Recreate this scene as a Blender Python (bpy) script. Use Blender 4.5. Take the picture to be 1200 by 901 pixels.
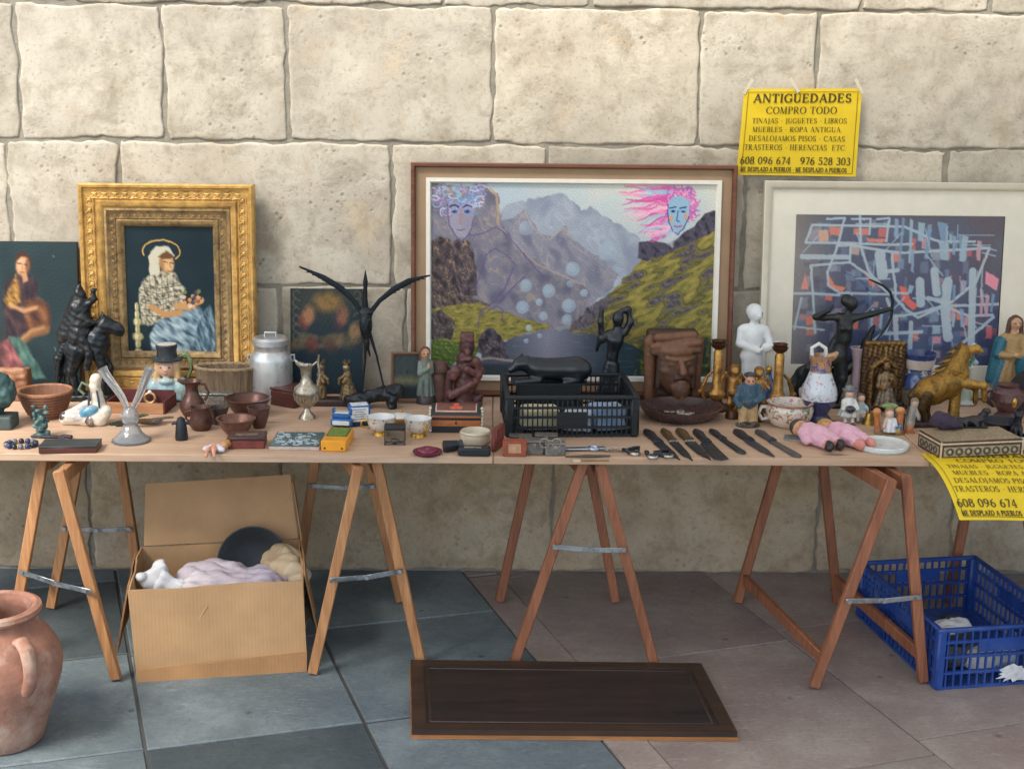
import bpy, bmesh, math, random
import numpy as np
from mathutils import Vector, Matrix, noise as mnoise
random.seed(7); RNG = np.random.RandomState(11)
for o in list(bpy.data.objects): bpy.data.objects.remove(o)
SC = bpy.context.scene
COL = SC.collection
# ------------------------------------------------------------------ camera
FPX = 1650.0            # focal length in units of a 1200-wide picture
CAMH, WALL, TZ = 2.00, 5.25, 0.74
PITCH, YAW, ROLL = math.radians(13.3), math.radians(-1.0), math.radians(0.65)
CR = Matrix.Rotation(YAW, 3, 'Z') @ Matrix.Rotation(math.pi/2 - PITCH, 3, 'X') @ Matrix.Rotation(ROLL, 3, 'Z')
cam = bpy.data.cameras.new('camera'); cam.sensor_fit = 'HORIZONTAL'; cam.sensor_width = 36
cam.lens = FPX/1200*36; cam.clip_start = .05; cam.clip_end = 500
co = bpy.data.objects.new('camera', cam); COL.objects.link(co)
co.matrix_world = Matrix.Translation((0, 0, CAMH)) @ CR.to_4x4()
SC.camera = co
# ------------------------------------------------------------------ light
SUN_EL, SUN_AZ = math.radians(50), math.radians(-38)      # azimuth: from behind the camera, towards the left
sdir = Vector((math.sin(SUN_AZ)*math.cos(SUN_EL), -math.cos(SUN_AZ)*math.cos(SUN_EL), math.sin(SUN_EL)))  # towards the sun
W = bpy.data.worlds.new('World'); SC.world = W; W.use_nodes = True
nt = W.node_tree; nt.nodes.clear()
sky = nt.nodes.new('ShaderNodeTexSky'); sky.sky_type = 'NISHITA'; sky.sun_disc = False
sky.sun_elevation = SUN_EL; sky.sun_rotation = math.atan2(sdir.x, sdir.y); sky.dust_density = 2.0
bg = nt.nodes.new('ShaderNodeBackground'); bg.inputs[1].default_value = 0.15
wo = nt.nodes.new('ShaderNodeOutputWorld'); nt.links.new(sky.outputs[0], bg.inputs[0]); nt.links.new(bg.outputs[0], wo.inputs[0])
sl = bpy.data.lights.new('sun', 'SUN'); sl.energy = 2.5; sl.angle = math.radians(24); sl.color = (1, .94, .85)
so = bpy.data.objects.new('sun', sl); COL.objects.link(so); so.rotation_euler = sdir.to_track_quat('Z', 'Y').to_euler(); so.location = sdir*20
SC.view_settings.view_transform = 'Standard'; SC.view_settings.look = 'None'
SC.view_settings.gamma = 1; SC.view_settings.exposure = 0.98; SC.view_settings.use_curve_mapping = False
SC.cycles.max_bounces = 7; SC.cycles.diffuse_bounces = 3; SC.cycles.glossy_bounces = 3; SC.cycles.transmission_bounces = 6; SC.cycles.transparent_max_bounces = 6
# ------------------------------------------------------------------ pixel helpers (rays from the solved camera to real planes)
def ray(px, py): return CR @ Vector(((px-600)/FPX, -(py-450.5)/FPX, -1))
def on_z(px, py, z=0.0):
    d = ray(px, py); t = (z-CAMH)/d.z; return Vector((d.x*t, d.y*t, z))
def on_y(px, py, y):
    d = ray(px, py); t = y/d.y; return Vector((d.x*t, y, CAMH+d.z*t))
def mpp(p): return (CR.transposed() @ (Vector(p)-Vector((0, 0, CAMH)))).z*-1/FPX
# ------------------------------------------------------------------ materials
def lin(c):
    c = np.asarray(c, float)/255.0
    return np.where(c <= .04045, c/12.92, ((c+.055)/1.055)**2.4)
MATS = {}
def _new(name):
    m = bpy.data.materials.new(name); m.use_nodes = True; n = m.node_tree.nodes; l = m.node_tree.links
    b = n['Principled BSDF']; return m, n, l, b
def _coord(n, l, scale, rnd=False):
    tc = n.new('ShaderNodeTexCoord'); mp = n.new('ShaderNodeMapping'); mp.inputs['Scale'].default_value = scale
    l.new(tc.outputs['Object'], mp.inputs['Vector'])
    if rnd:
        oi = n.new('ShaderNodeObjectInfo'); mu = n.new('ShaderNodeVectorMath'); mu.operation = 'SCALE'; mu.inputs[0].default_value = (37, 51, 23)
        l.new(oi.outputs['Random'], mu.inputs['Scale']); l.new(mu.outputs[0], mp.inputs['Location'])
    return mp.outputs[0]
def _noise(n, l, co_, scale, detail=6, rough=.6, dist=0):
    t = n.new('ShaderNodeTexNoise'); t.inputs['Scale'].default_value = scale; t.inputs['Detail'].default_value = detail
    t.inputs['Roughness'].default_value = rough; t.inputs['Distortion'].default_value = dist
    l.new(co_, t.inputs['Vector']); return t.outputs['Fac']
def _ramp(n, l, fac, stops):
    r = n.new('ShaderNodeValToRGB'); e = r.color_ramp.elements
    while len(e) < len(stops): e.new(.5)
    for i, (p, c) in enumerate(stops):
        e[i].position = p; e[i].color = (*c, 1) if len(c) == 3 else c
    l.new(fac, r.inputs[0]); return r.outputs[0]
def _mix(n, l, fac, a, b, mode='MIX'):
    m = n.new('ShaderNodeMix'); m.data_type = 'RGBA'; m.blend_type = mode
    for s, v in ((m.inputs[0], fac), (m.inputs[6], a), (m.inputs[7], b)):
        if hasattr(v, 'is_linked') or hasattr(v, 'links'): l.new(v, s)
        elif isinstance(v, (int, float)): s.default_value = v
        else: s.default_value = (*v, 1)
    return m.outputs[2]
def _bump(n, l, h, strength, dist, b, prev=None):
    bp = n.new('ShaderNodeBump'); bp.inputs['Strength'].default_value = strength; bp.inputs['Distance'].default_value = dist
    l.new(h, bp.inputs['Height'])
    if prev is not None: l.new(prev, bp.inputs['Normal'])
    l.new(bp.outputs[0], b.inputs['Normal']); return bp.outputs[0]
def mat(rgb, rough=.6, metal=0.0, var=.25, sc=45.0, bump=.15, stretch=(1, 1, 1), dirt=None, spec=.5, coat=0.0, bdist=.002, bsc=None):
    """general procedural material: base colour with noise variation, optional dirt colour, bump and gloss wear"""
    key = ('m', tuple(rgb), rough, metal, var, sc, bump, stretch, dirt, spec, coat, bdist, bsc)
    if key in MATS: return MATS[key]
    m, n, l, b = _new('surface_%d' % len(MATS)); c = lin(rgb)
    v = _coord(n, l, stretch, True); f = _noise(n, l, v, sc)
    lo, hi = c*(1-var), np.minimum(c*(1+var), 1)
    colr = _ramp(n, l, f, [(.3, lo), (.7, hi)])
    if dirt is not None:
        f2 = _noise(n, l, v, sc*.35, 8, .7)
        k = _ramp(n, l, f2, [(.48, (0, 0, 0)), (.66, (.8, .8, .8))])
        colr = _mix(n, l, k, colr, lin(dirt))
    l.new(colr, b.inputs['Base Color'])
    fr = _noise(n, l, v, sc*1.7, 4)
    rr = _ramp(n, l, fr, [(.3, (max(rough-.1, .02),)*3), (.7, (min(rough+.12, 1),)*3)])
    l.new(rr, b.inputs['Roughness'])
    b.inputs['Metallic'].default_value = metal; b.inputs['Specular IOR Level'].default_value = spec
    b.inputs['Coat Weight'].default_value = coat; b.inputs['Coat Roughness'].default_value = .12
    if bump: _bump(n, l, _noise(n, l, v, bsc or sc*2.2, 5), bump, bdist, b)
    MATS[key] = m; return m
def vmat(rough=.5, metal=0.0, var=.18, sc=90.0, bump=.2, coat=0.0, spec=.5, bdist=.002, dirt=None):
    """painted surface: colour comes from the mesh's own paint attribute, broken by noise"""
    key = ('v', rough, metal, var, sc, bump, coat, spec, bdist, dirt)
    if key in MATS: return MATS[key]
    m, n, l, b = _new('painted_%d' % len(MATS))
    a = n.new('ShaderNodeAttribute'); a.attribute_name = 'paint'
    v = _coord(n, l, (1, 1, 1), True); f = _noise(n, l, v, sc)
    k = _ramp(n, l, f, [(.3, (1-var,)*3), (.7, (1,)*3)])
    colr = _mix(n, l, 1.0, a.outputs['Color'], k, 'MULTIPLY')
    if dirt is not None:
        k2 = _ramp(n, l, _noise(n, l, v, sc*.5, 8, .7), [(.5, (0, 0, 0)), (.66, (.85,)*3)])
        colr = _mix(n, l, k2, colr, lin(dirt))
    l.new(colr, b.inputs['Base Color'])
    b.inputs['Roughness'].default_value = rough; b.inputs['Metallic'].default_value = metal
    b.inputs['Coat Weight'].default_value = coat; b.inputs['Coat Roughness'].default_value = .1; b.inputs['Specular IOR Level'].default_value = spec
    if bump: _bump(n, l, _noise(n, l, v, sc*2, 4), bump, bdist, b)
    MATS[key] = m; return m
def wood(rgb, dark, axis='x', sc=14.0, rough=.6, bump=.15, rings=9.0, coat=0.0):
    key = ('w', tuple(rgb), tuple(dark), axis, sc, rough, coat)
    if key in MATS: return MATS[key]
    m, n, l, b = _new('wood_%d' % len(MATS))
    st = {'x': (.06, 1, 1), 'y': (1, .06, 1), 'z': (1, 1, .06)}[axis]
    v = _coord(n, l, st, True)
    f = _noise(n, l, v, sc*2.2, 7, .62, .6); f2 = _noise(n, l, v, sc*9, 4, .6); v3 = _coord(n, l, (1, 1, 1), True); f3 = _noise(n, l, v3, 5.0, 5)
    c1 = _ramp(n, l, f, [(.28, lin(dark)), (.5, (lin(rgb)+lin(dark))*.55), (.72, lin(rgb))])
    c2 = _mix(n, l, _ramp(n, l, f2, [(.35, (.55,)*3), (.6, (0,)*3)]), c1, lin(dark))
    vk = _coord(n, l, {'x': (.35, 1, 1), 'y': (1, .35, 1), 'z': (1, 1, .35)}[axis], True); vo = n.new('ShaderNodeTexVoronoi'); vo.inputs['Scale'].default_value = 7; l.new(vk, vo.inputs['Vector'])
    c2 = _mix(n, l, _ramp(n, l, vo.outputs['Distance'], [(.05, (.85,)*3), (.14, (0,)*3)]), c2, lin(dark)*.35)
    c3 = _mix(n, l, _ramp(n, l, f3, [(.45, (0,)*3), (.75, (.45,)*3)]), c2, lin(dark)*.8)
    l.new(c3, b.inputs['Base Color']); b.inputs['Roughness'].default_value = rough
    b.inputs['Coat Weight'].default_value = coat
    _bump(n, l, f2, bump, .001, b); MATS[key] = m; return m
def floral(base, cols, sc=70.0, amount=.42, rough=.2, coat=.6):
    """glazed ceramic printed with small coloured sprigs"""
    key = ('f', tuple(base), str(cols), sc, amount)
    if key in MATS: return MATS[key]
    m, n, l, b = _new('glazed_%d' % len(MATS)); v = _coord(n, l, (1, 1, 1), True)
    out = _mix(n, l, _ramp(n, l, _noise(n, l, v, 30), [(.4, (0,)*3), (.7, (.25,)*3)]), lin(base), lin(base)*.75)
    for i, c in enumerate(cols):
        mp = n.new('ShaderNodeMapping'); l.new(v, mp.inputs[0]); mp.inputs['Location'].default_value = (i*3.1, i*1.7, i*2.3)
        f = _noise(n, l, mp.outputs[0], sc*(1+.25*i), 3, .5, 1.2)
        out = _mix(n, l, _ramp(n, l, f, [(1-amount, (0,)*3), (1-amount+.05, (.9,)*3)]), out, lin(c))
    l.new(out, b.inputs['Base Color']); b.inputs['Roughness'].default_value = rough; b.inputs['Coat Weight'].default_value = coat
    MATS[key] = m; return m
def glass(rgb=(235, 240, 240), rough=.03, trans=1.0):
    key = ('g', tuple(rgb), rough, trans)
    if key in MATS: return MATS[key]
    m, n, l, b = _new('glass_%d' % len(MATS))
    b.inputs['Base Color'].default_value = (*lin(rgb), 1); b.inputs['Roughness'].default_value = rough
    b.inputs['Transmission Weight'].default_value = trans; b.inputs['IOR'].default_value = 1.48
    v = _coord(n, l, (1, 1, 1)); _bump(n, l, _noise(n, l, v, 120, 3), .35, .002, b); MATS[key] = m; return m
# ------------------------------------------------------------------ mesh collecting
class MB:
    def __init__(s): s.v = []; s.f = []
    def add(s, vs, fs):
        k = len(s.v); s.v += [tuple(p) for p in vs]; s.f += [tuple(i+k for i in f) for f in fs]; return s
    def box(s, c, d, rz=0.0, R=None, bev=0.0):
        hx, hy, hz = d[0]/2, d[1]/2, d[2]/2; M = R or Matrix.Rotation(rz, 3, 'Z'); c = Vector(c); b = min(bev, hx*.9, hy*.9, hz*.9)
        if b <= 0:
            vs = [c+M@Vector((x, y, z)) for z in (-hz, hz) for x, y in ((-hx, -hy), (hx, -hy), (hx, hy), (-hx, hy))]
            return s.add(vs, [(3, 2, 1, 0), (4, 5, 6, 7), (0, 1, 5, 4), (1, 2, 6, 5), (2, 3, 7, 6), (3, 0, 4, 7)])
        idx = {}; vs = []
        for sx in (-1, 1):
            for sy in (-1, 1):
                for sz in (-1, 1):
                    for a in range(3):
                        p = [sx*(hx-b), sy*(hy-b), sz*(hz-b)]; p[a] += (sx, sy, sz)[a]*b
                        idx[(sx, sy, sz, a)] = len(vs); vs.append(c+M@Vector(p))
        fs = []
        for a in range(3):
            o1, o2 = [(1, 2), (2, 0), (0, 1)][a]
            for sg in (-1, 1):
                q = []
                for u, w in ((-1, -1), (1, -1), (1, 1), (-1, 1)):
                    k = [0, 0, 0]; k[a] = sg; k[o1] = u; k[o2] = w; q.append(idx[(*k, a)])
                fs.append(tuple(q if sg > 0 else q[::-1]))
        for a in range(3):                                         # edges parallel to axis a
            o1, o2 = [(1, 2), (2, 0), (0, 1)][a]
            for u in (-1, 1):
                for w in (-1, 1):
                    k = [0, 0, 0]; k[o1] = u; k[o2] = w; k2 = list(k); k[a] = -1; k2[a] = 1
                    q = [idx[(*k, o1)], idx[(*k2, o1)], idx[(*k2, o2)], idx[(*k, o2)]]
                    fs.append(tuple(q if u*w < 0 else q[::-1]))
        for sx in (-1, 1):
            for sy in (-1, 1):
                for sz in (-1, 1):
                    q = [idx[(sx, sy, sz, a)] for a in range(3)]
                    fs.append(tuple(q if sx*sy*sz > 0 else q[::-1]))
        return s.add(vs, fs)
    def lathe(s, prof, c=(0, 0, 0), n=28, sx=1.0, sy=1.0, fold=None, cap0=True, cap1=True):
        c = Vector(c); vs = []; fs = []
        for (r, z) in prof:
            for i in range(n):
                a = 2*math.pi*i/n; k = 1.0 if not fold else 1+fold[1]*math.cos(fold[0]*a)
                vs.append((c.x+r*k*sx*math.cos(a), c.y+r*k*sy*math.sin(a), c.z+z))
        for j in range(len(prof)-1):
            for i in range(n):
                k = (i+1) % n; fs.append((j*n+i, j*n+k, (j+1)*n+k, (j+1)*n+i))
        if prof[0] == prof[-1]: cap0 = cap1 = False
        if cap0 and prof[0][0] > 1e-6: fs.append(tuple(range(n-1, -1, -1)))
        if cap1 and prof[-1][0] > 1e-6: fs.append(tuple((len(prof)-1)*n+i for i in range(n)))
        return s.add(vs, fs)
    def tube(s, pts, r, n=8, flat=1.0, up=None):
        pts = [Vector(p) for p in pts]; rs = r if isinstance(r, (list, tuple)) else [r]*len(pts)
        vs = []; fs = []; prev = None
        for i, p in enumerate(pts):
            t = (pts[min(i+1, len(pts)-1)]-pts[max(i-1, 0)]).normalized()
            if prev is None:
                ref = Vector(up) if up else (Vector((0, 0, 1)) if abs(t.z) < .9 else Vector((0, 1, 0)))
                a = t.cross(ref).normalized()
            else: a = (prev-t*prev.dot(t)).normalized()
            prev = a; b = t.cross(a)
            for k in range(n):
                th = 2*math.pi*k/n; vs.append(p+(a*math.cos(th)*flat+b*math.sin(th))*rs[i])
        for i in range(len(pts)-1):
            for k in range(n):
                q = (k+1) % n; fs.append((i*n+q, i*n+k, (i+1)*n+k, (i+1)*n+q))
        fs.append(tuple(range(n))); fs.append(tuple((len(pts)-1)*n+k for k in range(n-1, -1, -1)))
        return s.add(vs, fs)
    def beam(s, a, b, w, h, up=(0, 0, 1), bev=0.0):
        a = Vector(a); b = Vector(b); t = (b-a); L = t.length; t.normalize(); u = Vector(up)
        x = t.cross(u).normalized(); y = x.cross(t); M = Matrix((x, t, y)).transposed()
        return s.box((a+b)/2, (w, L, h), R=M, bev=bev)
    def prism(s, poly, y0, y1, M=None, o=(0, 0, 0)):
        """outline in x,z extruded along y"""
        n = len(poly); o = Vector(o); vs = [(x, y0, z) for x, z in poly]+[(x, y1, z) for x, z in poly]
        vs = [o+((M @ Vector(p)) if M else Vector(p)) for p in vs]
        fs = [tuple(range(n)), tuple(range(2*n-1, n-1, -1))]+[(i, i+n, (i+1) % n+n, (i+1) % n) for i in range(n)]
        return s.add(vs, fs)
    def ball(s, c, r, n=10, m=7):
        r3 = r if isinstance(r, (list, tuple)) else (r, r, r); vs = []; fs = []; c = Vector(c)
        for j in range(1, m):
            ph = math.pi*j/m-math.pi/2
            for i in range(n):
                a = 2*math.pi*i/n; vs.append((c.x+r3[0]*math.cos(ph)*math.cos(a), c.y+r3[1]*math.cos(ph)*math.sin(a), c.z+r3[2]*math.sin(ph)))
        vs += [(c.x, c.y, c.z-r3[2]), (c.x, c.y, c.z+r3[2])]; L = len(vs)
        for j in range(m-2):
            for i in range(n):
                k = (i+1) % n; fs.append((j*n+i, j*n+k, (j+1)*n+k, (j+1)*n+i))
        for i in range(n):
            k = (i+1) % n; fs.append((k, i, L-2)); fs.append(((m-2)*n+i, (m-2)*n+k, L-1))
        return s.add(vs, fs)
    def torus(s, c, R, r, n=20, m=6, axis='z', arc=(0, 2*math.pi)):
        full = abs(arc[1]-arc[0]-2*math.pi) < 1e-6; pts = []
        for i in range(n+1):
            a = arc[0]+(arc[1]-arc[0])*i/n; x, y = R*math.cos(a), R*math.sin(a)
            pts.append(Vector(c)+{'z': Vector((x, y, 0)), 'y': Vector((x, 0, y)), 'x': Vector((0, x, y))}[axis])
        return s.tube(pts, r, m)
    def mesh(s, name, smooth=True, k=1.0, fix=True):
        me = bpy.data.meshes.new(name); me.from_pydata([(x*k, y*k, z*k) for x, y, z in s.v], [], s.f)
        if fix:
            bm = bmesh.new(); bm.from_mesh(me); bmesh.ops.recalc_face_normals(bm, faces=bm.faces); bm.to_mesh(me); bm.free()
        if smooth:
            me.polygons.foreach_set('use_smooth', [True]*len(me.polygons))
            try: me.set_sharp_from_angle(angle=math.radians(38))
            except Exception: pass
        return me
def link(name, me, material=None, parent=None, loc=None):
    o = bpy.data.objects.new(name, me); COL.objects.link(o)
    if material is not None and me is not None:
        if not me.materials: me.materials.append(material)
    if parent is not None: o.parent = parent
    if loc is not None: o.location = loc
    return o
def tag(o, label=None, cat=None, group=None, kind=None):
    for k, v in (('label', label), ('category', cat), ('group', group), ('kind', kind)):
        if v: o[k] = v
    return o
def empty(name, loc=(0, 0, 0), rz=0.0):
    o = bpy.data.objects.new(name, None); COL.objects.link(o); o.location = loc; o.rotation_euler = (0, 0, rz); o.empty_display_size = .05; return o
class Thing:
    """an Empty at the thing's base; parts are given in picture-pixel units and scaled to metres at that distance"""
    def __init__(s, name, label, cat, px, py, group=None, z=TZ, rz=0.0, loc=None, k=1.0, hd=0.0, ht=0.0):
        """hd: half depth, ht: height (pixels): keeps the thing clear of the pictures leaning on the wall behind it"""
        p = Vector(loc) if loc is not None else on_z(px, py, z)
        if hd:
            lim = WALL-.152-hd*mpp(p)
            if p.y > lim:
                d0 = py
                while p.y > lim and py < d0+40: py += .5; p = on_z(px, py, z)
                k *= (ht+py-d0)/ht
        s.m = mpp(p)*k; s.root = empty(name, p, math.radians(rz)); tag(s.root, label, cat, group)
    def part(s, name, mb, material, parent=None, smooth=True, label=None):
        o = link(name, mb.mesh(name, smooth, s.m) if isinstance(mb, MB) else mb, material, parent or s.root)
        if label: o['label'] = label
        return o
    def fig(s, name, prims, material, cell=1.0, k=2.0, parent=None, amp=0.0, freq=.5, label=None):
        me = sdf_mesh(name, prims, cell, k, s.m, amp, freq); o = link(name, me, material, parent or s.root)
        if label: o['label'] = label
        return o
# ------------------------------------------------------------------ sculpting: smooth union of tapered limbs, meshed by surface nets
def cap(a, b, r0, r1=None, col=(128, 128, 128)): return ('c', np.array(a, float), np.array(b, float), r0, r0 if r1 is None else r1, col)
def ell(c, r, col=(128, 128, 128), ry=0.0, rx=0.0, rz=0.0):
    M = np.array(Matrix.Rotation(math.radians(rz), 3, 'Z') @ Matrix.Rotation(math.radians(ry), 3, 'Y') @ Matrix.Rotation(math.radians(rx), 3, 'X'))
    return ('e', np.array(c, float), np.array(r if hasattr(r, '__len__') else (r, r, r), float), M, col)
def gown(a, b, r0, r1, col=(128, 128, 128), n=9, amp=.12, sy=.8): return ('g', np.array(a, float), np.array(b, float), r0, r1, n, amp, sy, col)
def bx(c, h, col=(128, 128, 128), r=1.0, rz=0.0, ry=0.0):
    M = np.array(Matrix.Rotation(math.radians(rz), 3, 'Z') @ Matrix.Rotation(math.radians(ry), 3, 'Y'))
    return ('b', np.array(c, float), np.array(h, float), r, M, col)
def _bounds(p):
    if p[0] in 'cg':
        r = max(p[3], p[4])*(1.3 if p[0] == 'g' else 1); return np.minimum(p[1], p[2])-r, np.maximum(p[1], p[2])+r
    if p[0] == 'e': r = p[2].max(); return p[1]-r, p[1]+r
    r = np.linalg.norm(p[2])+p[3]; return p[1]-r, p[1]+r
def _dist(p, P):
    if p[0] == 'c':
        ab = p[2]-p[1]; t = np.clip(((P-p[1])@ab)/max(ab@ab, 1e-9), 0, 1)
        return np.linalg.norm(P-p[1]-t[..., None]*ab, axis=-1)-(p[3]+(p[4]-p[3])*t)
    if p[0] == 'e':
        q = (P-p[1])@p[3]; k0 = np.linalg.norm(q/p[2], axis=-1); k1 = np.linalg.norm(q/p[2]**2, axis=-1)
        return k0*(k0-1)/np.maximum(k1, 1e-6)
    if p[0] == 'g':
        ab = p[2]-p[1]; t0 = ((P-p[1])@ab)/max(ab@ab, 1e-9); t = np.clip(t0, 0, 1); q = P-p[1]-t[..., None]*ab
        th = np.arctan2(q[..., 1]/p[7], q[..., 0]); R = (p[3]+(p[4]-p[3])*t)*(1+p[6]*np.sin(p[5]*th+3*t)*t)
        d = np.sqrt(q[..., 0]**2+(q[..., 1]/p[7])**2)-R
        return np.maximum(d*.85, np.abs(t0-.5)*np.linalg.norm(ab)-np.linalg.norm(ab)/2)
    q = np.abs((P-p[1])@p[4])-p[2]; return np.linalg.norm(np.maximum(q, 0), axis=-1)+np.minimum(q.max(-1), 0)-p[3]
def sdf_mesh(name, prims, cell=1.0, k=2.0, scale=1.0, amp=0.0, freq=.5):
    lo = np.min([_bounds(p)[0] for p in prims], 0)-3*cell-k; hi = np.max([_bounds(p)[1] for p in prims], 0)+3*cell+k
    n = np.ceil((hi-lo)/cell).astype(int)+1
    ax = [lo[i]+cell*np.arange(n[i]) for i in range(3)]
    fld = np.full(n, 4*cell+k+2.0)
    for p in prims:
        b0, b1 = _bounds(p); i0 = np.maximum(((b0-lo-k-3*cell)/cell).astype(int), 0); i1 = np.minimum(np.ceil((b1-lo+k+3*cell)/cell).astype(int)+1, n)
        sl_ = tuple(slice(a, b) for a, b in zip(i0, i1))
        P = np.stack(np.meshgrid(ax[0][sl_[0]], ax[1][sl_[1]], ax[2][sl_[2]], indexing='ij'), -1)
        d = _dist(p, P); f = fld[sl_]
        h = np.maximum(k-np.abs(f-d), 0)/max(k, 1e-6); fld[sl_] = np.minimum(f, d)-h*h*k*.25
    if amp:
        X, Y, Z = np.meshgrid(*ax, indexing='ij', copy=False)
        fld = fld+amp*(np.sin(freq*(X+.6*Z)+1.3*np.sin(freq*.7*Y))*np.sin(freq*(1.1*Z-.4*X)+.5)+.5*np.sin(freq*2.1*(Y+X*.5))*np.sin(freq*2.3*Z))
    s = fld < 0
    c0 = s[:-1, :-1, :-1]; cnt = np.zeros(c0.shape, int); acc = np.zeros(c0.shape+(3,))
    cor = lambda a, o: a[o[0]:o[0]+c0.shape[0], o[1]:o[1]+c0.shape[1], o[2]:o[2]+c0.shape[2]]
    for axx in range(3):
        o1, o2 = [(1, 2), (0, 2), (0, 1)][axx]
        for u in (0, 1):
            for w in (0, 1):
                a = [0, 0, 0]; a[o1] = u; a[o2] = w; b = list(a); b[axx] = 1
                fa, fb = cor(fld, a), cor(fld, b); x = (fa < 0) != (fb < 0)
                t = np.where(x, fa/np.where(x, fa-fb, 1), 0)
                cnt += x; acc[..., axx] += np.where(x, t, 0); acc[..., o1] += x*u; acc[..., o2] += x*w
    act = cnt > 0; idx = -np.ones(c0.shape, int); idx[act] = np.arange(act.sum())
    ijk = np.argwhere(act); V = lo+cell*(ijk+acc[act]/cnt[act][:, None])
    quads = []
    for axx in range(3):
        o1, o2 = [(1, 2), (2, 0), (0, 1)][axx]
        a = [slice(None)]*3; b = [slice(None)]*3; a[axx] = slice(0, -1); b[axx] = slice(1, None)
        x = s[tuple(a)] != s[tuple(b)]; E = np.argwhere(x); inside = s[tuple(a)][x]
        ok = (E[:, o1] > 0) & (E[:, o2] > 0) & (E[:, o1] < n[o1]-1) & (E[:, o2] < n[o2]-1); E = E[ok]; inside = inside[ok]
        q = []
        for u, w in ((-1, -1), (0, -1), (0, 0), (-1, 0)):
            e = E.copy(); e[:, o1] += u; e[:, o2] += w; q.append(idx[e[:, 0], e[:, 1], e[:, 2]])
        q = np.stack(q, 1); q[~inside] = q[~inside][:, ::-1]; quads.append(q)
    Q = np.concatenate(quads)
    for _ in range(2):                                             # relax the net so no cell steps show
        acc_ = np.zeros_like(V); c_ = np.zeros(len(V))
        for i in range(4):
            for j in (1, 3): np.add.at(acc_, Q[:, i], V[Q[:, (i+j) % 4]]); np.add.at(c_, Q[:, i], 1)
        V = V*.45+acc_/np.maximum(c_, 1)[:, None]*.55
    best = np.full(len(V), 1e9); colr = np.zeros((len(V), 4)); colr[:, 3] = 1
    for p in prims:
        d = _dist(p, V); w = d < best; best[w] = d[w]; colr[w, :3] = lin(p[-1])
    return raw_mesh(name, V*scale, Q, colr)
def raw_mesh(name, V, Q, colr=None, smooth=True):
    me = bpy.data.meshes.new(name); nv, nq = len(V), len(Q); w = Q.shape[1]
    me.vertices.add(nv); me.vertices.foreach_set('co', np.ascontiguousarray(V, np.float32).ravel())
    me.loops.add(nq*w); me.loops.foreach_set('vertex_index', np.ascontiguousarray(Q, np.int32).ravel())
    me.polygons.add(nq); me.polygons.foreach_set('loop_start', np.arange(nq, dtype=np.int32)*w)
    if smooth: me.polygons.foreach_set('use_smooth', np.ones(nq, bool))
    me.update(calc_edges=True); me.validate()
    if colr is not None and len(me.vertices) == nv:
        at = me.color_attributes.new('paint', 'FLOAT_COLOR', 'POINT'); at.data.foreach_set('color', np.ascontiguousarray(colr, np.float32).ravel())
    return me
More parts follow.
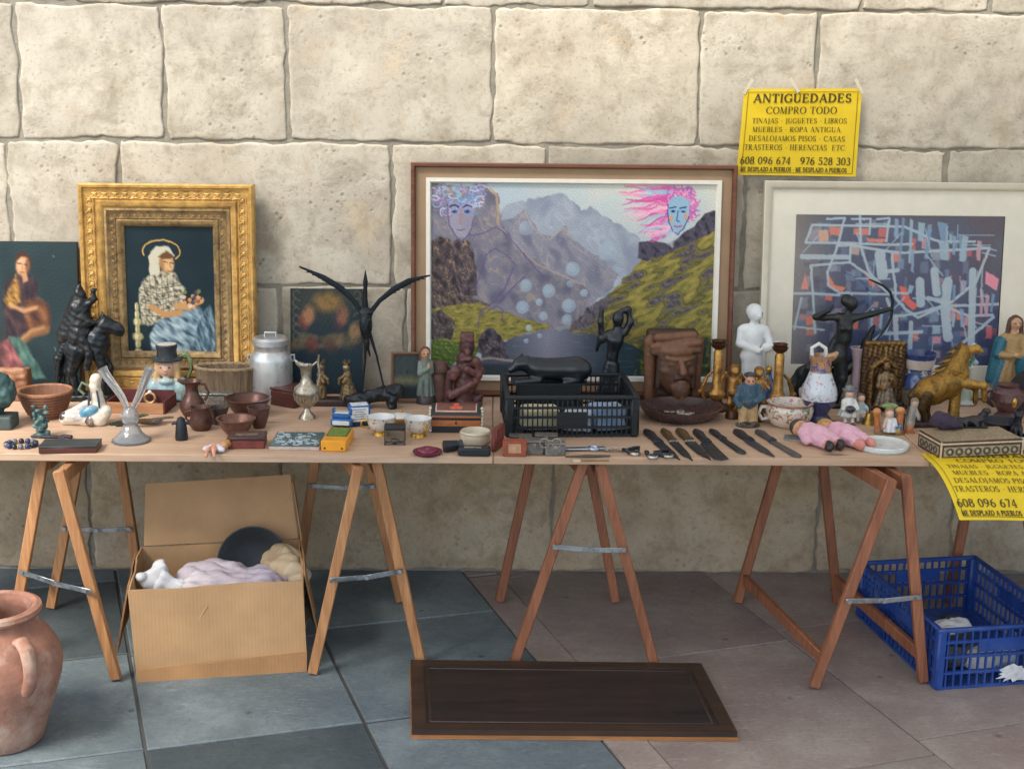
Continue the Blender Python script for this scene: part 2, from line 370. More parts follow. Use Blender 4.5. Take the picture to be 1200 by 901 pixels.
# ================================================================== SETTING: pavement, wall
def stone_mat(kind, tint=None):
    m, n, l, b = _new('stone_'+kind)
    v = _coord(n, l, (1, 1, 1), True)
    big = _noise(n, l, v, 2.6, 6, .65); mid = _noise(n, l, v, 11, 8, .7, .4); fine = _noise(n, l, v, 70, 6, .7)
    if kind == 'limestone':
        c = _ramp(n, l, big, [(.28, lin((172, 162, 142))), (.45, lin((206, 199, 182))), (.6, lin((190, 182, 166))), (.75, lin((206, 190, 162)))])
        c = _mix(n, l, _ramp(n, l, mid, [(.34, (.55,)*3), (.52, (0,)*3)]), c, lin((150, 138, 118)))
        c = _mix(n, l, _ramp(n, l, _noise(n, l, v, 5.5, 5, .6, .5), [(.6, (0,)*3), (.78, (.55,)*3)]), c, lin((186, 160, 126)))
        oi = n.new('ShaderNodeObjectInfo'); k = _ramp(n, l, oi.outputs['Random'], [(0, (.78, .77, .75)), (.5, (.92, .92, .92)), (1, (1, .98, .95))])
        c = _mix(n, l, 1.0, c, k, 'MULTIPLY')
        c = _mix(n, l, _ramp(n, l, fine, [(.3, (.5,)*3), (.46, (0,)*3)]), c, lin((128, 116, 98)))
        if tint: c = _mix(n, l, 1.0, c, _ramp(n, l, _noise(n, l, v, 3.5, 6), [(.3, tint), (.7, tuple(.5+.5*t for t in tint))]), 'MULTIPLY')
        c = _mix(n, l, _ramp(n, l, _noise(n, l, v, 1.7, 5, .6, .8), [(.55, (0,)*3), (.72, (.5,)*3)]), c, lin((150, 146, 136)))
        vo = n.new('ShaderNodeTexVoronoi'); vo.inputs['Scale'].default_value = 26; vo.inputs['Randomness'].default_value = 1; l.new(v, vo.inputs['Vector'])
        msk = _ramp(n, l, _noise(n, l, v, 4.0, 4), [(.5, (0,)*3), (.62, (1,)*3)])
        pit = _ramp(n, l, vo.outputs['Distance'], [(.05, (1,)*3), (.24, (0,)*3)])
        pit = _mix(n, l, 1.0, pit, msk, 'MULTIPLY')
        c = _mix(n, l, _mix(n, l, 1.0, pit, (.6, .6, .6), 'MULTIPLY'), c, lin((120, 106, 88)))
        l.new(c, b.inputs['Base Color']); b.inputs['Roughness'].default_value = .92; b.inputs['Specular IOR Level'].default_value = .2
        h = _mix(n, l, .5, mid, _mix(n, l, msk, (.5, .5, .5), fine)); h = _mix(n, l, _mix(n, l, 1.0, pit, (.7, .7, .7), 'MULTIPLY'), h, (0, 0, 0))
        _bump(n, l, h, .55, .014, b)
    elif kind == 'mortar':
        c = _ramp(n, l, mid, [(.3, lin((120, 116, 104))), (.7, lin((160, 154, 140)))])
        l.new(c, b.inputs['Base Color']); b.inputs['Roughness'].default_value = .95; _bump(n, l, _mix(n, l, .5, mid, fine), .7, .012, b)
    else:
        pal = {'slate': ((104, 118, 123), (134, 147, 150), (86, 100, 107)), 'slate_dark': ((70, 82, 86), (86, 98, 102), (58, 70, 74)), 'brown': ((152, 140, 132), (174, 164, 154), (138, 122, 116))}[kind]
        c = _ramp(n, l, big, [(.3, lin(pal[2])), (.5, lin(pal[0])), (.72, lin(pal[1]))])
        vs_ = _coord(n, l, (1, 4, 1), True); scr = _noise(n, l, vs_, 16, 8, .75, 1.5)
        c = _mix(n, l, _ramp(n, l, scr, [(.54, (0,)*3), (.68, (.6,)*3)]), c, lin(pal[1])*1.3)
        c = _mix(n, l, _ramp(n, l, fine, [(.32, (.45,)*3), (.5, (0,)*3)]), c, lin(pal[2])*.7)
        c = _mix(n, l, _ramp(n, l, mid, [(.6, (0,)*3), (.72, (.35,)*3)]), c, lin(pal[2])*.75)
        vg = n.new('ShaderNodeTexVoronoi'); vg.inputs['Scale'].default_value = 5.5; l.new(v, vg.inputs['Vector'])
        c = _mix(n, l, _ramp(n, l, vg.outputs['Distance'], [(.045, (.7,)*3), (.08, (0,)*3)]), c, lin(pal[2])*.5)
        c = _mix(n, l, _ramp(n, l, _noise(n, l, v, 1.3, 8, .7, .6), [(.5, (0,)*3), (.7, (.6,)*3)]), c, lin(pal[2])*.7)
        oi = n.new('ShaderNodeObjectInfo'); k = _ramp(n, l, oi.outputs['Random'], [(0, (.82, .82, .82)), (1, (1, .98, .96))])
        c = _mix(n, l, 1.0, c, k, 'MULTIPLY'); l.new(c, b.inputs['Base Color'])
        l.new(_ramp(n, l, mid, [(.35, (.5,)*3), (.7, (.75,)*3)]), b.inputs['Roughness'])
        _bump(n, l, _mix(n, l, .4, scr, fine), .45, .006, b)
    return m
LIME, MORTAR, SLATE, SLATED, BROWN = [stone_mat(k) for k in ('limestone', 'mortar', 'slate', 'slate_dark', 'brown')]
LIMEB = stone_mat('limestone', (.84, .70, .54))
# pavement bed reaching far behind the camera
mb = MB(); mb.add([(-40, -40, -.006), (40, -40, -.006), (40, WALL+.3, -.006), (-40, WALL+.3, -.006)], [(0, 1, 2, 3)])
pav = link('pavement', mb.mesh('pavement', False), mat((74, 74, 72), .9, sc=6)); tag(pav, kind='structure', label='stone paving of slate grey and brown slabs in front of the wall')
def slab(corners, material, gap=.0055, th=.03):
    """one paving slab from its four corners on the ground, chamfered and a little uneven"""
    cs = [Vector((c[0], c[1])) for c in corners]; ctr = sum(cs, Vector((0, 0)))/len(cs); z0 = random.uniform(-.0012, .0012)
    tilt = (random.uniform(-.0008, .0008), random.uniform(-.0008, .0008))
    zz = lambda p: z0+tilt[0]*(p.x-ctr.x)+tilt[1]*(p.y-ctr.y)
    inn = [c+(ctr-c).normalized()*gap*1.4 for c in cs]; top = [c+(ctr-c).normalized()*gap*2.2 for c in cs]
    n = len(cs); vs = [(p.x, p.y, -th) for p in inn]+[(p.x, p.y, zz(p)-.004) for p in inn]+[(p.x, p.y, zz(p)) for p in top]
    fs = [tuple(2*n+i for i in range(n))]
    for r in (0, 1): fs += [(r*n+i, r*n+(i+1) % n, (r+1)*n+(i+1) % n, (r+1)*n+i) for i in range(n)]
    m_ = MB().add(vs, fs); return link('paving_slab', m_.mesh('paving_slab', False), material, pav)
g = lambda px, py: on_z(px, py, 0)
# the joint direction that runs away from the camera, and the cross direction, both measured on the ground
A0, A1 = g(735, 901), g(548, 676); dA = (A1-A0).normalized()
B0, B1 = g(169, 879), g(430, 846); dB = (B1-B0).normalized()
def isect(p, u, q, w):
    den = u.x*w.y-u.y*w.x; t = ((q.x-p.x)*w.y-(q.y-p.y)*w.x)/den; return Vector((p.x+u.x*t, p.y+u.y*t, 0))
lineA = {'edge': g(735, 901), 'a1': g(455, 901), 'a2': g(171, 880)}
pA = [isect(lineA[k], dA, g(300, 862), dB) for k in ('edge', 'a1', 'a2')]
stepA = (pA[1]-pA[2]).length
pB = [g(300, 862), g(470, 727)]
# columns of slabs left of the edge, each column with its own cross joints
cols = [(pA[1], pA[0]), (pA[2], pA[1])]
x = pA[2]
for i in range(6): cols.append((x-dB*stepA, x)); x = x-dB*stepA
def tA(p): return (p-pA[0]).dot(dA)
for ci, (pl, pr) in enumerate(cols):
    t = -6.0; cuts = []
    base = {0: [isect(pl, dA, g(430, 846), dB), isect(pl, dA, g(470, 727), dB)], 1: [isect(pl, dA, g(300, 862), dB), isect(pl, dA, g(150, 768), dB)],
            2: [isect(pl, dA, g(80, 888), dB), isect(pl, dA, g(120, 768), dB)]}.get(ci)
    if base is None: base = [pl+dA*random.uniform(-.3, .3), None]; base[1] = base[0]+dA*.62
    L = (base[1]-base[0]).length; ks = range(-9, 5)
    for k in ks:
        a = base[0]+dA*(L*k); c = a+dA*L
        off = isect(pr, dA, a, dB); off2 = isect(pr, dA, c, dB)
        pts = [a, off, off2, c]
        if min(p.y for p in pts) > WALL+.25 or max(p.y for p in pts) < -2.5: continue
        dark = (ci == 1 and k == -1) or (ci == 2 and k == 1) or (ci == 1 and k == 1 and False) or (ci > 2 and random.random() < .3)
        slab([(p.x, p.y) for p in pts], SLATED if dark else SLATE)
# narrow border strip and larger brown slabs to the right
e0 = pA[0]; sw = .125; nx = Vector((dA.y, -dA.x, 0)).normalized()
for k in range(-9, 4):
    a = e0+dA*(k*.9+.2); c = a+dA*.9; pts = [a, a+nx*sw, c+nx*sw, c]
    if min(p.y for p in pts) < WALL+.25: slab([(p.x, p.y) for p in pts], BROWN)
x = e0+nx*sw
for ci in range(6):
    wd = (.78, .62, .8, .7, .85, .8)[ci]; o = random.uniform(0, .7)
    for k in range(-7, 5):
        a = x+dA*(k*.86+o); c = a+dA*.86; pts = [a, a+nx*wd, c+nx*wd, c]
        if min(p.y for p in pts) < WALL+.25: slab([(p.x, p.y) for p in pts], BROWN, gap=.003)
    x = x+nx*wd
# ---- the wall
wall = empty('stone_wall', (0, WALL, 0)); tag(wall, 'tall wall of large pale limestone blocks with mortar joints behind the stall', 'wall')
mb = MB(); mb.box((0, .1535, 2.0), (16, .3, 4.2)); link('mortar_bed', mb.mesh('mortar_bed', False), MORTAR, wall)
zc = [0.0] + [on_y(600, y, WALL).z for y in (500, 337, 169, 9, -150)]; zc += [zc[-1]+.55]
jx = [[-420, -150, 106, 330, 648, 960, 1118, 1400, 1650], [-380, -120, 60, 330, 476, 700, 905, 1130, 1380, 1640], [-330, -60, 12, 143, 460, 640, 872, 1105, 1340, 1600],
      [-400, -200, 22, 192, 337, 578, 820, 957, 1295, 1500, 1700], [-350, -100, 80, 310, 520, 695, 1015, 1167, 1420, 1650], [-300, -40, 190, 420, 640, 900, 1150, 1400, 1650]]
def fn(x, y, z, s, o=4): return mnoise.fractal((x*s, y*s, z*s), .8, 2.1, o)
def block(x0, x1, z0, z1, seed, rough):
    jw = .005; x0 += jw; x1 -= jw; z0 += jw; z1 -= jw
    cell = .026; V = []; Q = []; e_ = [0, .0025, .007, .014]
    gx = [x0+a for a in e_]+list(np.linspace(x0+.03, x1-.03, max(6, int((x1-x0)/cell))))+[x1-a for a in e_[::-1]]
    gz = [z0+a for a in e_]+list(np.linspace(z0+.03, z1-.03, max(6, int((z1-z0)/cell))))+[z1-a for a in e_[::-1]]
    nx_, nz_ = len(gx)-1, len(gz)-1
    proud = random.uniform(.001, .005)
    for j in range(nz_+1):
        for i in range(nx_+1):
            x = gx[i]; z = gz[j]; u, w = (x-x0)/(x1-x0), (z-z0)/(z1-z0)
            kx, kz = (1-2*u), (1-2*w)
            ex = fn(seed, z*1.0, u > .5, 7)*.012+fn(seed, z, u > .5, 40, 2)*.006; ez = fn(x, seed, w > .5, 6)*.012+fn(x, seed, w > .5, 40, 2)*.006
            px_, pz_ = x+ex*abs(kx)**6-kx*abs(kz)**14*abs(kx)**10*-.004, z+ez*abs(kz)**6-kz*abs(kx)**14*abs(kz)**10*-.004
            d = min(x-x0, x1-x, z-z0, z1-z); rim = min(1, d/.006); rim = math.sqrt(max(0, 1-(1-rim)**2))
            y = -proud*rim-fn(x, seed, z, 3.2)*.003*rim-fn(x, seed, z, 15)*.003*rough*rim + .006*(1-rim)
            V.append((px_, y, pz_))
    for j in range(nz_):
        for i in range(nx_):
            a = j*(nx_+1)+i; Q.append((a, a+1, a+nx_+2, a+nx_+1))
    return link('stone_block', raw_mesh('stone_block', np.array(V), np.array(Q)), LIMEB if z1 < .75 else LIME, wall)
for ci in range(6):
    ymid = (586, 418, 252, 90, -70, -230)[ci]
    xs = [on_y(x, ymid, WALL).x for x in jx[ci]]
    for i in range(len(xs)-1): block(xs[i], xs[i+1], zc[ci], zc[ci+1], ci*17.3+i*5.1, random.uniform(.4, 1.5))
# ================================================================== TABLES AND TRESTLES
PLY = wood((204, 176, 150), (178, 146, 118), 'x', 10, .62, .1)
PINE = wood((200, 150, 100), (148, 98, 60), 'z', 20, .55, .2)
PINER = wood((172, 112, 78), (116, 70, 48), 'z', 20, .55, .2)
STEEL = mat((170, 176, 180), .35, .9, .2, 60, .1, dirt=(90, 86, 80))
YF = on_z(300, 533, TZ).y; YB = WALL-.025; TH = .026
def board(px0, px1, label, dz=0.0, dy=0.0):
    x0 = on_z(px0, 535, TZ).x; x1 = on_z(px1, 535, TZ).x
    th = TH; mb = MB(); mb.box(((x0+x1)/2, (YF+YB)/2+dy, TZ+dz-th/2), (x1-x0, YB-YF, th), bev=.003)
    o = link('table_board', mb.mesh('table_board'), PLY); tag(o, label, 'table board', 'table boards on trestles'); return o
board(-320, 577.5, 'pale plywood table board at left carrying the gilt frame and glass vase')
board(578.5, 1087, 'pale plywood table board in the middle carrying the black crate and knives')
board(1088, 1560, 'plywood table board at right edge under the marquetry box and yellow poster')
def trestle(name_label, front, back, rails, mt, low=(), bars=()):
    """front/back: two legs each ((top px,py),(foot px,py)); the A-frames stand upright, ridge beams tie them under the board"""
    root = empty('trestle', on_z(*front[0][1], 0)); tag(root, name_label, 'trestle', 'wooden folding trestles under the tables'); inv = Vector(root.location)
    ends = []
    for grp in (front, back):
        ys = sum(on_z(*f, 0).y for t, f in grp)/2; ys = min(ys, WALL-.06)
        for t, f in grp:
            fo = on_z(*f, 0); fo.y = ys if grp is back else fo.y; fo.z = 0
            tp = on_y(*t, fo.y); tp.z = TZ-TH-.004
            ends.append((tp, fo)); mb = MB(); a, b_ = tp-inv, fo-inv; dr = (b_-a).normalized()
            mb.beam(a-dr*.0, b_-dr*.006, .034, .026, up=(0, 1, 0), bev=.003); link('leg', mb.mesh('leg'), mt, root)
    for i in (0, 1):                                               # ridge beams
        a, b_ = ends[i][0]-inv, ends[i+2][0]-inv; off = Vector((0, 0, -.03)); sh = Vector(((-.019, .019)[i], 0, 0))
        mb = MB(); mb.beam(a+off+sh*0+Vector((0, .02, 0)), b_+off+Vector((0, -.02, 0)), .028, .05, bev=.003); link('ridge_beam', mb.mesh('ridge_beam'), mt, root)
    for (k, fr) in rails:                                          # metal folding stays
        e1, e2 = ends[k*2], ends[k*2+1]; p = e1[0].lerp(e1[1], fr)-inv; q = e2[0].lerp(e2[1], fr)-inv
        sh = Vector((0, -.026, 0)); d = (q-p).normalized()*.01; m2 = (p+q)/2+Vector((0, 0, -.006))
        mb = MB(); mb.beam(p+sh-d, m2+sh, .003, .017, up=(0, 0, 1), bev=.001); mb.beam(m2+sh+Vector((0, -.004, 0)), q+sh+d+Vector((0, -.004, 0)), .003, .017, up=(0, 0, 1), bev=.001)
        o = link('folding_stay', mb.mesh('folding_stay'), STEEL, root)
        for c in (p+sh, m2+sh, q+sh): mb = MB().tube([c+Vector((0, .001, 0)), c+Vector((0, -.009, 0))], .0075, 10); link('rivet', mb.mesh('rivet'), STEEL, o)

    for i in low:                                                  # low stretchers from front to back leg
        e1, e2 = ends[i], ends[i+2]; p = e1[0].lerp(e1[1], .86)-inv; q = e2[0].lerp(e2[1], .86)-inv
        mb = MB(); mb.beam(p, q, .02, .042, bev=.003); link('stretcher', mb.mesh('stretcher'), mt, root)
    return root
trestle('light pine trestle at left between clay jar and cardboard box', [((52, 545), (10, 772)), ((68, 543), (137, 797))], [((104, 545), (58, 715)), ((137, 543), (170, 712))], [(0, .55), (1, .55)], PINE)
trestle('light pine trestle to the right of the cardboard box', [((420, 543), (366, 790)), ((441, 543), (494, 778))], [((378, 545), (345, 706)), ((420, 545), (470, 706))], [(0, .52), (1, .35)], PINE)
trestle('orange pine trestle standing behind the dark panel on the ground', [((684, 547), (602, 778)), ((703, 547), (768, 782))], [((632, 547), (585, 706)), ((680, 547), (722, 706))], [(0, .40), (1, .2)], PINER)
trestle('reddish trestle with low stretchers left of the blue crate', [((1046, 551), (953, 806)), ((1062, 551), (1082, 800))], [((923, 548), (866, 712)), ((956, 548), (978, 702))], [(0, .56)], PINER, low=(0, 1))
trestle('reddish trestle behind the hanging yellow poster at right edge', [((1270, 548), (1215, 812)), ((1290, 548), (1345, 806))], [((1148, 552), (1112, 708)), ((1185, 552), (1215, 705))], [(0, .56)], PINER)

# ================================================================== the stall's canvas awning overhead (above the picture)
m, n, l, b = _new('awning_canvas'); n.remove(b); df = n.new('ShaderNodeBsdfDiffuse'); tl_ = n.new('ShaderNodeBsdfTranslucent'); mx = n.new('ShaderNodeMixShader'); mx.inputs[0].default_value = .45
v = _coord(n, l, (1, 1, 1)); cc_ = _ramp(n, l, _noise(n, l, v, 3), [(.3, lin((222, 216, 200))), (.7, lin((236, 232, 220)))])
for q_ in (df, tl_): l.new(cc_, q_.inputs[0])
l.new(df.outputs[0], mx.inputs[1]); l.new(tl_.outputs[0], mx.inputs[2]); l.new(mx.outputs[0], n['Material Output'].inputs[0]); CANVAS = m
AX0, AX1, AY0, AY1, AZ = -2.3, 4.6, 1.2, 4.22, 2.75; ASK = .80
aw = empty('canvas_awning', (0, 0, 0)); tag(aw, 'cream canvas awning stretched on poles above the stall', 'awning')
V = []; Q = []; NX, NY = 28, 14
for j in range(NY+1):
    for i in range(NX+1):
        u, w_ = i/NX, j/NY; V.append((AX0+(AX1-AX0)*u, AY0+(AY1+ASK*u-AY0)*w_, AZ+.12*math.sin(math.pi*w_)-.05*math.sin(math.pi*u)*math.sin(math.pi*w_)))
for j in range(NY):
    for i in range(NX): a = j*(NX+1)+i; Q.append((a, a+1, a+NX+2, a+NX+1))
link('canvas', raw_mesh('canvas', np.array(V), np.array(Q)), CANVAS, aw)
for (x_, y_) in ((AX0, AY0), (AX1, AY0), (AX0, AY1), (AX1, AY1+ASK)): mb = MB().tube([(x_, y_, 0), (x_, y_, AZ+.01)], .02, 10); link('pole', mb.mesh('pole'), STEEL, aw)
for (a, b_) in (((AX0, AY0), (AX1, AY0)), ((AX0, AY1), (AX1, AY1+ASK))): mb = MB().tube([(*a, AZ-.01), (*b_, AZ-.01)], .015, 8); link('rail', mb.mesh('rail'), STEEL, aw)
# ================================================================== PICTURES
class Canvas:
    """a small painter working in picture coordinates; the result becomes the paint attribute of a fine mesh"""
    def __init__(s, x0, y0, x1, y1, res=1.4, bgc=(60, 60, 60)):
        s.x0, s.y0, s.x1, s.y1 = x0, y0, x1, y1; s.nx, s.ny = int((x1-x0)*res), int((y1-y0)*res)
        s.X, s.Y = np.meshgrid(np.linspace(x0, x1, s.nx), np.linspace(y0, y1, s.ny)); s.res = res
        s.a = np.ones((s.ny, s.nx, 3))*np.array(bgc, float)
    def noise(s, f, seed=0, st=1.0, ang=0.0):
        r = np.random.RandomState(seed); o = np.zeros_like(s.X); ca, sa = math.cos(math.radians(ang)), math.sin(math.radians(ang))
        s_X, s_Y = s.X*ca+s.Y*sa, -s.X*sa+s.Y*ca
        for i in range(7):
            a = r.rand()*6.28; k = f*(1+i*.35); o += np.sin(k*(np.cos(a)*s_X+np.sin(a)*s_Y*st)+r.rand()*6.28+1.5*np.sin(k*.6*(np.sin(a)*s_X-np.cos(a)*s_Y*st)+r.rand()*6.28))/(1+i*.25)
        return o/3.2
    def blend(s, k, c):
        k = np.clip(k, 0, 1)[..., None]; s.a = s.a*(1-k)+np.asarray(c, float)*k
    def win(s, x0, y0, x1, y1):
        fx, fy = (s.nx-1)/(s.x1-s.x0), (s.ny-1)/(s.y1-s.y0); c = lambda v, n: int(min(max(v, 0), n))
        return slice(c((y0-s.y0)*fy, s.ny-1), c((y1-s.y0)*fy+2, s.ny)), slice(c((x0-s.x0)*fx, s.nx-1), c((x1-s.x0)*fx+2, s.nx))
    def warp(s, amt, f, seed): return s.X+amt*s.noise(f, seed), s.Y+amt*s.noise(f, seed+50)
    def poly(s, pts, c, al=1.0, soft=.6, w=0.0, f=.3, seed=1):
        xs = [q[0] for q in pts]; ys = [q[1] for q in pts]; mg = soft*2+w*3+2; sl_ = s.win(min(xs)-mg, min(ys)-mg, max(xs)+mg, max(ys)+mg)
        X, Y = s.warp(w, f, seed) if w else (s.X, s.Y); X, Y = X[sl_], Y[sl_]; n = len(pts); ins = np.zeros(X.shape, bool); dm = np.full(X.shape, 1e9)
        for i in range(n):
            ax_, ay = pts[i]; bx_, by = pts[(i+1) % n]
            cr = ((ay > Y) != (by > Y)) & (X < (bx_-ax_)*(Y-ay)/((by-ay) if by != ay else 1e-9)+ax_); ins ^= cr
            ex, ey = bx_-ax_, by-ay; t = np.clip(((X-ax_)*ex+(Y-ay)*ey)/max(ex*ex+ey*ey, 1e-9), 0, 1); dm = np.minimum(dm, np.hypot(X-ax_-t*ex, Y-ay-t*ey))
        sd = np.where(ins, dm, -dm); k = np.zeros_like(s.X); k[sl_] = np.clip(.5+sd/soft/2, 0, 1)*al
        s.blend(k, c); return k
    def oval(s, cx, cy, rx, ry, c, al=1.0, soft=.15, rot=0.0):
        a = math.radians(rot); m_ = max(rx, ry)*(1.2+soft)+1; sl_ = s.win(cx-m_, cy-m_, cx+m_, cy+m_); dx, dy = s.X[sl_]-cx, s.Y[sl_]-cy; u = (dx*math.cos(a)+dy*math.sin(a))/rx; v = (-dx*math.sin(a)+dy*math.cos(a))/ry
        kk = (np.clip((1-np.hypot(u, v))/soft+.5, 0, 1)*al)[..., None]; s.a[sl_] = s.a[sl_]*(1-kk)+np.asarray(c, float)*kk
    def line(s, pts, w, c, al=1.0, soft=.5, taper=False):
        xs = [q[0] for q in pts]; ys = [q[1] for q in pts]; mg = w+soft*2+1; sl_ = s.win(min(xs)-mg, min(ys)-mg, max(xs)+mg, max(ys)+mg); X, Y = s.X[sl_], s.Y[sl_]; k = np.zeros_like(X); n = len(pts)-1
        for i in range(n):
            ax_, ay = pts[i]; bx_, by = pts[i+1]; ex, ey = bx_-ax_, by-ay
            t = np.clip(((X-ax_)*ex+(Y-ay)*ey)/max(ex*ex+ey*ey, 1e-9), 0, 1); ww = w*(1-(i+t)/n*.8) if taper else w
            k = np.maximum(k, np.clip(.5+(ww/2-np.hypot(X-ax_-t*ex, Y-ay-t*ey))/soft/2, 0, 1))
        kk = (k*al)[..., None]; s.a[sl_] = s.a[sl_]*(1-kk)+np.asarray(c, float)*kk
    def ring(s, cx, cy, rx, ry, w, c, al=1.0, a0=0, a1=360):
        n = 24; s.line([(cx+rx*math.cos(math.radians(a0+(a1-a0)*i/n)), cy+ry*math.sin(math.radians(a0+(a1-a0)*i/n))) for i in range(n+1)], w, c, al)
    def blur(s, n=1):
        for _ in range(n):
            a = np.pad(s.a, ((1, 1), (1, 1), (0, 0)), 'edge'); s.a = (a[1:-1, 1:-1]*4+a[:-2, 1:-1]*2+a[2:, 1:-1]*2+a[1:-1, :-2]*2+a[1:-1, 2:]*2+a[:-2, :-2]+a[2:, 2:]+a[:-2, 2:]+a[2:, :-2])/16
    def strokes(s, f=.9, amp=9.0, seed=90):
        """brush texture: slightly displace the picture along a flowing noise and break the tone"""
        n1, n2 = s.noise(f*.35, seed), s.noise(f*.35, seed+1); iy, ix = np.mgrid[0:s.ny, 0:s.nx]
        iy = np.clip(iy+(n1*1.6).astype(int), 0, s.ny-1); ix = np.clip(ix+(n2*1.6).astype(int), 0, s.nx-1); s.a = s.a[iy, ix]+(amp*s.noise(f, seed+2, 2.0, 25))[..., None]
    def mul(s, k): s.a = s.a*k[..., None]
    def mesh(s, name, w, h, x0=0.0, z0=0.0, y=0.0, relief=0.0):
        c = np.clip(s.a, 0, 255); lum = c.mean(-1)/255
        xs = x0+np.linspace(0, w, s.nx); zs = z0+h-np.linspace(0, h, s.ny); XX, ZZ = np.meshgrid(xs, zs)
        V = np.stack([XX, np.full_like(XX, y)-relief*(lum-.5), ZZ], -1).reshape(-1, 3)
        i = np.arange(s.ny*s.nx).reshape(s.ny, s.nx); Q = np.stack([i[:-1, :-1], i[1:, :-1], i[1:, 1:], i[:-1, 1:]], -1).reshape(-1, 4)
        colr = np.ones((len(V), 4)); colr[:, :3] = lin(c.reshape(-1, 3)); return raw_mesh(name, V, Q, colr)
class Picture:
    """stands on the table back and leans on the wall; local x across, z up the picture, y out of the back"""
    def __init__(s, name, label, tl, tr, bl, br, cat='painting', yb=None, ytop=None, tilt_up=None):
        yb = yb if yb is not None else WALL-.10; yt = ytop if ytop is not None else WALL-.035
        BL = on_y(*bl, yb); BR = on_y(*br, yb); TL = on_y(*tl, yt); TR = on_y(*tr, yt)
        zb = TZ+.004; BL.z = zb; BR.z = zb; u = (BR-BL); s.w = ((TR-TL).length+u.length)/2; u.normalize()
        mid = (TL+TR)/2-(BL+BR)/2; mid = mid-u*mid.dot(u); s.h = mid.length; v = mid.normalized(); n = u.cross(v)   # n points to viewer (-y)
        s.root = empty(name); c = (BL+BR)/2-u*s.w/2; c = c+u*(((TL+TR)/2-(BL+BR)/2).dot(u)*.55)
        s.root.matrix_world = Matrix(((u.x, -n.x, v.x, c.x), (u.y, -n.y, v.y, c.y), (u.z, -n.z, v.z, c.z), (0, 0, 0, 1)))
        tag(s.root, label, cat)
    def ring(s, name, prof, material, o=0.0, parent=None, thing=None):
        """mitred moulding; prof is (inset, height towards the viewer)"""
        mb = MB(); vs = []; n = len(prof)
        for (i, h) in prof:
            i += o; vs += [(i, -h, i), (s.w-i, -h, i), (s.w-i, -h, s.h-i), (i, -h, s.h-i)]
        fs = [(a*4+k, a*4+(k+1) % 4, (a+1)*4+(k+1) % 4, (a+1)*4+k) for a in range(n-1) for k in range(4)]
        mb.add(vs, fs); me = mb.mesh(name, True); return link(name, me, material, parent or s.root)
    def backing(s, inset, th, material, name='backing_board', y=0.0):
        mb = MB(); mb.box((s.w/2, y+th/2, s.h/2), (s.w-2*inset, th, s.h-2*inset)); return link(name, mb.mesh(name, False), material, s.root)
    def art(s, cv, l, r, b, t, y, material, name='canvas', relief=.0006):
        return link(name, cv.mesh(name, s.w-l-r, s.h-b-t, l, b, y, relief), material, s.root)
OIL = vmat(.6, 0, .12, 160, .3, 0, .22, .0012); PRINT = vmat(.6, 0, .06, 120, .1)
DARKPLY = wood((96, 72, 52), (70, 50, 36), 'x', 10)
# ---------------- big mountain landscape
cv = Canvas(500, 216, 836, 437, 1.45, (176, 188, 196))
cv.blend(np.clip((cv.X-590)/150, 0, 1)*np.clip(1-(cv.Y-216)/80, 0, 1), (222, 216, 200)); cv.blend(np.clip(.5+cv.noise(.05, 3), 0, 1)*.35, (168, 200, 204))
def rock(pts, c, hi, lo, seed, f=.16, w=2.2, al=1.0, ang=60):
    k = cv.poly(pts, c, al, .8, w, .22, seed); nz = cv.noise(f*.8, seed+7, 1.7, ang); cv.blend(k*np.clip(-nz*1.5-.1, 0, 1)*.85, lo)
    n2 = cv.noise(f*1.3, seed+9, 1.8, ang+8); cv.blend(k*np.exp(-(n2/.16)**2)*np.clip(nz+.35, 0, 1)*.9, hi)
    n3 = cv.noise(f*3.5, seed+11, .7, ang); cv.blend(k*np.clip(n3-.3, 0, 1)*.45, hi); cv.blend(k*np.clip(-n3-.35, 0, 1)*.5, lo); return k
rock([(572, 262), (590, 240), (612, 236), (640, 229), (656, 226), (668, 236), (676, 246), (690, 242), (702, 252), (724, 262), (738, 272), (752, 282), (752, 345), (570, 345)], (156, 164, 176), (176, 182, 194), (134, 142, 160), 5, .07)
rock([(578, 262), (596, 256), (611, 247), (620, 262), (634, 274), (646, 276), (656, 264), (670, 280), (684, 292), (704, 304), (722, 318), (716, 334), (700, 346), (668, 384), (590, 396), (560, 360)], (138, 138, 150), (166, 158, 160), (112, 112, 130), 15, .11)
rock([(500, 216), (548, 222), (566, 224), (578, 228), (581, 246), (584, 262), (600, 290), (628, 306), (652, 322), (680, 330), (690, 342), (676, 372), (640, 384), (560, 372), (500, 350)], (126, 124, 136), (164, 148, 136), (98, 96, 114), 21, .1)
cv.line([(570, 224), (577, 230), (580, 248), (579, 262)], 3.5, (176, 152, 122), .8); cv.line([(584, 268), (604, 288), (626, 308), (650, 318), (684, 332)], 1.6, (180, 160, 140), .7)
for p in ([(640, 280), (656, 266), (664, 276)], [(600, 262), (611, 249), (620, 266), (632, 276)]): cv.line(p, 1.5, (178, 164, 156), .7)
rock([(500, 284), (512, 277), (524, 281), (530, 300), (536, 342), (524, 352), (500, 346)], (80, 70, 72), (170, 140, 108), (46, 42, 50), 31, .22, 1.6)
rock([(526, 284), (536, 277), (548, 284), (554, 312), (556, 344), (540, 348), (532, 330)], (84, 74, 78), (172, 144, 112), (50, 46, 56), 33, .22, 1.6)
rock([(500, 346), (520, 340), (548, 346), (572, 356), (560, 366), (528, 362), (500, 360)], (90, 80, 76), (180, 150, 116), (50, 46, 50), 36, .3, 1.6)
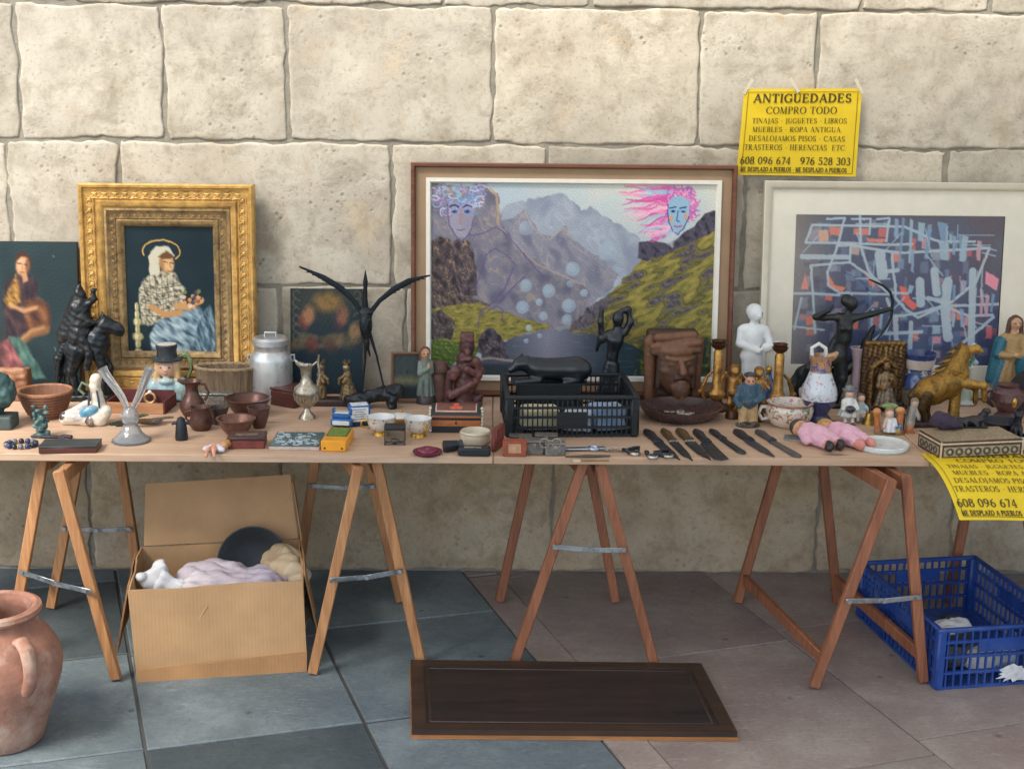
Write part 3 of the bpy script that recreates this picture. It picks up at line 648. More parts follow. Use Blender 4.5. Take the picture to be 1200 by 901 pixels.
k = cv.poly([(526, 356), (556, 352), (590, 364), (644, 379), (620, 386), (600, 392), (568, 400), (548, 414), (500, 426), (500, 362)], (136, 126, 64), 1, .8, 2, .2, 41)
nz = cv.noise(.28, 42, 2.2); cv.blend(k*np.clip(nz, 0, 1)*.9, (170, 154, 80)); cv.blend(k*np.clip(-nz-.1, 0, 1)*.9, (84, 88, 40))
k = cv.poly([(500, 394), (530, 398), (560, 404), (548, 420), (500, 430)], (70, 92, 44), .9, 1, 3, .2, 43); cv.blend(k*np.clip(cv.noise(.5, 44, 2), 0, 1), (150, 168, 70))
rock([(500, 366), (514, 360), (528, 376), (526, 396), (500, 394)], (76, 68, 70), (160, 136, 110), (44, 42, 48), 45, .25)
k = cv.poly([(560, 437), (560, 410), (600, 392), (640, 384), (700, 380), (760, 384), (770, 437)], (84, 90, 104), 1, 1, 1.5, .3, 51)
cv.blend(k*np.clip(1-np.abs(cv.X-640)/44, 0, 1)*.8, (142, 140, 152)); cv.blend(k*np.clip((cv.X-680)/50, 0, 1)*.9, (40, 62, 70)); cv.blend(k*np.clip(cv.noise(.12, 53, 6)-.2, 0, 1)*.5, (120, 126, 138))
rock([(554, 404), (562, 386), (574, 380), (584, 392), (592, 404), (594, 416), (570, 420)], (74, 68, 76), (150, 134, 124), (40, 38, 48), 55, .3)
cv.line([(540, 422), (570, 416), (604, 420)], 3, (170, 156, 146), .8); cv.poly([(540, 424), (620, 422), (640, 437), (500, 437), (500, 430)], (50, 62, 68), .9, 2)
k = cv.poly([(664, 384), (680, 364), (700, 350), (716, 338), (740, 312), (752, 300), (780, 290), (806, 276), (836, 250), (836, 437), (756, 437), (752, 404), (716, 392)], (128, 120, 62), 1, 1, 2, .2, 61)
n1 = cv.noise(.075, 62, 3.2, -26); n2 = cv.noise(.16, 63, 2.6, -30); n3 = cv.noise(.5, 64, 1.6, -30)
cv.blend(k*np.clip(n1*2.4-.15, 0, 1), (92, 84, 92)); cv.blend(k*np.clip(n1*2.4-.15, 0, 1)*np.clip(n3, 0, 1)*.8, (134, 122, 126)); cv.blend(k*np.clip(n1*2.4-.15, 0, 1)*np.clip(-n3, 0, 1)*.8, (54, 50, 60))
cv.blend(k*np.clip(-n1*2.2, 0, 1)*np.clip(.5+n2, 0, 1)*.9, (168, 150, 76)); cv.blend(k*np.exp(-((n1-.02)/.07)**2)*.55, (58, 56, 40)); cv.blend(k*np.clip(-n2-.25, 0, 1)*.8, (92, 96, 44)); cv.blend(k*np.clip(n3-.35, 0, 1)*np.clip(-n1*2, 0, 1)*.6, (196, 178, 104))
rock([(664, 386), (678, 366), (694, 352), (716, 342), (700, 364), (684, 380)], (98, 90, 98), (140, 130, 134), (60, 56, 66), 66, .3)
rock([(745, 300), (746, 282), (762, 279), (780, 284), (794, 274), (812, 262), (822, 248), (836, 246), (836, 268), (806, 282), (780, 294), (756, 303)], (78, 74, 88), (112, 104, 112), (50, 48, 60), 67, .3, 1.2)
k = cv.poly([(742, 437), (748, 404), (770, 388), (836, 392), (836, 437)], (44, 60, 54), .85, 3, 4, .2, 71); cv.blend(k*np.clip(cv.noise(.35, 72)-.05, 0, 1), (160, 148, 52)); cv.blend(k*np.clip(cv.noise(.5, 73)-.2, 0, 1), (90, 116, 64))
for (x, y, r, a) in ((612, 267, 8, .5), (709, 291, 11, .45), (668, 313, 8, .8), (613, 332, 7, .75), (640, 338, 7.5, .8), (682, 340, 4.2, .85), (609, 357, 7.5, .8), (629, 351, 4, .85), (664, 355, 8, .85), (634, 367, 5, .75), (662, 371, 6, .7), (617, 381, 3.6, .9), (665, 330, 4, .5), (720, 312, 4.5, .4), (614, 396, 2.6, .7), (630, 390, 2.6, .7)):
    cv.oval(x, y, r, r, (160, 182, 196), a*.75, .4); cv.oval(x-.8, y-1, r*.65, r*.65, (176, 198, 208), a*.45, .6); cv.ring(x, y, r*.9, r*.9, .7, (196, 210, 216), a*.45)
# the two faces drawn over it
cv.poly([(520, 238), (522, 262), (529, 276), (536, 283), (544, 276), (551, 260), (552, 238)], (160, 156, 172), .7, 1.4)
r = random.Random(4)
for i in range(90):
    x, y = 503+r.random()*58, 218+r.random()*24*(1 if 518 < 506+r.random()*50 else 1.4); cv.ring(x, y, 2+r.random()*5, 2+r.random()*3, 1.4, r.choice([(176, 160, 200), (150, 186, 208), (196, 196, 216), (140, 110, 160), (110, 150, 190)]), .8, r.random()*180, 200+r.random()*160)
for sx in (528, 543):
    cv.line([(sx-5, 244), (sx, 241.5), (sx+5, 243.5)], 2, (60, 64, 120)); cv.oval(sx, 249, 4, 2.2, (70, 110, 170)); cv.oval(sx, 249, 1.4, 1.4, (30, 34, 80))
cv.line([(536, 248), (534.5, 262), (538, 263.5)], 1.3, (170, 120, 120)); cv.line([(532, 269.6), (536, 270.2), (540, 269.6)], 1.5, (96, 104, 150)); cv.line([(520, 240), (522, 264), (530, 277), (537, 283), (546, 274), (551, 256)], 1.4, (96, 84, 130), .9)
for p in ([(546, 276), (560, 274), (578, 266), (592, 276), (606, 292), (622, 310), (634, 322)], [(552, 338), (562, 312), (566, 298), (576, 290), (590, 298), (602, 310)], [(598, 312), (588, 336), (574, 352), (560, 362), (556, 380)], [(562, 366), (578, 356), (586, 360), (584, 374)], [(612, 322), (598, 334), (582, 352)]): cv.line(p, 1.7, (100, 84, 130), .75)
for i in range(64):
    y0 = 218+r.random()*54; L = 22+r.random()*46; x0 = 780+r.random()*8
    if y0 > 248: L *= .6
    pts = [(x0-L*t, y0+2.6*math.sin(t*6+i)+(y0-235)*.25*t+4*t*t) for t in (0, .2, .4, .6, .8, 1)]
    cv.line(pts, 4.4, r.choice([(226, 110, 170), (240, 150, 190), (204, 90, 160), (240, 190, 206), (150, 190, 214)]), .85, taper=True)
for i in range(80):
    a = r.random()*3.9-2.6; rr_ = 11+r.random()*12; cv.ring(792+rr_*math.cos(a), 240+rr_*1.1*math.sin(a), 3, 3.4, 1.6, r.choice([(226, 110, 170), (240, 150, 190), (196, 96, 170), (150, 120, 190)]), .85, r.random()*200, 200+r.random()*160)
cv.poly([(778, 238), (780, 258), (785, 268), (791, 273), (798, 266), (804, 254), (804, 236), (796, 229), (784, 230)], (150, 184, 206), 1, .8)
for sx in (785, 797):
    cv.line([(sx-4, 243), (sx+3, 241.5)], 1.4, (40, 60, 110)); cv.oval(sx, 246.5, 3, 1.6, (60, 120, 180)); cv.oval(sx, 246.5, 1.1, 1.2, (20, 30, 60))
cv.line([(791, 246), (789.5, 257), (793, 258)], 1.2, (50, 90, 150)); cv.line([(787, 263.2), (791, 264), (795, 263)], 1.8, (176, 96, 126)); cv.oval(783, 255, 2.2, 4, (226, 160, 90), .8); cv.oval(800, 252, 2, 4, (226, 150, 100), .8)
cv.line([(778, 238), (780, 258), (785, 268), (791, 273), (798, 266), (804, 252)], 1.1, (70, 60, 130)); cv.poly([(778, 272), (788, 268), (786, 288), (776, 282)], (200, 200, 206), .7, 1.5)
cv.strokes(.9, 7, 80); cv.mul(1+.05*cv.noise(1.6, 81)); cv.a = np.clip((cv.a-96)*1.04+100, 0, 255)
P = Picture('landscape_painting', 'large framed mountain lake painting with two faces and pink hair', (480.5, 191), (860, 193), (484, 462), (858, 464), yb=WALL-.10)
u = P.w/379.0
TAUPE = mat((158, 132, 104), .85, 0, .1, 8, .25, bsc=500, bdist=.0006); FRW = wood((134, 84, 58), (92, 54, 38), 'x', 16, .45)
P.backing(2*u, .004, DARKPLY, y=.004)
P.ring('outer_moulding', [(0, -.008), (0, .028), (1.5*u, .031), (4*u, .030), (5.5*u, .022), (5.5*u, .0)], FRW)
P.ring('fabric_mat', [(5.6*u, .012), (19*u, .012)], TAUPE)
P.ring('inner_slip', [(17.5*u, .0125), (17.5*u, .021), (22*u, .020), (23.5*u, .013), (23.5*u, .004)], mat((232, 228, 214), .6, 0, .06, 30, .1))
P.art(cv, 22.5*u, 22.5*u, 22.5*u, 22.5*u, -.008, OIL)
# ---------------- gilt frame with a robed haloed figure on a dark ground
cv = Canvas(147, 263, 252, 402, 1.8, (24, 42, 50)); cv.blend(np.clip(.4+cv.noise(.06, 3), 0, 1)*.35, (40, 62, 64))
def shade(k, c1, c2, seed, f=.2, st=2.0, ang=60): nz = cv.noise(f, seed, st, ang); cv.blend(k*np.clip(nz, 0, 1)*.9, c1); cv.blend(k*np.clip(-nz, 0, 1)*.9, c2)
k = cv.poly([(176, 402), (172, 384), (184, 364), (206, 356), (232, 352), (244, 366), (250, 402)], (128, 152, 162), 1, 1.5, 2, .1, 5); shade(k, (206, 216, 214), (44, 66, 80), 21, .17, 2.6, 35)
k = cv.poly([(222, 402), (236, 356), (246, 350), (252, 370), (252, 402)], (90, 116, 130), 1, 1.5, 2, .1, 7); shade(k, (170, 188, 192), (34, 54, 66), 22, .2, 2.6, 70)
k = cv.poly([(166, 372), (162, 344), (168, 322), (184, 312), (204, 316), (216, 332), (214, 352), (190, 366)], (176, 168, 142), 1, 1.4, 2, .15, 6); shade(k, (226, 220, 198), (58, 54, 46), 23, .42, 1.4, 30)
for i in range(6): cv.line([(164, 326+i*7), (186, 332+i*6), (212, 328+i*5)], .9, (54, 52, 46), .6); cv.line([(168+i*7, 318), (170+i*7, 362)], .8, (54, 52, 46), .45)
cv.poly([(176, 318), (174, 298), (184, 286), (198, 286), (206, 296), (200, 304), (190, 300), (186, 318)], (206, 200, 176), 1, 1, 1, .3, 8)
cv.oval(196, 304, 8.5, 11, (200, 156, 104), 1, .3, -18); cv.oval(198, 306, 5, 7.5, (222, 184, 132), .7, .7, -18); cv.oval(190, 306, 3, 8, (140, 96, 60), .5, .8); cv.poly([(186, 298), (196, 291), (206, 298), (200, 300), (190, 300)], (96, 62, 38), .9, 1)
cv.line([(193, 303), (197, 303.5)], 1, (70, 44, 30)); cv.line([(201, 304), (204, 305)], 1, (70, 44, 30)); cv.line([(199.5, 304), (200.5, 309)], .8, (150, 100, 64)); cv.line([(197, 313), (201, 313.5)], 1.1, (164, 84, 66))
cv.ring(190, 292, 22, 12, 1.8, (206, 162, 84), .95, 160, 400)
cv.line([(206, 350), (220, 352), (232, 346)], 7, (196, 150, 98), 1, 1.4); cv.oval(234, 344, 5, 4, (206, 162, 108), 1, .4); cv.line([(176, 352), (192, 360), (210, 358)], 6.5, (190, 142, 92), 1, 1.4)
for i in range(26): cv.oval(214+r.random()*22, 334+r.random()*18, 2.4, 2.2, r.choice([(176, 60, 60), (214, 160, 100), (90, 60, 90), (120, 130, 70), (226, 200, 170)]), .9, .4)
for y_, w_ in ((402, 8), (392, 5), (384, 9), (376, 4), (368, 7), (360, 4), (352, 3)): cv.oval(159, y_, w_*.7, 5, (186, 174, 122), .95, .4); cv.oval(157.5, y_, w_*.25, 3.6, (236, 228, 190), .8, .6)
cv.strokes(1.1, 7, 9)
P = Picture('gilt_framed_painting', 'gilt carved frame holding a dark picture of a haloed robed figure', (97, 213.5), (300, 217), (100, 446), (301, 449), ytop=WALL-.05)
u = P.w/202.0
GOLD = mat((210, 166, 92), .42, .4, .25, 40, .5, dirt=(146, 108, 58), bsc=160, bdist=.003)
GOLDD = mat((154, 126, 82), .5, .3, .35, 50, .6, dirt=(74, 60, 40), bsc=190, bdist=.003)
P.backing(3*u, .006, DARKPLY, y=.006)
P.ring('outer_moulding', [(0, -.012), (0, .040), (2*u, .046), (4.5*u, .044), (6*u, .034), (19*u, .030), (21*u, .038), (25*u, .036), (28*u, .026), (28*u, 0)], GOLD)
P.ring('inner_moulding', [(28.2*u, .010), (28.2*u, .030), (31*u, .033), (33*u, .026), (41*u, .020), (43*u, .026), (46*u, .022), (49.5*u, .008), (49.5*u, .004)], GOLDD)
def scroll_mesh(m):
    mb = MB()
    for sx in (-1, 1):
        pts = [(sx*(2.2+2.8*t*math.cos(5.2*t)), 0, 2.8*t*math.sin(5.2*t)) for t in (.25, .4, .55, .7, .85, 1)]; mb.tube(pts, [.5, .8, 1.0, 1.1, .9, .6], 6)
    mb.ball((0, 0, 0), (1.6, 1.0, 2.2), 8, 5); mb.tube([(-5.5, 0, 4.2), (0, -.2, 3.2), (5.5, 0, 4.2)], [.4, .9, .4], 5); mb.tube([(-5.5, 0, -4.2), (0, -.2, -3.2), (5.5, 0, -4.2)], [.4, .9, .4], 5)
    return mb.mesh('scroll_ornament', True, m)
sm = scroll_mesh(u*1.25); sm2 = scroll_mesh(u*.7)
def along(n, fr, ins, hgt, me, material):
    for side in range(4):
        L, c = (P.w, P.h) if side % 2 == 0 else (P.h, P.w); cnt = n if side % 2 == 0 else round(n*P.h/P.w)
        for i in range(cnt):
            t = ins+(L-2*ins)*(i+.5)/cnt
            p = [(t, -hgt, ins), (P.w-ins, -hgt, t), (t, -hgt, P.h-ins), (ins, -hgt, t)][side]
            o = link('scroll_ornament', me, material, P.root, p); o.rotation_euler = (0, 0 if side % 2 == 0 else math.pi/2, 0)
along(15, 0, 12.5*u, .033, sm, GOLD); along(17, 0, 37.2*u, .0235, sm2, GOLDD)
P.art(cv, 49*u, 49*u, 47*u, 47*u, -.006, OIL, 'picture_panel')
# ---------------- silver frame with abstract
cv = Canvas(930, 247, 1171, 432, 1.5, (54, 62, 98))
cv.blend(np.clip((985-cv.X)/60, 0, 1), (116, 104, 96)); cv.blend(np.clip((cv.X-1110)/50+.4*cv.noise(.05, 3), 0, 1)*np.clip(1.3-(cv.Y-247)/120, 0, 1), (70, 48, 66)); cv.blend(np.clip(.3+cv.noise(.05, 4), 0, 1)*.45*np.clip((cv.X-960)/60, 0, 1), (72, 104, 136))
cv.blend(np.clip((cv.X-1020)/40, 0, 1)*np.clip(1-(cv.Y-247)/20, 0, 1)*.8, (64, 50, 68)); cv.blend(np.clip(cv.noise(.09, 5)-.4, 0, 1)*np.clip((cv.X-1090)/40, 0, 1), (130, 56, 72))
X = lambda a: 880+a/3.75
Yy = lambda a: 200+a/3.75
Rr = lambda x0, y0, x1, y1, c, al=.9: cv.poly([(X(x0), Yy(y0)), (X(x1), Yy(y0)), (X(x1), Yy(y1)), (X(x0), Yy(y1))], c, al, .8, .8, .3, int(x0))
OR, LB, PK = (222, 120, 100), (140, 166, 188), (206, 140, 150)
cv.blend(np.clip((1010-cv.X)/90, 0, 1)*np.clip((cv.Y-255)/40, 0, 1)*.45, (150, 150, 158))  # milky reflection of the glass, painted into the left of the sheet
ra = random.Random(21)
for i in range(150):
    x0, y0 = ra.uniform(200, 1060), ra.uniform(200, 800)
    if x0 > 1000 and y0 < 520 or x0 < 225 and y0 < 520: continue
    w_, h_ = ra.uniform(12, 46), ra.uniform(14, 60); Rr(x0, y0, x0+w_, y0+h_, ra.choice([(84, 108, 146), (106, 130, 158), (60, 66, 104), (128, 150, 172), (150, 160, 172), (58, 58, 92), (176, 150, 150)]+([OR, PK, (206, 104, 90)] if i % 3 == 0 else [])), ra.uniform(.35, .8))
for a in ((335, 235, 385, 275, OR), (440, 240, 505, 272, OR), (548, 240, 590, 280, (204, 90, 90)), (250, 250, 330, 300, (150, 140, 150)), (290, 250, 330, 305, (206, 160, 130)), (430, 320, 470, 360, (190, 160, 150)), (500, 285, 590, 305, OR), (615, 350, 650, 390, OR), (690, 285, 715, 345, (200, 90, 84)), (740, 280, 762, 330, PK), (850, 340, 870, 380, (190, 84, 90)), (905, 330, 940, 385, LB), (940, 335, 960, 365, (180, 80, 96)), (632, 650, 655, 705, OR), (720, 710, 745, 755, OR), (805, 680, 840, 720, (150, 176, 190)), (805, 730, 845, 765, PK), (880, 610, 900, 660, PK), (908, 615, 930, 655, OR), (940, 640, 960, 680, PK), (1040, 680, 1068, 740, (206, 104, 110)), (450, 660, 480, 700, OR), (330, 540, 360, 570, OR), (545, 640, 570, 690, (180, 90, 100)), (250, 640, 285, 680, OR)): Rr(*a)
cv.poly([(X(650), Yy(500)), (X(680), Yy(505)), (X(700), Yy(560)), (X(740), Yy(590)), (X(715), Yy(612)), (X(665), Yy(570))], (220, 96, 86), 1, .8); cv.poly([(X(330), Yy(440)), (X(352), Yy(470)), (X(370), Yy(500)), (X(420), Yy(510)), (X(400), Yy(532)), (X(345), Yy(505))], (228, 124, 92), 1, 1)
cv.poly([(X(1025), Yy(430)), (X(1085), Yy(465)), (X(1078), Yy(522)), (X(1025), Yy(485))], (226, 140, 160), 1, .7); cv.poly([(X(220), Yy(520)), (X(238), Yy(448)), (X(255), Yy(520))], (220, 140, 124), .95, .7)
cv.poly([(X(500), Yy(450)), (X(545), Yy(470)), (X(548), Yy(510)), (X(520), Yy(500))], (208, 110, 96), .9, .8)
lines = [([(235, 305), (260, 228), (660, 232), (810, 298), (970, 296)], 7), ([(235, 308), (400, 308), (600, 315), (700, 310)], 7), ([(375, 320), (430, 318), (600, 345), (660, 350), (1035, 325), (985, 480), (880, 575), (740, 645), (680, 605), (640, 560), (610, 350)], 8),
         ([(222, 372), (420, 372)], 14), ([(322, 200), (400, 196), (372, 330), (335, 440)], 7), ([(430, 200), (512, 198), (510, 270)], 6), ([(540, 200), (592, 194), (585, 300)], 6), ([(465, 180), (475, 320), (515, 440), (600, 525)], 7), ([(430, 318), (430, 395), (260, 412), (275, 540), (290, 720)], 7), ([(430, 395), (510, 450), (600, 530), (690, 535)], 7),
         ([(335, 440), (340, 500), (390, 535), (620, 540)], 7), ([(195, 540), (260, 538), (390, 545)], 8), ([(200, 700), (225, 560)], 6), ([(195, 690), (330, 705)], 6), ([(640, 640), (740, 625), (850, 590), (960, 635), (1065, 630)], 8), ([(880, 575), (960, 500)], 6), ([(980, 800), (975, 600), (968, 430)], 20), ([(862, 480), (855, 600), (875, 735)], 26), ([(740, 480), (748, 580)], 24), ([(800, 430), (815, 530)], 22), ([(640, 640), (655, 800)], 14), ([(710, 670), (712, 800)], 12), ([(600, 560), (625, 630), (600, 710), (540, 760)], 9), ([(560, 360), (575, 450)], 30), ([(640, 430), (595, 435)], 12), ([(1070, 640), (985, 720), (900, 800)], 9), ([(880, 590), (1090, 580)], 8), ([(600, 720), (760, 710)], 10), ([(780, 555), (870, 580)], 12)]
for p, w in lines: cv.line([(X(a), Yy(b)) for a, b in p], w/3.75*1.6, (172, 188, 196), .95, .6)
for (x, y0, y1, w) in ((625, 195, 285, 14), (655, 190, 390, 10), (690, 195, 400, 12), (735, 210, 300, 24), (700, 330, 440, 12), (770, 235, 380, 16), (825, 208, 300, 34), (835, 300, 385, 36), (865, 262, 310, 12), (880, 268, 360, 12), (902, 262, 330, 14), (928, 268, 390, 22), (990, 290, 385, 16), (705, 495, 535, 18), (890, 490, 570, 12), (935, 470, 530, 14), (1012, 510, 640, 12), (1040, 535, 640, 14), (1065, 530, 620, 12), (930, 600, 690, 14), (900, 620, 690, 10), (580, 600, 700, 12), (540, 600, 720, 10)):
    dx_ = random.uniform(-10, 10); w2 = w*.62; cv.poly([(X(x-w2), Yy(y0)), (X(x+w2), Yy(y0+6)), (X(x+dx_+w2*.8), Yy(y1)), (X(x+dx_-w2*.8), Yy(y1-5))], random.choice([(132, 160, 186), (150, 178, 192), (110, 146, 176), (196, 150, 160)]), .92, .6)
for i in range(34):
    x0, y0 = ra.uniform(230, 1040), ra.uniform(210, 790); L_ = ra.uniform(40, 150); a_ = ra.choice([0, 0, 90, 90, 75, 15, 50, 130]); cv.line([(X(x0), Yy(y0)), (X(x0+L_*math.cos(math.radians(a_))), Yy(y0+L_*math.sin(math.radians(a_))))], ra.uniform(4, 8)/3.75, (160, 182, 196), .85, .6)
cv.strokes(.6, 5, 30)
P = Picture('abstract_print', 'silver framed abstract of pale blue lines and coral patches', (890, 209.5), (1212, 217), (893, 468), (1210, 474), yb=WALL-.10, ytop=WALL-.03)
u = P.w/320.0
P.backing(2*u, .004, DARKPLY, y=.004)
P.ring('silver_frame', [(0, -.006), (0, .022), (1*u, .024), (6*u, .022), (9*u, .016), (9*u, 0)], mat((214, 206, 184), .4, .4, .05, 20, 0))
P.ring('mount_board', [(8.5*u, .007), (38*u, .007), (38.6*u, .005)], mat((226, 220, 202), .8, 0, .04, 20, .03))
P.art(cv, 38*u, 40*u, 37*u, 37*u, -.0052, PRINT, 'abstract_sheet', 0)
mb = MB(); i_ = 11.5*u; mb.add([(i_, -.0095, i_), (P.w-i_, -.0095, i_), (P.w-i_, -.0095, P.h-i_), (i_, -.0095, P.h-i_)], [(0, 1, 2, 3)]); GZ = link('glazing', mb.mesh('glazing', False), None, P.root)
m, n, l, b = _new('thin_glazing'); n.remove(b); tr = n.new('ShaderNodeBsdfTransparent'); gl = n.new('ShaderNodeBsdfGlossy'); gl.inputs['Roughness'].default_value = .02; mx = n.new('ShaderNodeMixShader'); mx.inputs[0].default_value = .05; l.new(tr.outputs[0], mx.inputs[1]); l.new(gl.outputs[0], mx.inputs[2]); l.new(mx.outputs[0], n['Material Output'].inputs[0]); THIN = m
GZ.data.materials.append(m)
# ---------------- unframed dark oil at left
cv = Canvas(-75, 282, 92, 455, 1.6, (34, 52, 56)); cv.blend(np.clip(.5+cv.noise(.03, 3), 0, 1)*.5, (50, 70, 70)); cv.blend(np.clip(cv.noise(.05, 4), 0, 1)*.5, (24, 36, 42)); cv.blend(np.clip((cv.Y-400)/50, 0, 1)*.5, (22, 36, 46))
k = cv.poly([(8, 332), (16, 320), (34, 318), (44, 332), (46, 366), (36, 394), (6, 396), (2, 360)], (58, 44, 50), .95, 3, 2, .1, 6); shade(k, (92, 66, 66), (30, 28, 36), 31, .14, 2, 70)
k = cv.poly([(20, 320), (12, 334), (4, 350), (12, 360), (24, 352), (24, 336)], (150, 112, 56), .95, 2, 1, .2, 7); shade(k, (206, 160, 84), (84, 58, 36), 32, .3, 2, 60)
cv.poly([(26, 318), (32, 316), (34, 326), (28, 330)], (186, 140, 104), .95, 1); cv.oval(28, 309, 8, 12, (190, 142, 104), 1, .35, 14); cv.oval(26, 308, 4.6, 8, (214, 172, 130), .7, .7, 14); cv.oval(34, 310, 3, 9, (104, 68, 50), .7, .6)
cv.poly([(18, 306), (20, 296), (30, 293), (38, 300), (38, 312), (34, 300), (26, 299)], (74, 48, 38), 1, 1.2); cv.line([(22, 307), (26, 307.5)], 1, (60, 36, 30)); cv.line([(30, 308), (33, 309)], 1, (60, 36, 30)); cv.line([(28, 308), (27, 314)], .8, (150, 100, 74)); cv.line([(25.5, 317), (29.5, 317.5)], 1.1, (150, 70, 60))
k = cv.poly([(30, 352), (44, 346), (56, 352), (60, 370), (54, 388), (38, 392), (28, 376)], (104, 66, 46), .95, 2.5, 2, .12, 8); shade(k, (150, 100, 66), (50, 34, 34), 33, .14, 2, 50)
cv.line([(14, 356), (28, 362), (42, 358)], 5, (186, 140, 98), .95, 1.6); cv.line([(52, 384), (36, 388), (20, 400)], 9, (132, 92, 60), .95, 2.5); cv.line([(50, 381), (36, 385), (22, 396)], 3.5, (190, 148, 98), .7, 2)
k = cv.poly([(8, 392), (22, 392), (40, 420), (52, 440), (38, 442), (22, 424)], (72, 106, 96), .95, 1.5, 1.5, .1, 8); shade(k, (104, 138, 122), (38, 62, 62), 34, .16, 2, 60); k = cv.poly([(-4, 400), (8, 394), (26, 426), (12, 440), (-8, 430)], (136, 78, 80), .95, 2); shade(k, (184, 120, 112), (80, 46, 54), 35, .16, 2, 70)
cv.poly([(-60, 430), (-40, 390), (-8, 384), (4, 410), (0, 455), (-60, 455)], (66, 50, 46), .8, 6, 4, .08, 9); cv.blur(1); cv.strokes(.8, 5, 10); cv.line([(64, 298), (65, 299)], 1.5, (90, 110, 110)); cv.line([(63, 404), (64, 408)], 1, (110, 120, 116))
P = Picture('unframed_oil_painting', 'unframed dark oil painting of a seated woman at the left edge', (-75, 281), (92, 284.5), (-73, 454), (92, 456))
P.backing(0, .02, DARKPLY, 'stretcher_bars', .0); P.art(cv, .001, .001, .001, .001, -.002, OIL)
# ---------------- small dark painting behind the black bird
cv = Canvas(341, 338, 425, 450, 1.8, (34, 50, 56)); cv.oval(384, 352, 16, 10, (150, 116, 66), .9, .8); cv.oval(384, 350, 30, 18, (120, 92, 56), .35, 1.2)
for i in range(60): x, y = 344+r.random()*78, 380+r.random()*24; cv.oval(x, y*.7+118+abs(x-384)*.1, 4+r.random()*4, 3, r.choice([(110, 92, 66), (132, 110, 80), (90, 76, 58)]), .35, .8)
for (x, y, c) in ((357, 372, (120, 66, 56)), (362, 366, (164, 116, 82)), (398, 374, (70, 54, 62)), (402, 366, (140, 96, 74)), (416, 384, (150, 116, 80)), (366, 400, (110, 60, 54)), (388, 402, (84, 60, 54))): cv.oval(x, y, 7, 10, c, .85, .7)
for i in range(7): cv.ring(348, 344+i*9, 4, 4, 1.6, (106, 92, 66), .7, 90, 330); cv.ring(419, 344+i*8, 4, 4, 1.6, (106, 92, 66), .6, 200, 440)
cv.blend(np.clip((cv.Y-400)/10, 0, 1)*.8, (26, 46, 56)); cv.strokes(1.0, 9, 12); cv.blend(np.clip(cv.noise(.3, 13), 0, 1)*.3, (30, 36, 38))
P = Picture('small_dark_painting', 'small dark brown painting on a board behind the black bird', (341, 337), (425, 339.5), (339, 448), (425, 451))
P.backing(0, .010, DARKPLY, 'board', .0); P.art(cv, .0015, .0015, .0015, .0015, -.002, OIL, 'painted_face')
# ---------------- little framed landscape further forward
cv = Canvas(461, 416, 494, 464, 2.2, (60, 70, 70)); cv.blend(np.clip((cv.Y-436)/8, 0, 1)*np.clip((452-cv.Y)/8, 0, 1), (112, 106, 76)); cv.blend(np.clip((cv.Y-448)/5, 0, 1), (36, 44, 46)); cv.mul(1+.1*cv.noise(.6, 14))
p0 = on_z(476, 472, TZ)
P = Picture('little_framed_picture', 'little brown framed dusk landscape behind the green robed statuette', (457, 412), (497, 413), (459, 469), (497, 469), yb=p0.y, ytop=p0.y+.045)
u = P.w/40.0; P.backing(1*u, .004, DARKPLY, y=.0); P.ring('wooden_frame', [(0, -.006), (0, .010), (2*u, .012), (4*u, .006), (4*u, 0)], mat((116, 84, 62), .6)); P.art(cv, 3.6*u, 3.6*u, 3.6*u, 3.6*u, -.002, OIL)
mb = MB(); mb.beam((P.w/2, .012, P.h*.7), (P.w/2, .10, P.h*.0+.008), .05, .003, up=(1, 0, 0)); link('easel_back', mb.mesh('easel_back', False), DARKPLY, P.root)
# ================================================================== THINGS ON THE LEFT BOARD
BRONZE = vmat(.38, .3, .3, 60, .45, .1, .5, .003, (62, 62, 56)); CLAYV = vmat(.55, 0, .25, 110, .4, 0, .5, .002, (120, 100, 84)); GLAZE = vmat(.2, 0, .15, 70, .1, .4, .5, .002, (176, 166, 150)); GILTV = vmat(.36, .65, .4, 110, .6, 0, .5, .003, (58, 44, 28))
BLK = (30, 36, 40); DBL = (24, 34, 40)
STEELP = mat((206, 208, 206), .34, .7, .08, 20, .04); SILV = mat((186, 178, 160), .3, .8, .15, 60, .08, dirt=(120, 108, 90)); COPPER = mat((98, 68, 58), .36, .45, .3, 50, .25, dirt=(70, 52, 48)); BRASS = mat((176, 136, 66), .35, .85, .3, 60, .2, dirt=(90, 66, 34))
WALNUT = wood((104, 58, 46), (66, 34, 28), 'x', 16, .4); BLACKP = mat((22, 30, 36), .4, 0, .2, 60, .08); GREYP = mat((120, 120, 116), .5, .2, .2, 60, .1)
WHITEG = mat((222, 222, 214), .2, 0, .06, 40, .0, coat=.5); GOLDR = mat((204, 160, 72), .3, .8, .2, 60, .1); REDW = mat((112, 52, 46), .5, 0, .3, 50, .2)
def path(*p): return [Vector(q) for q in p]
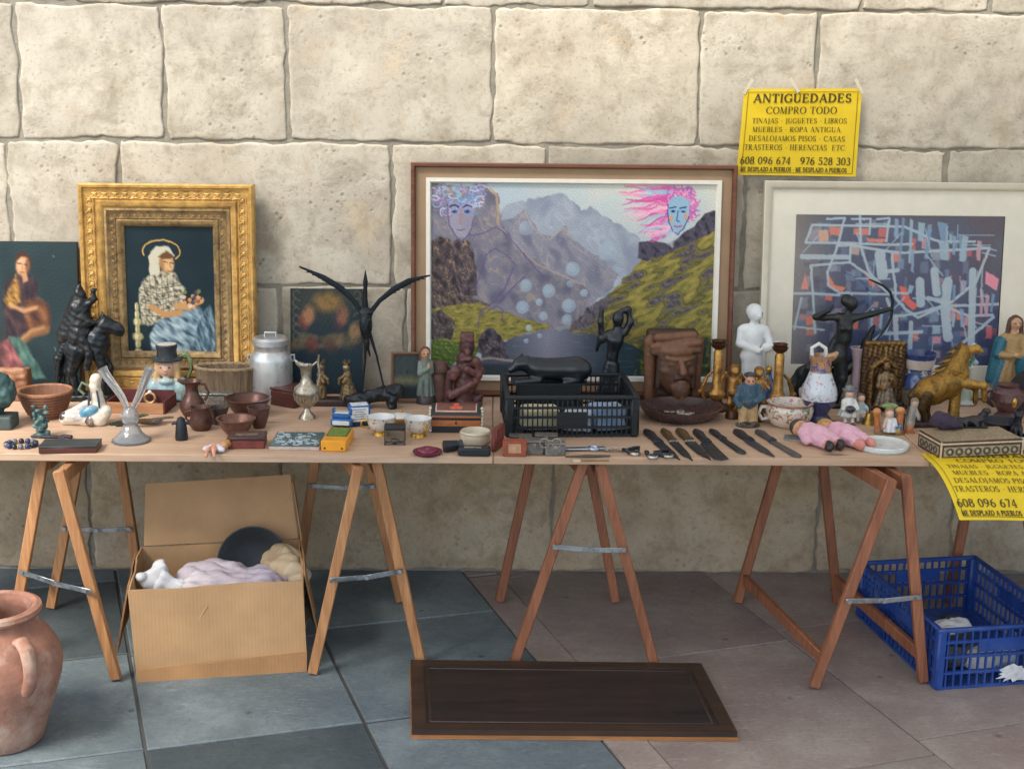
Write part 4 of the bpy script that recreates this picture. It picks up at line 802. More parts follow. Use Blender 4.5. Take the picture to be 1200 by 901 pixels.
# black rider on a horse
T = Thing('horse_rider_statue', 'tall black statue of a cloaked rider on a horse before the gilt frame', 'statue', 106, 466, hd=15, ht=132)
T.fig('base', [bx((-6, 0, 3.5), (31, 14, 3), BLK, 1)], BRONZE, 1.5, 1, amp=.5, freq=.4)
T.fig('horse', [cap((-22, 5, 6), (-26, 5, 34), 4, 5, DBL), cap((-26, 5, 34), (-16, 5, 56), 6, 11, DBL), cap((-12, -6, 6), (-18, -6, 34), 4, 5, DBL), cap((-18, -6, 34), (-10, -4, 56), 6, 11, DBL), ell((-4, 0, 62), (24, 14, 17), DBL, ry=-20), ell((12, 0, 66), (14, 13, 16), DBL),
  cap((10, 0, 72), (22, 0, 88), 12, 9, DBL), cap((20, 0, 88), (36, -1, 84), 8.5, 6.5, DBL), cap((32, -1, 84), (38, -1, 80), 6.5, 6, DBL), cap((20, 0, 96), (19, 0, 103), 3, 1, DBL), cap((12, -7, 56), (20, -8, 34), 7, 4.5, DBL), cap((20, -8, 34), (18, -8, 8), 4, 4.5, DBL), cap((14, 6, 56), (22, 7, 36), 6, 4, DBL), cap((22, 7, 36), (22, 7, 8), 4, 4, DBL)], BRONZE, 1.1, 4, amp=.5, freq=.5)
T.fig('tail', [cap((-24, 0, 66), (-34, 0, 48), 4, 5, DBL), cap((-34, 0, 48), (-37, 0, 10), 5, 2, DBL), cap((-30, 3, 46), (-31, 3, 14), 3, 1.5, DBL)], BRONZE, 1.0, 3, amp=.6, freq=.8)
T.fig('rider', [cap((-7, 0, 74), (-6, 0, 108), 16, 12, BLK), ell((-4, -2, 122), (6.5, 6.5, 8), BLK), cap((-8, 0, 112), (2, 0, 112), 8, 7, BLK), cap((2, -4, 110), (12, -4, 118), 4.5, 3.5, BLK), cap((12, -4, 118), (11, -4, 128), 3.5, 2.5, BLK), cap((11, -4, 127), (16, -4, 130), 2, 1, BLK), cap((-10, -6, 108), (4, -9, 92), 4.5, 3.5, BLK), cap((4, -9, 92), (18, -6, 90), 3.5, 2.5, BLK),
  cap((-9, 4, 112), (-24, 6, 74), 10, 12, BLK), cap((-24, 6, 74), (-31, 5, 46), 8, 4, BLK), cap((-5, -10, 80), (6, -13, 56), 6, 4.5, BLK), cap((6, -13, 56), (2, -13, 40), 4.5, 4, BLK), cap((-6, 0, 129), (-4, 0, 133), 5, 2, BLK)], BRONZE, 1.0, 3, amp=.7, freq=.45)
# verdigris bust at the very edge
T = Thing('verdigris_bust', 'green patinated bust on a block at the left edge of the table', 'bust', -6, 500)
VG = (62, 92, 92)
T.fig('bust', [ell((2, 0, 42), (26, 20, 22), VG), ell((14, -12, 40), (9, 8, 10), VG), cap((0, 0, 16), (0, 0, 34), 11, 12, VG), ell((-2, 2, 56), (22, 18, 10), (54, 84, 88)), cap((20, -14, 46), (24, -15, 36), 3, 4, VG)], vmat(.6, .2, .3, 70, .4), 1.3, 4, amp=1.0, freq=.35)
T.fig('plinth', [bx((4, -2, 8), (20, 14, 7), (70, 84, 84), 1)], vmat(.6, 0, .25, 60, .3), 1.5, 1)
# brown folded leather bag / satchel behind it
T = Thing('brown_satchel', 'brown creased leather satchel standing behind the green bust', 'bag', 14, 468, hd=10, ht=40)
T.fig('bag_body', [bx((0, 0, 18), (20, 7, 16), (140, 94, 66), 3), cap((-18, -8, 34), (18, -8, 36), 5, 5, (160, 112, 80)), cap((-18, -10, 28), (18, -10, 30), 3, 3, (176, 130, 98))], vmat(.55, 0, .25, 60, .4), 1.2, 3, amp=.7, freq=.3)
# coil basket
T = Thing('coil_basket', 'round brown coil basket beside the green bust', 'basket', 55, 488)
prof = [(.5, 0), (18, 0)]; inner = []
for i in range(9): rr_ = 18+12.5*(i/8)**.7; prof += [(rr_+.9, 1.3+i*3.4), (rr_+1.4, 3+i*3.4), (rr_+.3, 4.6+i*3.4)]
prof += [(29.5, 32), (27.5, 31), (24, 20), (17, 4), (.5, 3)]
T.part('basket_body', MB().lathe(prof, n=36), wood((150, 104, 76), (104, 68, 50), 'z', 20, .7))
T.part('rim', MB().torus((0, 0, 31.5), 29.6, 1.7, 36), mat((158, 112, 80), .7))
# tiny verdigris sprig ornament
T = Thing('sprig_ornament', 'small turquoise green sprig shaped ornament in front of the coil basket', 'ornament', 49, 512)
pr = [cap((0, 0, 0), (0, 0, 30), 6, 3, (66, 98, 98)), ell((0, 0, 2), (11, 8, 3), (84, 100, 96))]
for i in range(18): a = i*2.4; z = 6+i*1.8; pr.append(ell((math.cos(a)*7, math.sin(a)*5, z), (4, 3, 2.5), ((70, 104, 104), (96, 124, 118), (54, 80, 84))[i % 3], ry=a*40))
T.fig('sprig', pr, vmat(.4, 0, .25, 80, .3), .9, 1.2)
# bracelet, pliers, box lid
T = Thing('beaded_bracelet', 'dark blue beaded bracelet lying near the left table corner', 'bracelet', 25, 523)
for i in range(14): a = i/14*6.283; T.part('bead', MB().ball((17*math.cos(a), 13*math.sin(a), 3), 3.4, 9, 6), mat([(40, 56, 96), (28, 34, 44), (96, 100, 104)][i % 3], .25, 0, .2))
T = Thing('folding_pliers', 'dark folding pliers splayed open behind the flat dark box', 'pliers', 66, 514)
for s, n_ in ((1, 'handle'), (-1, 'handle')): T.part(n_, MB().tube(path((2, 0, 2.2), (8, s*4, 2.2), (18, s*12-12, 2.4)), [1.6, 2.4, 2.4], 8), mat((62, 52, 60), .5))
T.part('jaw', MB().tube(path((-30, 2, 2), (-12, 0, 2.4), (2, 0, 2.2)), [1.2, 2.2, 2], 8), mat((48, 46, 52), .45, .4))
T = Thing('flat_dark_box', 'flat dark painted box with brown sides near the front left edge', 'box', 83, 527, rz=4)
T.part('body', MB().box((0, 0, 3.5), (66, 32, 7), bev=.8), WALNUT); T.part('lid', MB().box((0, 0, 8.0), (67, 33, 2), bev=.8), mat((58, 66, 66), .5, 0, .5, 12, .2, (.3, 2, 1)))
# white porcelain slipper bag
T = Thing('porcelain_shoe_vase', 'white porcelain boot shaped vase with blue patch left of the glass horns', 'vase', 103, 497)
WH = (222, 214, 196)
T.fig('shoe_body', [cap((-25, -2, 7), (14, -4, 8), 7, 10, WH), cap((14, -4, 8), (22, -2, 16), 9, 8, WH), cap((16, 0, 12), (10, 2, 46), 9, 6, WH), cap((10, 2, 46), (12, 2, 54), 6, 7, WH), cap((-24, -2, 10), (0, 3, 24), 6, 5, (206, 198, 186)), ell((4, -9, 18), (11, 6, 6), (92, 156, 184), ry=-20), ell((-26, -4, 9), (5, 5, 7), (70, 54, 50)), ell((6, -12, 6), (5, 4, 6), (90, 64, 48)), ell((-10, -7, 10), (12, 6, 6), (196, 190, 186))], GLAZE, 1.1, 3, amp=.5, freq=.4)
T.part('handle', MB().tube(path((4, 0, 46), (-4, 0, 50), (-8, 0, 42), (-2, 0, 36)), 1.8, 8), mat((96, 120, 92), .3, coat=.4))
T.part('stripe', MB().tube(path((6, -5.5, 42), (5, -6.5, 32), (4, -8, 22)), [1, 1.6, 1], 6), mat((50, 56, 70), .3)); T.part('stripe', MB().tube(path((14, -5.8, 42), (16, -7.5, 32), (17, -9, 22)), [1, 1.4, 1], 6), mat((50, 56, 70), .3))
# double glass horn vase
T = Thing('glass_horn_vase', 'clear cut glass vase with two spreading horns near the front edge', 'vase', 154, 517)
GL = glass((240, 244, 246), .10, .86)
T.part('foot', MB().lathe([(.5, 0), (22, 0), (22.5, 2), (17, 6), (13, 10), (10.5, 15), (8, 20), (7, 20.6), (9, 15), (11.5, 9.4), (15.5, 5), (20, 2.4), (.5, 2)], n=32, fold=(16, .03)), GL)
T.part('knop', MB().lathe([(7, 21.2), (9.5, 25), (10.5, 31), (8.5, 37), (5, 41), (4, 40.6), (7.4, 36.6), (9.2, 31), (8.2, 25.4), (6, 22)], n=24, fold=(8, .04)), GL)
for s in (-1, 1):
    p0 = Vector((s*2.2, 0, 38)); pts = [p0+Vector((s*(t*25+3*math.sin(t*5)*(-.6 if s < 0 else .3)), -2*t, t*50)) for t in np.linspace(0, 1, 9)]
    mb = MB().tube(pts, [3.0, 3.6, 4.0, 4.4, 4.6, 4.8, 5.2, 5.6, 6.4], 12); T.part('horn', mb, GL)
# peacock feather brooches
T = Thing('enamel_butterfly_tray', 'pile of dark green and blue enamel wing shaped trinkets behind the glass horns', 'trinkets', 163, 497)
for i, (x, y, w, a, c) in enumerate(((-22, 0, 24, 30, (50, 84, 66)), (-14, -8, 22, 10, (40, 60, 64)), (4, 4, 30, -8, (64, 70, 60)), (14, -2, 30, -14, (46, 50, 84)), (26, 6, 26, 8, (84, 76, 62)), (10, -12, 22, 4, (74, 52, 44)), (0, 8, 20, 40, (70, 96, 60)))):
    mb = MB().prism([(-w/2, 0), (-w/6, 1.2), (w/2, 2.6), (w/3, 3.4), (0, 3), (-w/2, 1.4)], -4, 4, Matrix.Rotation(math.radians(a), 3, 'Z'), (x, y, .2+i*.9)); T.part('wing_piece', mb, mat(c, .25, .2, .5, 90, .2, coat=.5), smooth=False)
# open tray box
T = Thing('open_wooden_tray', 'open shallow wooden box with red lining behind the glass horns', 'box', 166, 479, rz=-4)
LW = wood((196, 146, 104), (150, 104, 70), 'x', 14, .6); RD = mat((92, 40, 40), .7, 0, .25, 40, .1)
for nm, c, d, mm in (('bottom', (0, 0, 1), (66, 44, 2), RD), ('side', (0, -22.5, 6.5), (66, 2, 13), LW), ('side', (0, 22.5, 9), (66, 2, 18), RD), ('side', (-33.5, 0, 7), (2, 43, 14), RD), ('side', (33.8, 0, 7.5), (2.4, 46, 15), RD)): T.part(nm, MB().box(c, d, bev=.4), mm)
T = Thing('brass_ring_trinket', 'pale gold ring lying inside the open wooden box', 'ring', 176, 472, z=TZ+.01)
T.part('band', MB().torus((0, 0, 6), 6, 1.6, 20, 8, 'y'), mat((214, 180, 120), .3, .6)); T.part('stone', MB().ball((0, 0, 13), 2.4), mat((226, 220, 206), .2))
# girl in a top hat toby jug
T = Thing('girl_top_hat_jug', 'ceramic bust jug of a blonde girl wearing a black top hat', 'jug', 198, 466, hd=18, ht=64)
SK = (222, 176, 146); HR = (214, 176, 124); DR = (150, 186, 190)
T.fig('bust', [gown((0, 0, 26), (0, 0, 2), 12, 20, DR, 11, .07, .75), ell((-14, 0, 15), (10, 10, 13), DR, ry=15), ell((14, 0, 15), (10, 10, 13), (160, 194, 196), ry=-15), ell((0, -4, 38), (9.5, 9, 11), SK), cap((-9, -1, 44), (-12, -3, 24), 5, 4, HR), cap((9, -1, 44), (12, -3, 24), 5, 4, HR), ell((0, 3, 40), (12, 9, 12), HR), ell((0, -12.4, 36.5), (1.6, 1.6, 1.8), (226, 170, 140)), ell((-4, -11.6, 40), (1.8, 1, .8), (90, 60, 46)), ell((4, -11.6, 40), (1.8, 1, .8), (90, 60, 46)), ell((0, -11.8, 32.2), (2.4, 1, .8), (190, 96, 90)), ell((0, -9, 24), (8, 5, 4), (176, 204, 204))], GLAZE, .9, 1.6, amp=.25, freq=.9)
T.part('top_hat', MB().lathe([(.5, 46.4), (17, 46.5), (18, 48), (16, 49.4), (11.5, 50), (10.8, 56), (12, 63), (11, 64), (.5, 63.6)], n=30), mat((44, 54, 58), .35, coat=.3))
T.part('hat_top', MB().lathe([(.5, 64), (10.6, 64.3), (.5, 64.8)], n=24), mat((196, 190, 178), .5))
T.part('handle', MB().tube(path((13, 2, 50), (21, 3, 53), (25, 3, 46), (26, 3, 36), (22, 2, 26)), [2.2, 3, 2.4, 2.2, 1.8], 10), mat((112, 132, 88), .3, 0, .5, 60, .2, coat=.4))
# bark stump planter
T = Thing('bark_stump_planter', 'round planter imitating tree bark in front of the gilt frame corner', 'planter', 267, 458, hd=17, ht=60)
T.part('pot', MB().lathe([(.5, 0), (29, 0), (28.5, 14), (30.5, 30), (32, 34), (29, 34.5), (27, 28), (.5, 26)], n=72, sy=.55, fold=(24, .028)), wood((146, 124, 96), (86, 68, 50), 'z', 26, .8, .6))
T.part('rim', MB().lathe([(28.4, 33.4), (32, 33.4), (32.4, 35.4), (28.8, 35.6), (28.4, 33.4)], n=40, sy=.55), mat((164, 142, 108), .8, bump=.5))
# engraved casket, copper ware
T = Thing('engraved_silver_casket', 'small engraved silver casket behind the copper pitcher', 'casket', 254, 474)
T.part('casket_body', MB().box((0, 0, 6), (40, 18, 12), bev=1), mat((150, 148, 136), .4, .6, .5, 120, .8, dirt=(60, 58, 52))); T.part('casket_lid', MB().box((0, 0, 14), (42, 20, 3.4), bev=1.2), mat((156, 160, 152), .35, .6, .5, 140, .8, dirt=(70, 70, 64)))
T = Thing('copper_pitcher', 'dark copper pitcher with flared neck left of the nested bowls', 'pitcher', 226, 486)
T.part('pitcher_body', MB().lathe([(.5, 0), (11, 0), (14, 6), (15, 12), (12, 19), (8, 25), (7, 32), (8.5, 38), (12, 41), (10.5, 41), (6, 33), (.5, 30)], n=30), COPPER)
T.part('handle', MB().tube(path((8, 2, 37), (15, 3, 36), (19, 3, 26), (14, 2, 17)), 1.6, 8), COPPER); T.part('spout', MB().tube(path((-8, 0, 38), (-13, -1, 41), (-16, -1, 42)), [3, 2.4, 1.6], 8), COPPER)
T = Thing('copper_mug', 'round bellied copper mug standing before the nested bowls', 'mug', 236, 503)
T.part('mug_body', MB().lathe([(.5, 0), (10, 0), (13, 5), (13.5, 10), (11.5, 18), (11, 24), (12.4, 27.5), (11, 27.5), (9.5, 22), (.5, 4)], n=30), COPPER); T.part('handle', MB().tube(path((-11, 2, 22), (-18, 2, 20), (-18, 2, 12), (-12.6, 2, 8)), 1.5, 8), COPPER)
T = Thing('black_bell_figurine', 'tiny black bell shaped figurine with stub wings near the front edge', 'figurine', 213, 515)
T.part('body', MB().lathe([(.5, 0), (7.2, 0), (7.6, 3), (6.6, 14), (5.8, 20), (4, 26), (.5, 28)], n=22), BLACKP)
for s in (-1, 1): T.part('wing', MB().tube(path((s*4, 0, 20), (s*8, 0, 20), (s*11, 0, 18)), [2.6, 2, .8], 8), BLACKP)
def bowl(name, label, px, py, r, h, mm, rz=0, tilt=0, handles=False, flat=1.0):
    T = Thing(name, label, 'bowl', px, py); T.root.rotation_euler = (math.radians(tilt), 0, math.radians(rz))
    T.part('bowl_body', MB().lathe([(.5, 0), (r*.5, 0), (r*.72, h*.3), (r*.92, h*.75), (r, h), (r*.95, h), (r*.85, h*.7), (r*.6, h*.3), (.5, h*.14)], n=32, sy=flat), mm)
    T.part('rim', MB().lathe([(r*.94, h*.98), (r*1.05, h), (r*1.06, h*1.05), (r*.95, h*1.05), (r*.94, h*.98)], n=32, sy=flat), mm)
    return T
bowl('copper_basin', 'wide dark copper basin beside the brown wooden box', 291, 486, 26, 20, COPPER)
bowl('copper_dish', 'shallow copper dish tipped in front of the wide basin', 277, 508, 22, 18, mat((120, 84, 70), .4, .4, .35, 60, .3, dirt=(76, 58, 52)))
bowl('brown_cup_bowl', 'small deep brown copper bowl right of the shallow dish', 304, 501, 13, 24, mat((94, 66, 60), .45, .3, .3, 60, .3))
T = Thing('metal_mortar', 'dull dark metal mortar between the mug and the bowls', 'mortar', 257, 496)
T.part('mortar_body', MB().lathe([(.5, 0), (9, 0), (8, 4), (9, 10), (12, 20), (10.5, 20), (8, 8), (.5, 5)], n=24), mat((84, 72, 70), .45, .5)); T.part('pestle', MB().tube(path((-3, 2, 7), (4, -2, 14), (12, -4, 22)), [2.6, 1.6, 2.2], 8), mat((96, 84, 80), .4, .6))
# tiny doll over the edge
T = Thing('tiny_doll', 'tiny doll in a white dress lying with legs over the front edge', 'doll', 250, 529)
T.fig('body', [ell((12, 6, 6), (5, 5, 5), (220, 160, 120)), cap((10, 4, 5), (2, -3, 5), 5, 5, (226, 170, 140)), cap((0, -4, 6), (-3, -16, 7), 3.2, 2.6, (226, 166, 134)), cap((-3, -16, 7), (-4, -24, 1.2), 2.6, 1.9, (222, 160, 128)), cap((3, -5, 6), (4, -17, 6.4), 3.2, 2.6, (226, 166, 134)), cap((4, -17, 6.4), (6, -25, 1.0), 2.6, 1.9, (222, 160, 128))], CLAYV, .6, 1.2)
T.fig('dress', [ell((3, -1, 5), (9, 8, 4.6), (222, 216, 222)), ell((-6, -2, 4), (6, 5, 3.2), (214, 206, 216)), ell((10, -6, 4), (5, 5, 3), (226, 220, 226))], vmat(.8, 0, .12, 90, .3), .7, 2, amp=.5, freq=.9)
T.fig('hair', [ell((14, 8, 8), (5.6, 5, 4.6), (176, 128, 60))], vmat(.8), .7, 1, amp=.4, freq=1.2)
T = Thing('red_wooden_box', 'low dark red wooden box with a metal plate beside the tiny doll', 'box', 290, 522, rz=3)
T.part('box_body', MB().box((0, 0, 5), (43, 30, 10), bev=1), REDW); T.part('box_lid', MB().box((0, 0, 12), (44, 31, 3.6), bev=1), mat((70, 44, 44), .45)); T.part('plate', MB().box((0, -2, 14.2), (26, 9, .6), bev=.2), mat((130, 128, 130), .3, .8))
# milk churn
T = Thing('milk_churn', 'tall aluminium milk churn with lid between gilt frame and small dark painting', 'churn', 319, 450, hd=13, ht=62)
T.part('can_body', MB().lathe([(.5, 0), (18.4, 0), (19, 2), (19, 38), (18, 42), (14.5, 46), (14.5, 50), (15.2, 51), (.5, 51)], n=40), STEELP)
l1 = T.part('lid', MB().lathe([(15.4, 50.5), (16.2, 51.5), (16.2, 56), (14, 58), (.5, 59)], n=40), STEELP); T.part('lid_handle', MB().tube(path((-5, 0, 58), (-5, 0, 62), (5, 0, 62), (5, 0, 58)), .9, 8), STEELP, l1)
for s in (-1, 1): T.part('side_handle', MB().tube(path((s*17, 0, 41), (s*21, 0, 42), (s*21, 0, 37), (s*18.6, 0, 36)), .9, 8), STEELP)
# brown box, ewer, kings, bird
T = Thing('brown_wooden_box', 'plain reddish brown wooden box right of the milk churn', 'box', 340, 473, rz=-32)
T.part('box_body', MB().box((0, 0, 9), (40, 34, 18), bev=.8), WALNUT); T.part('box_lid', MB().box((0, 0, 20), (41, 35, 3.6), bev=.8), WALNUT)
T = Thing('silver_ewer', 'tall silver ewer with fluted belly in front of the brown box', 'ewer', 360, 490)
T.part('ewer_body', MB().lathe([(.5, 0), (10.5, 0), (9.5, 3), (4.5, 8), (3.4, 12), (9, 17), (14, 25), (15.6, 31), (14, 37), (8, 42), (5.8, 48), (6.4, 58), (8.6, 64), (7, 64), (4.8, 56), (.5, 44)], n=32), SILV)
fl = MB()
for i in range(16): a = i/16*6.283; fl.tube(path((8*math.cos(a), 8*math.sin(a), 16), (13.6*math.cos(a), 13.6*math.sin(a), 24), (15*math.cos(a), 15*math.sin(a), 29)), [.8, 1.5, .8], 5)
o = T.part('fluting', fl, SILV); o['kind'] = 'stuff'
T.part('spout_lip', MB().tube(path((-4, 0, 63), (-10, 0, 66), (-13, 0, 70)), [4, 2.6, .8], 8, .6), SILV); T.part('handle', MB().tube(path((6, 0, 62), (13, 0, 68), (15, 0, 76), (14, 0, 66), (16, 0, 52), (13, 0, 38)), [1.2, 1.4, 1.2, 1.3, 1.3, 1.2], 8), SILV)
T = Thing('royal_couple_ornament', 'pair of brass crowned figures kneeling on a dark wooden base', 'ornament', 393, 474, hd=11, ht=54)
T.part('wooden_base', MB().box((0, 0, 4), (68, 22, 8), bev=2), wood((72, 50, 44), (46, 32, 30), 'x', 16, .5))
BR = (150, 126, 88)
for s, nm in ((-1, 'king'), (1, 'queen')):
    x = s*15-1; c = BR
    T.fig(nm, [gown((x, 0, 30), (x+s*2, 0, 8), 5, 11 if s > 0 else 8, c, 9, .1, .9), cap((x, 0, 28), (x, 0, 38), 5.5, 4.5, c), ell((x-s*.5, -1, 45), (4.2, 4.2, 5), (176, 160, 130)), cap((x-s*2, -3, 36), (x-s*8, -5, 32), 2.4, 1.8, c), cap((x-s*8, -5, 32), (x-s*9, -5, 26), 1.8, 1.6, c), cap((x+s*3, -1, 36), (x-s*4, -6, 28), 2.2, 1.8, c), ell((x, 0, 49.5), (4.6, 4.6, 1.6), (120, 96, 60))]+[cap((x+4*math.cos(a), 4*math.sin(a), 50), (x+4.6*math.cos(a), 4.6*math.sin(a), 54), .9, .5, (140, 112, 64)) for a in (0, 1.05, 2.1, 3.14, 4.2, 5.2)], GILTV, .8, 1.5, amp=.3, freq=.9)
T = Thing('black_bird_sculpture', 'tall black metal bird with raised wings standing on a log', 'sculpture', 440, 477, hd=8, ht=162)
IR = mat((28, 36, 42), .5, .5, .3, 60, .3)
T.fig('log', [cap((-30, 0, 8), (24, 0, 19), 7, 9, DBL), cap((-12, -4, 10), (-10, -8, 2), 6, 5, DBL), cap((20, -2, 18), (20, -6, 3), 8, 6, DBL), cap((-26, 2, 8), (-28, 0, 3), 5, 4, DBL), cap((24, 0, 19), (29, 0, 22), 8, 5, DBL)], BRONZE, 1.1, 3, amp=.9, freq=.4)
T.fig('body', [ell((-10, 0, 100), (7.5, 8, 17), DBL), cap((-10, 0, 92), (-10, 2, 76), 5.5, 3, DBL), cap((-10, 2, 78), (-6, 4, 60), 3, 1, DBL), ell((-10, 0, 113), (9, 6, 6), DBL)], BRONZE, 1.0, 3, amp=.4, freq=.9)
T.part('neck_and_beak', MB().tube(path((-10, 0, 112), (-10.5, 0, 130), (-10, 0, 142), (-9.8, 0, 148), (-9.6, -1, 162)), [3.6, 2.8, 2.4, 2.9, .3], 10), IR)
for s, pts in ((-1, [(-14, 0, 112), (-24, 1, 126), (-38, 2, 140), (-58, 3, 152), (-86, 4, 165)]), (1, [(-5, 0, 112), (6, 1, 126), (22, 2, 139), (40, 3, 149), (64, 4, 156)])):
    w = T.part('wing', MB().tube(pts, [2.8, 2.6, 3.6, 3.4, .5], 8, .55), IR)
    for i in range(9):
        t = .45+.55*i/9; k = t*4; j = min(int(k), 3); p = Vector(pts[j]).lerp(Vector(pts[j+1]), k-j); q = (Vector(pts[-1])-Vector(pts[2])).normalized()
        T.part('feather', MB().tube([p, p+q*7+Vector((0, 1, -4.2 if i < 8 else -2))], [1.7, .35], 6, .4), IR, w)
for a, b_ in (((-10, 0, 92), (-16, 0, 12)), ((-7, 0, 92), (10, 0, 24))):
    A_, B_ = Vector(a), Vector(b_); lg = T.part('leg', MB().tube([A_, A_.lerp(B_, .45)+Vector((1, 3, 0)), B_], [2.4, 1.3, 1.1], 8), IR)
    for dx, dy in ((-4, -5), (0, -6), (4, -4), (1, 4)): T.part('toe', MB().tube([B_+Vector((0, 0, 2)), B_+Vector((dx*.6, dy*.6, 1.2)), B_+Vector((dx, dy, -3))], [1.2, 1, .5], 6), IR, lg)
# blue tin toy and carton, tile, yellow box
T = Thing('blue_toy_truck', 'blue and white tin toy with handle beside the yellow box', 'toy', 402, 499, rz=-8)
BLU = mat((34, 98, 160), .35, 0, .2, 40, .05, coat=.3)
T.part('toy_body', MB().box((0, 0, 6), (26, 20, 9), bev=2), BLU); T.part('cab', MB().box((-1, 1, 13), (22, 15, 7), bev=2), BLU); T.part('white_panel', MB().box((0, -1, 17), (17, 11, 1.4), bev=.4), WHITEG); T.part('front_label', MB().box((0, -10.4, 6), (20, .8, 5), bev=.2), WHITEG)
for s in (-1, 1): T.part('handle', MB().tube(path((s*10, -2, 14), (s*11, -3, 21), (s*8, -2, 22)), 1.5, 8), BLU)
T = Thing('blue_white_carton', 'small blue and white printed carton leaning beside the black log', 'carton', 421, 497, rz=14)
T.part('carton_body', MB().box((0, 0, 12), (24, 18, 24), bev=.5), mat((36, 92, 150), .5)); T.part('white_label', MB().box((-1, -9.4, 14), (21, .8, 17), bev=.1), mat((214, 214, 210), .6)); T.part('white_top', MB().box((0, 0, 24.4), (20, 14, .8), bev=.1), mat((214, 216, 214), .6))
for i in range(5): T.part('print_line', MB().box((-1, -10, 20-i*2.8), (15-(i % 2)*4, .3, .8)), mat((120, 130, 140), .6))
T.part('dark_base', MB().box((4, -2, 3), (24, 17, 6), bev=1), mat((24, 40, 66), .4))
T = Thing('relief_tile', 'square blue grey tile with white raised scrollwork near the front edge', 'tile', 349, 519)
T.part('tile_body', MB().box((0, 0, 2), (58, 62, 4), bev=.5), mat((190, 172, 160), .6)); tl_ = T.part('glazed_face', MB().box((0, 0, 4.6), (57, 61, 1.2), bev=.5), mat((58, 92, 100), .3, coat=.4))
sc_ = MB(); r = random.Random(9)
for i in range(46):
    x, y = r.uniform(-23, 23), r.uniform(-25, 25); R_ = r.uniform(2, 4.5); a0 = r.uniform(0, 6); sc_.torus((x, y, 5.3), R_, .75, 8, 5, 'z', (a0, a0+r.uniform(2, 4.5)))
o = T.part('raised_scrollwork', sc_, mat((176, 188, 188), .3, coat=.4)); o['kind'] = 'stuff'
T = Thing('yellow_box', 'bright yellow oblong box with green label on the front edge', 'box', 396, 521, rz=-4)
YEL = mat((232, 158, 30), .4, 0, .08, 30, .05, coat=.2); T.part('box_body', MB().box((0, 0, 6.5), (29, 60, 13), bev=1.2), YEL)
T.part('green_label', MB().box((0, 8, 13.4), (22, 34, .8), bev=.2), mat((104, 132, 52), .5, 0, .5, 90, .2)); T.part('dark_border', MB().box((0, 8, 13.1), (25, 37, .6), bev=.2), mat((64, 80, 50), .5))
for s in (-1, 1): T.part('rivet', MB().ball((s*10, -30.2, 4), 1.2, 8, 5), BLACKP)
# tea things
CUPM = floral((218, 210, 196), [(96, 72, 120), (160, 120, 60), (120, 90, 90)], 44, .37)
def cup(label, px, py, r, h, rz, mm=CUPM):
    T = Thing('porcelain_cup', label, 'cup', px, py, 'gilt porcelain cups', rz=rz)
    T.part('cup_body', MB().lathe([(.5, 5), (r*.5, 5), (r*.82, 9), (r*.96, h*.7), (r, h-.4), (r*1.02, h), (r*.97, h), (r*.92, h*.7), (r*.7, h*.35), (.5, h*.3)], n=32), mm)
    T.part('inner_glaze', MB().lathe([(r*.955, h*.99), (r*.90, h*.72), (r*.69, h*.38), (.5, h*.33)], n=32, cap0=False), WHITEG)
    T.part('gilt_foot', MB().lathe([(.5, 0), (r*.6, 0), (r*.55, 2), (r*.42, 4.8), (.5, 5)], n=28), GOLDR); T.part('handle', MB().tube(path((-r*.9, 0, h*.85), (-r*1.35, 0, h*.8), (-r*1.4, 0, h*.5), (-r*.8, 0, h*.35)), 1.4, 8), GOLDR)
cup('flowered gilt porcelain cup with handle left of the little glass box', 447, 509, 17, 22, 10); cup('flowered gilt porcelain cup right of the little glass box', 490, 511, 16, 22, 120)
T = Thing('porcelain_lid_dish', 'white and gilt lidded porcelain dish behind the two cups', 'dish', 470, 494); T.part('dish', MB().lathe([(.5, 0), (10, 0), (14, 4), (15, 6), (.5, 6)], n=30), GOLDR); T.part('lid', MB().lathe([(15, 6.2), (15.6, 7.4), (11, 9.6), (4, 11), (.5, 11.2)], n=30), WHITEG); T.part('knob', MB().ball((0, 0, 12.6), 2), GOLDR)
T = Thing('little_glass_box', 'little clear glass box with black lid between the two cups', 'box', 463, 519, rz=2)
T.part('glass_body', MB().box((0, 0, 9), (23, 20, 17), bev=.8), glass((190, 196, 196), .05)); T.part('black_lid', MB().box((0, 0, 20), (25, 22, 3), bev=.8), BLACKP)
for s in (-1, 1):
    for q in (-1, 1): T.part('corner_post', MB().box((s*11.6, q*10.1, 9), (1.2, 1.2, 18)), mat((90, 84, 78), .35, .8))
T.part('trinket', MB().ball((0, 0, 4), (6, 5, 3.4)), mat((150, 150, 146), .3, .7))
T = Thing('burgundy_cap_ashtray', 'burgundy velvet cap shaped dish lying on the front edge', 'dish', 501, 532)
T.part('brim', MB().lathe([(.5, 0), (14, 0), (17, 2.4), (17.4, 4), (15, 3.6), (.5, 3.4)], n=30, sy=1.1), mat((98, 28, 50), .55, 0, .25, 60, .2)); T.part('crown', MB().lathe([(11, 3.6), (10, 6.6), (7, 8), (3, 6.6), (.5, 6.4)], n=24, sy=1.1), mat((116, 36, 60), .6)); T.part('ribbon', MB().torus((0, 0, 5.2), 10.6, .9, 24), mat((160, 66, 90), .4)); T.part('badge', MB().ball((0, -3, 7.2), (3, 2, 1)), mat((110, 110, 120), .4, .6))
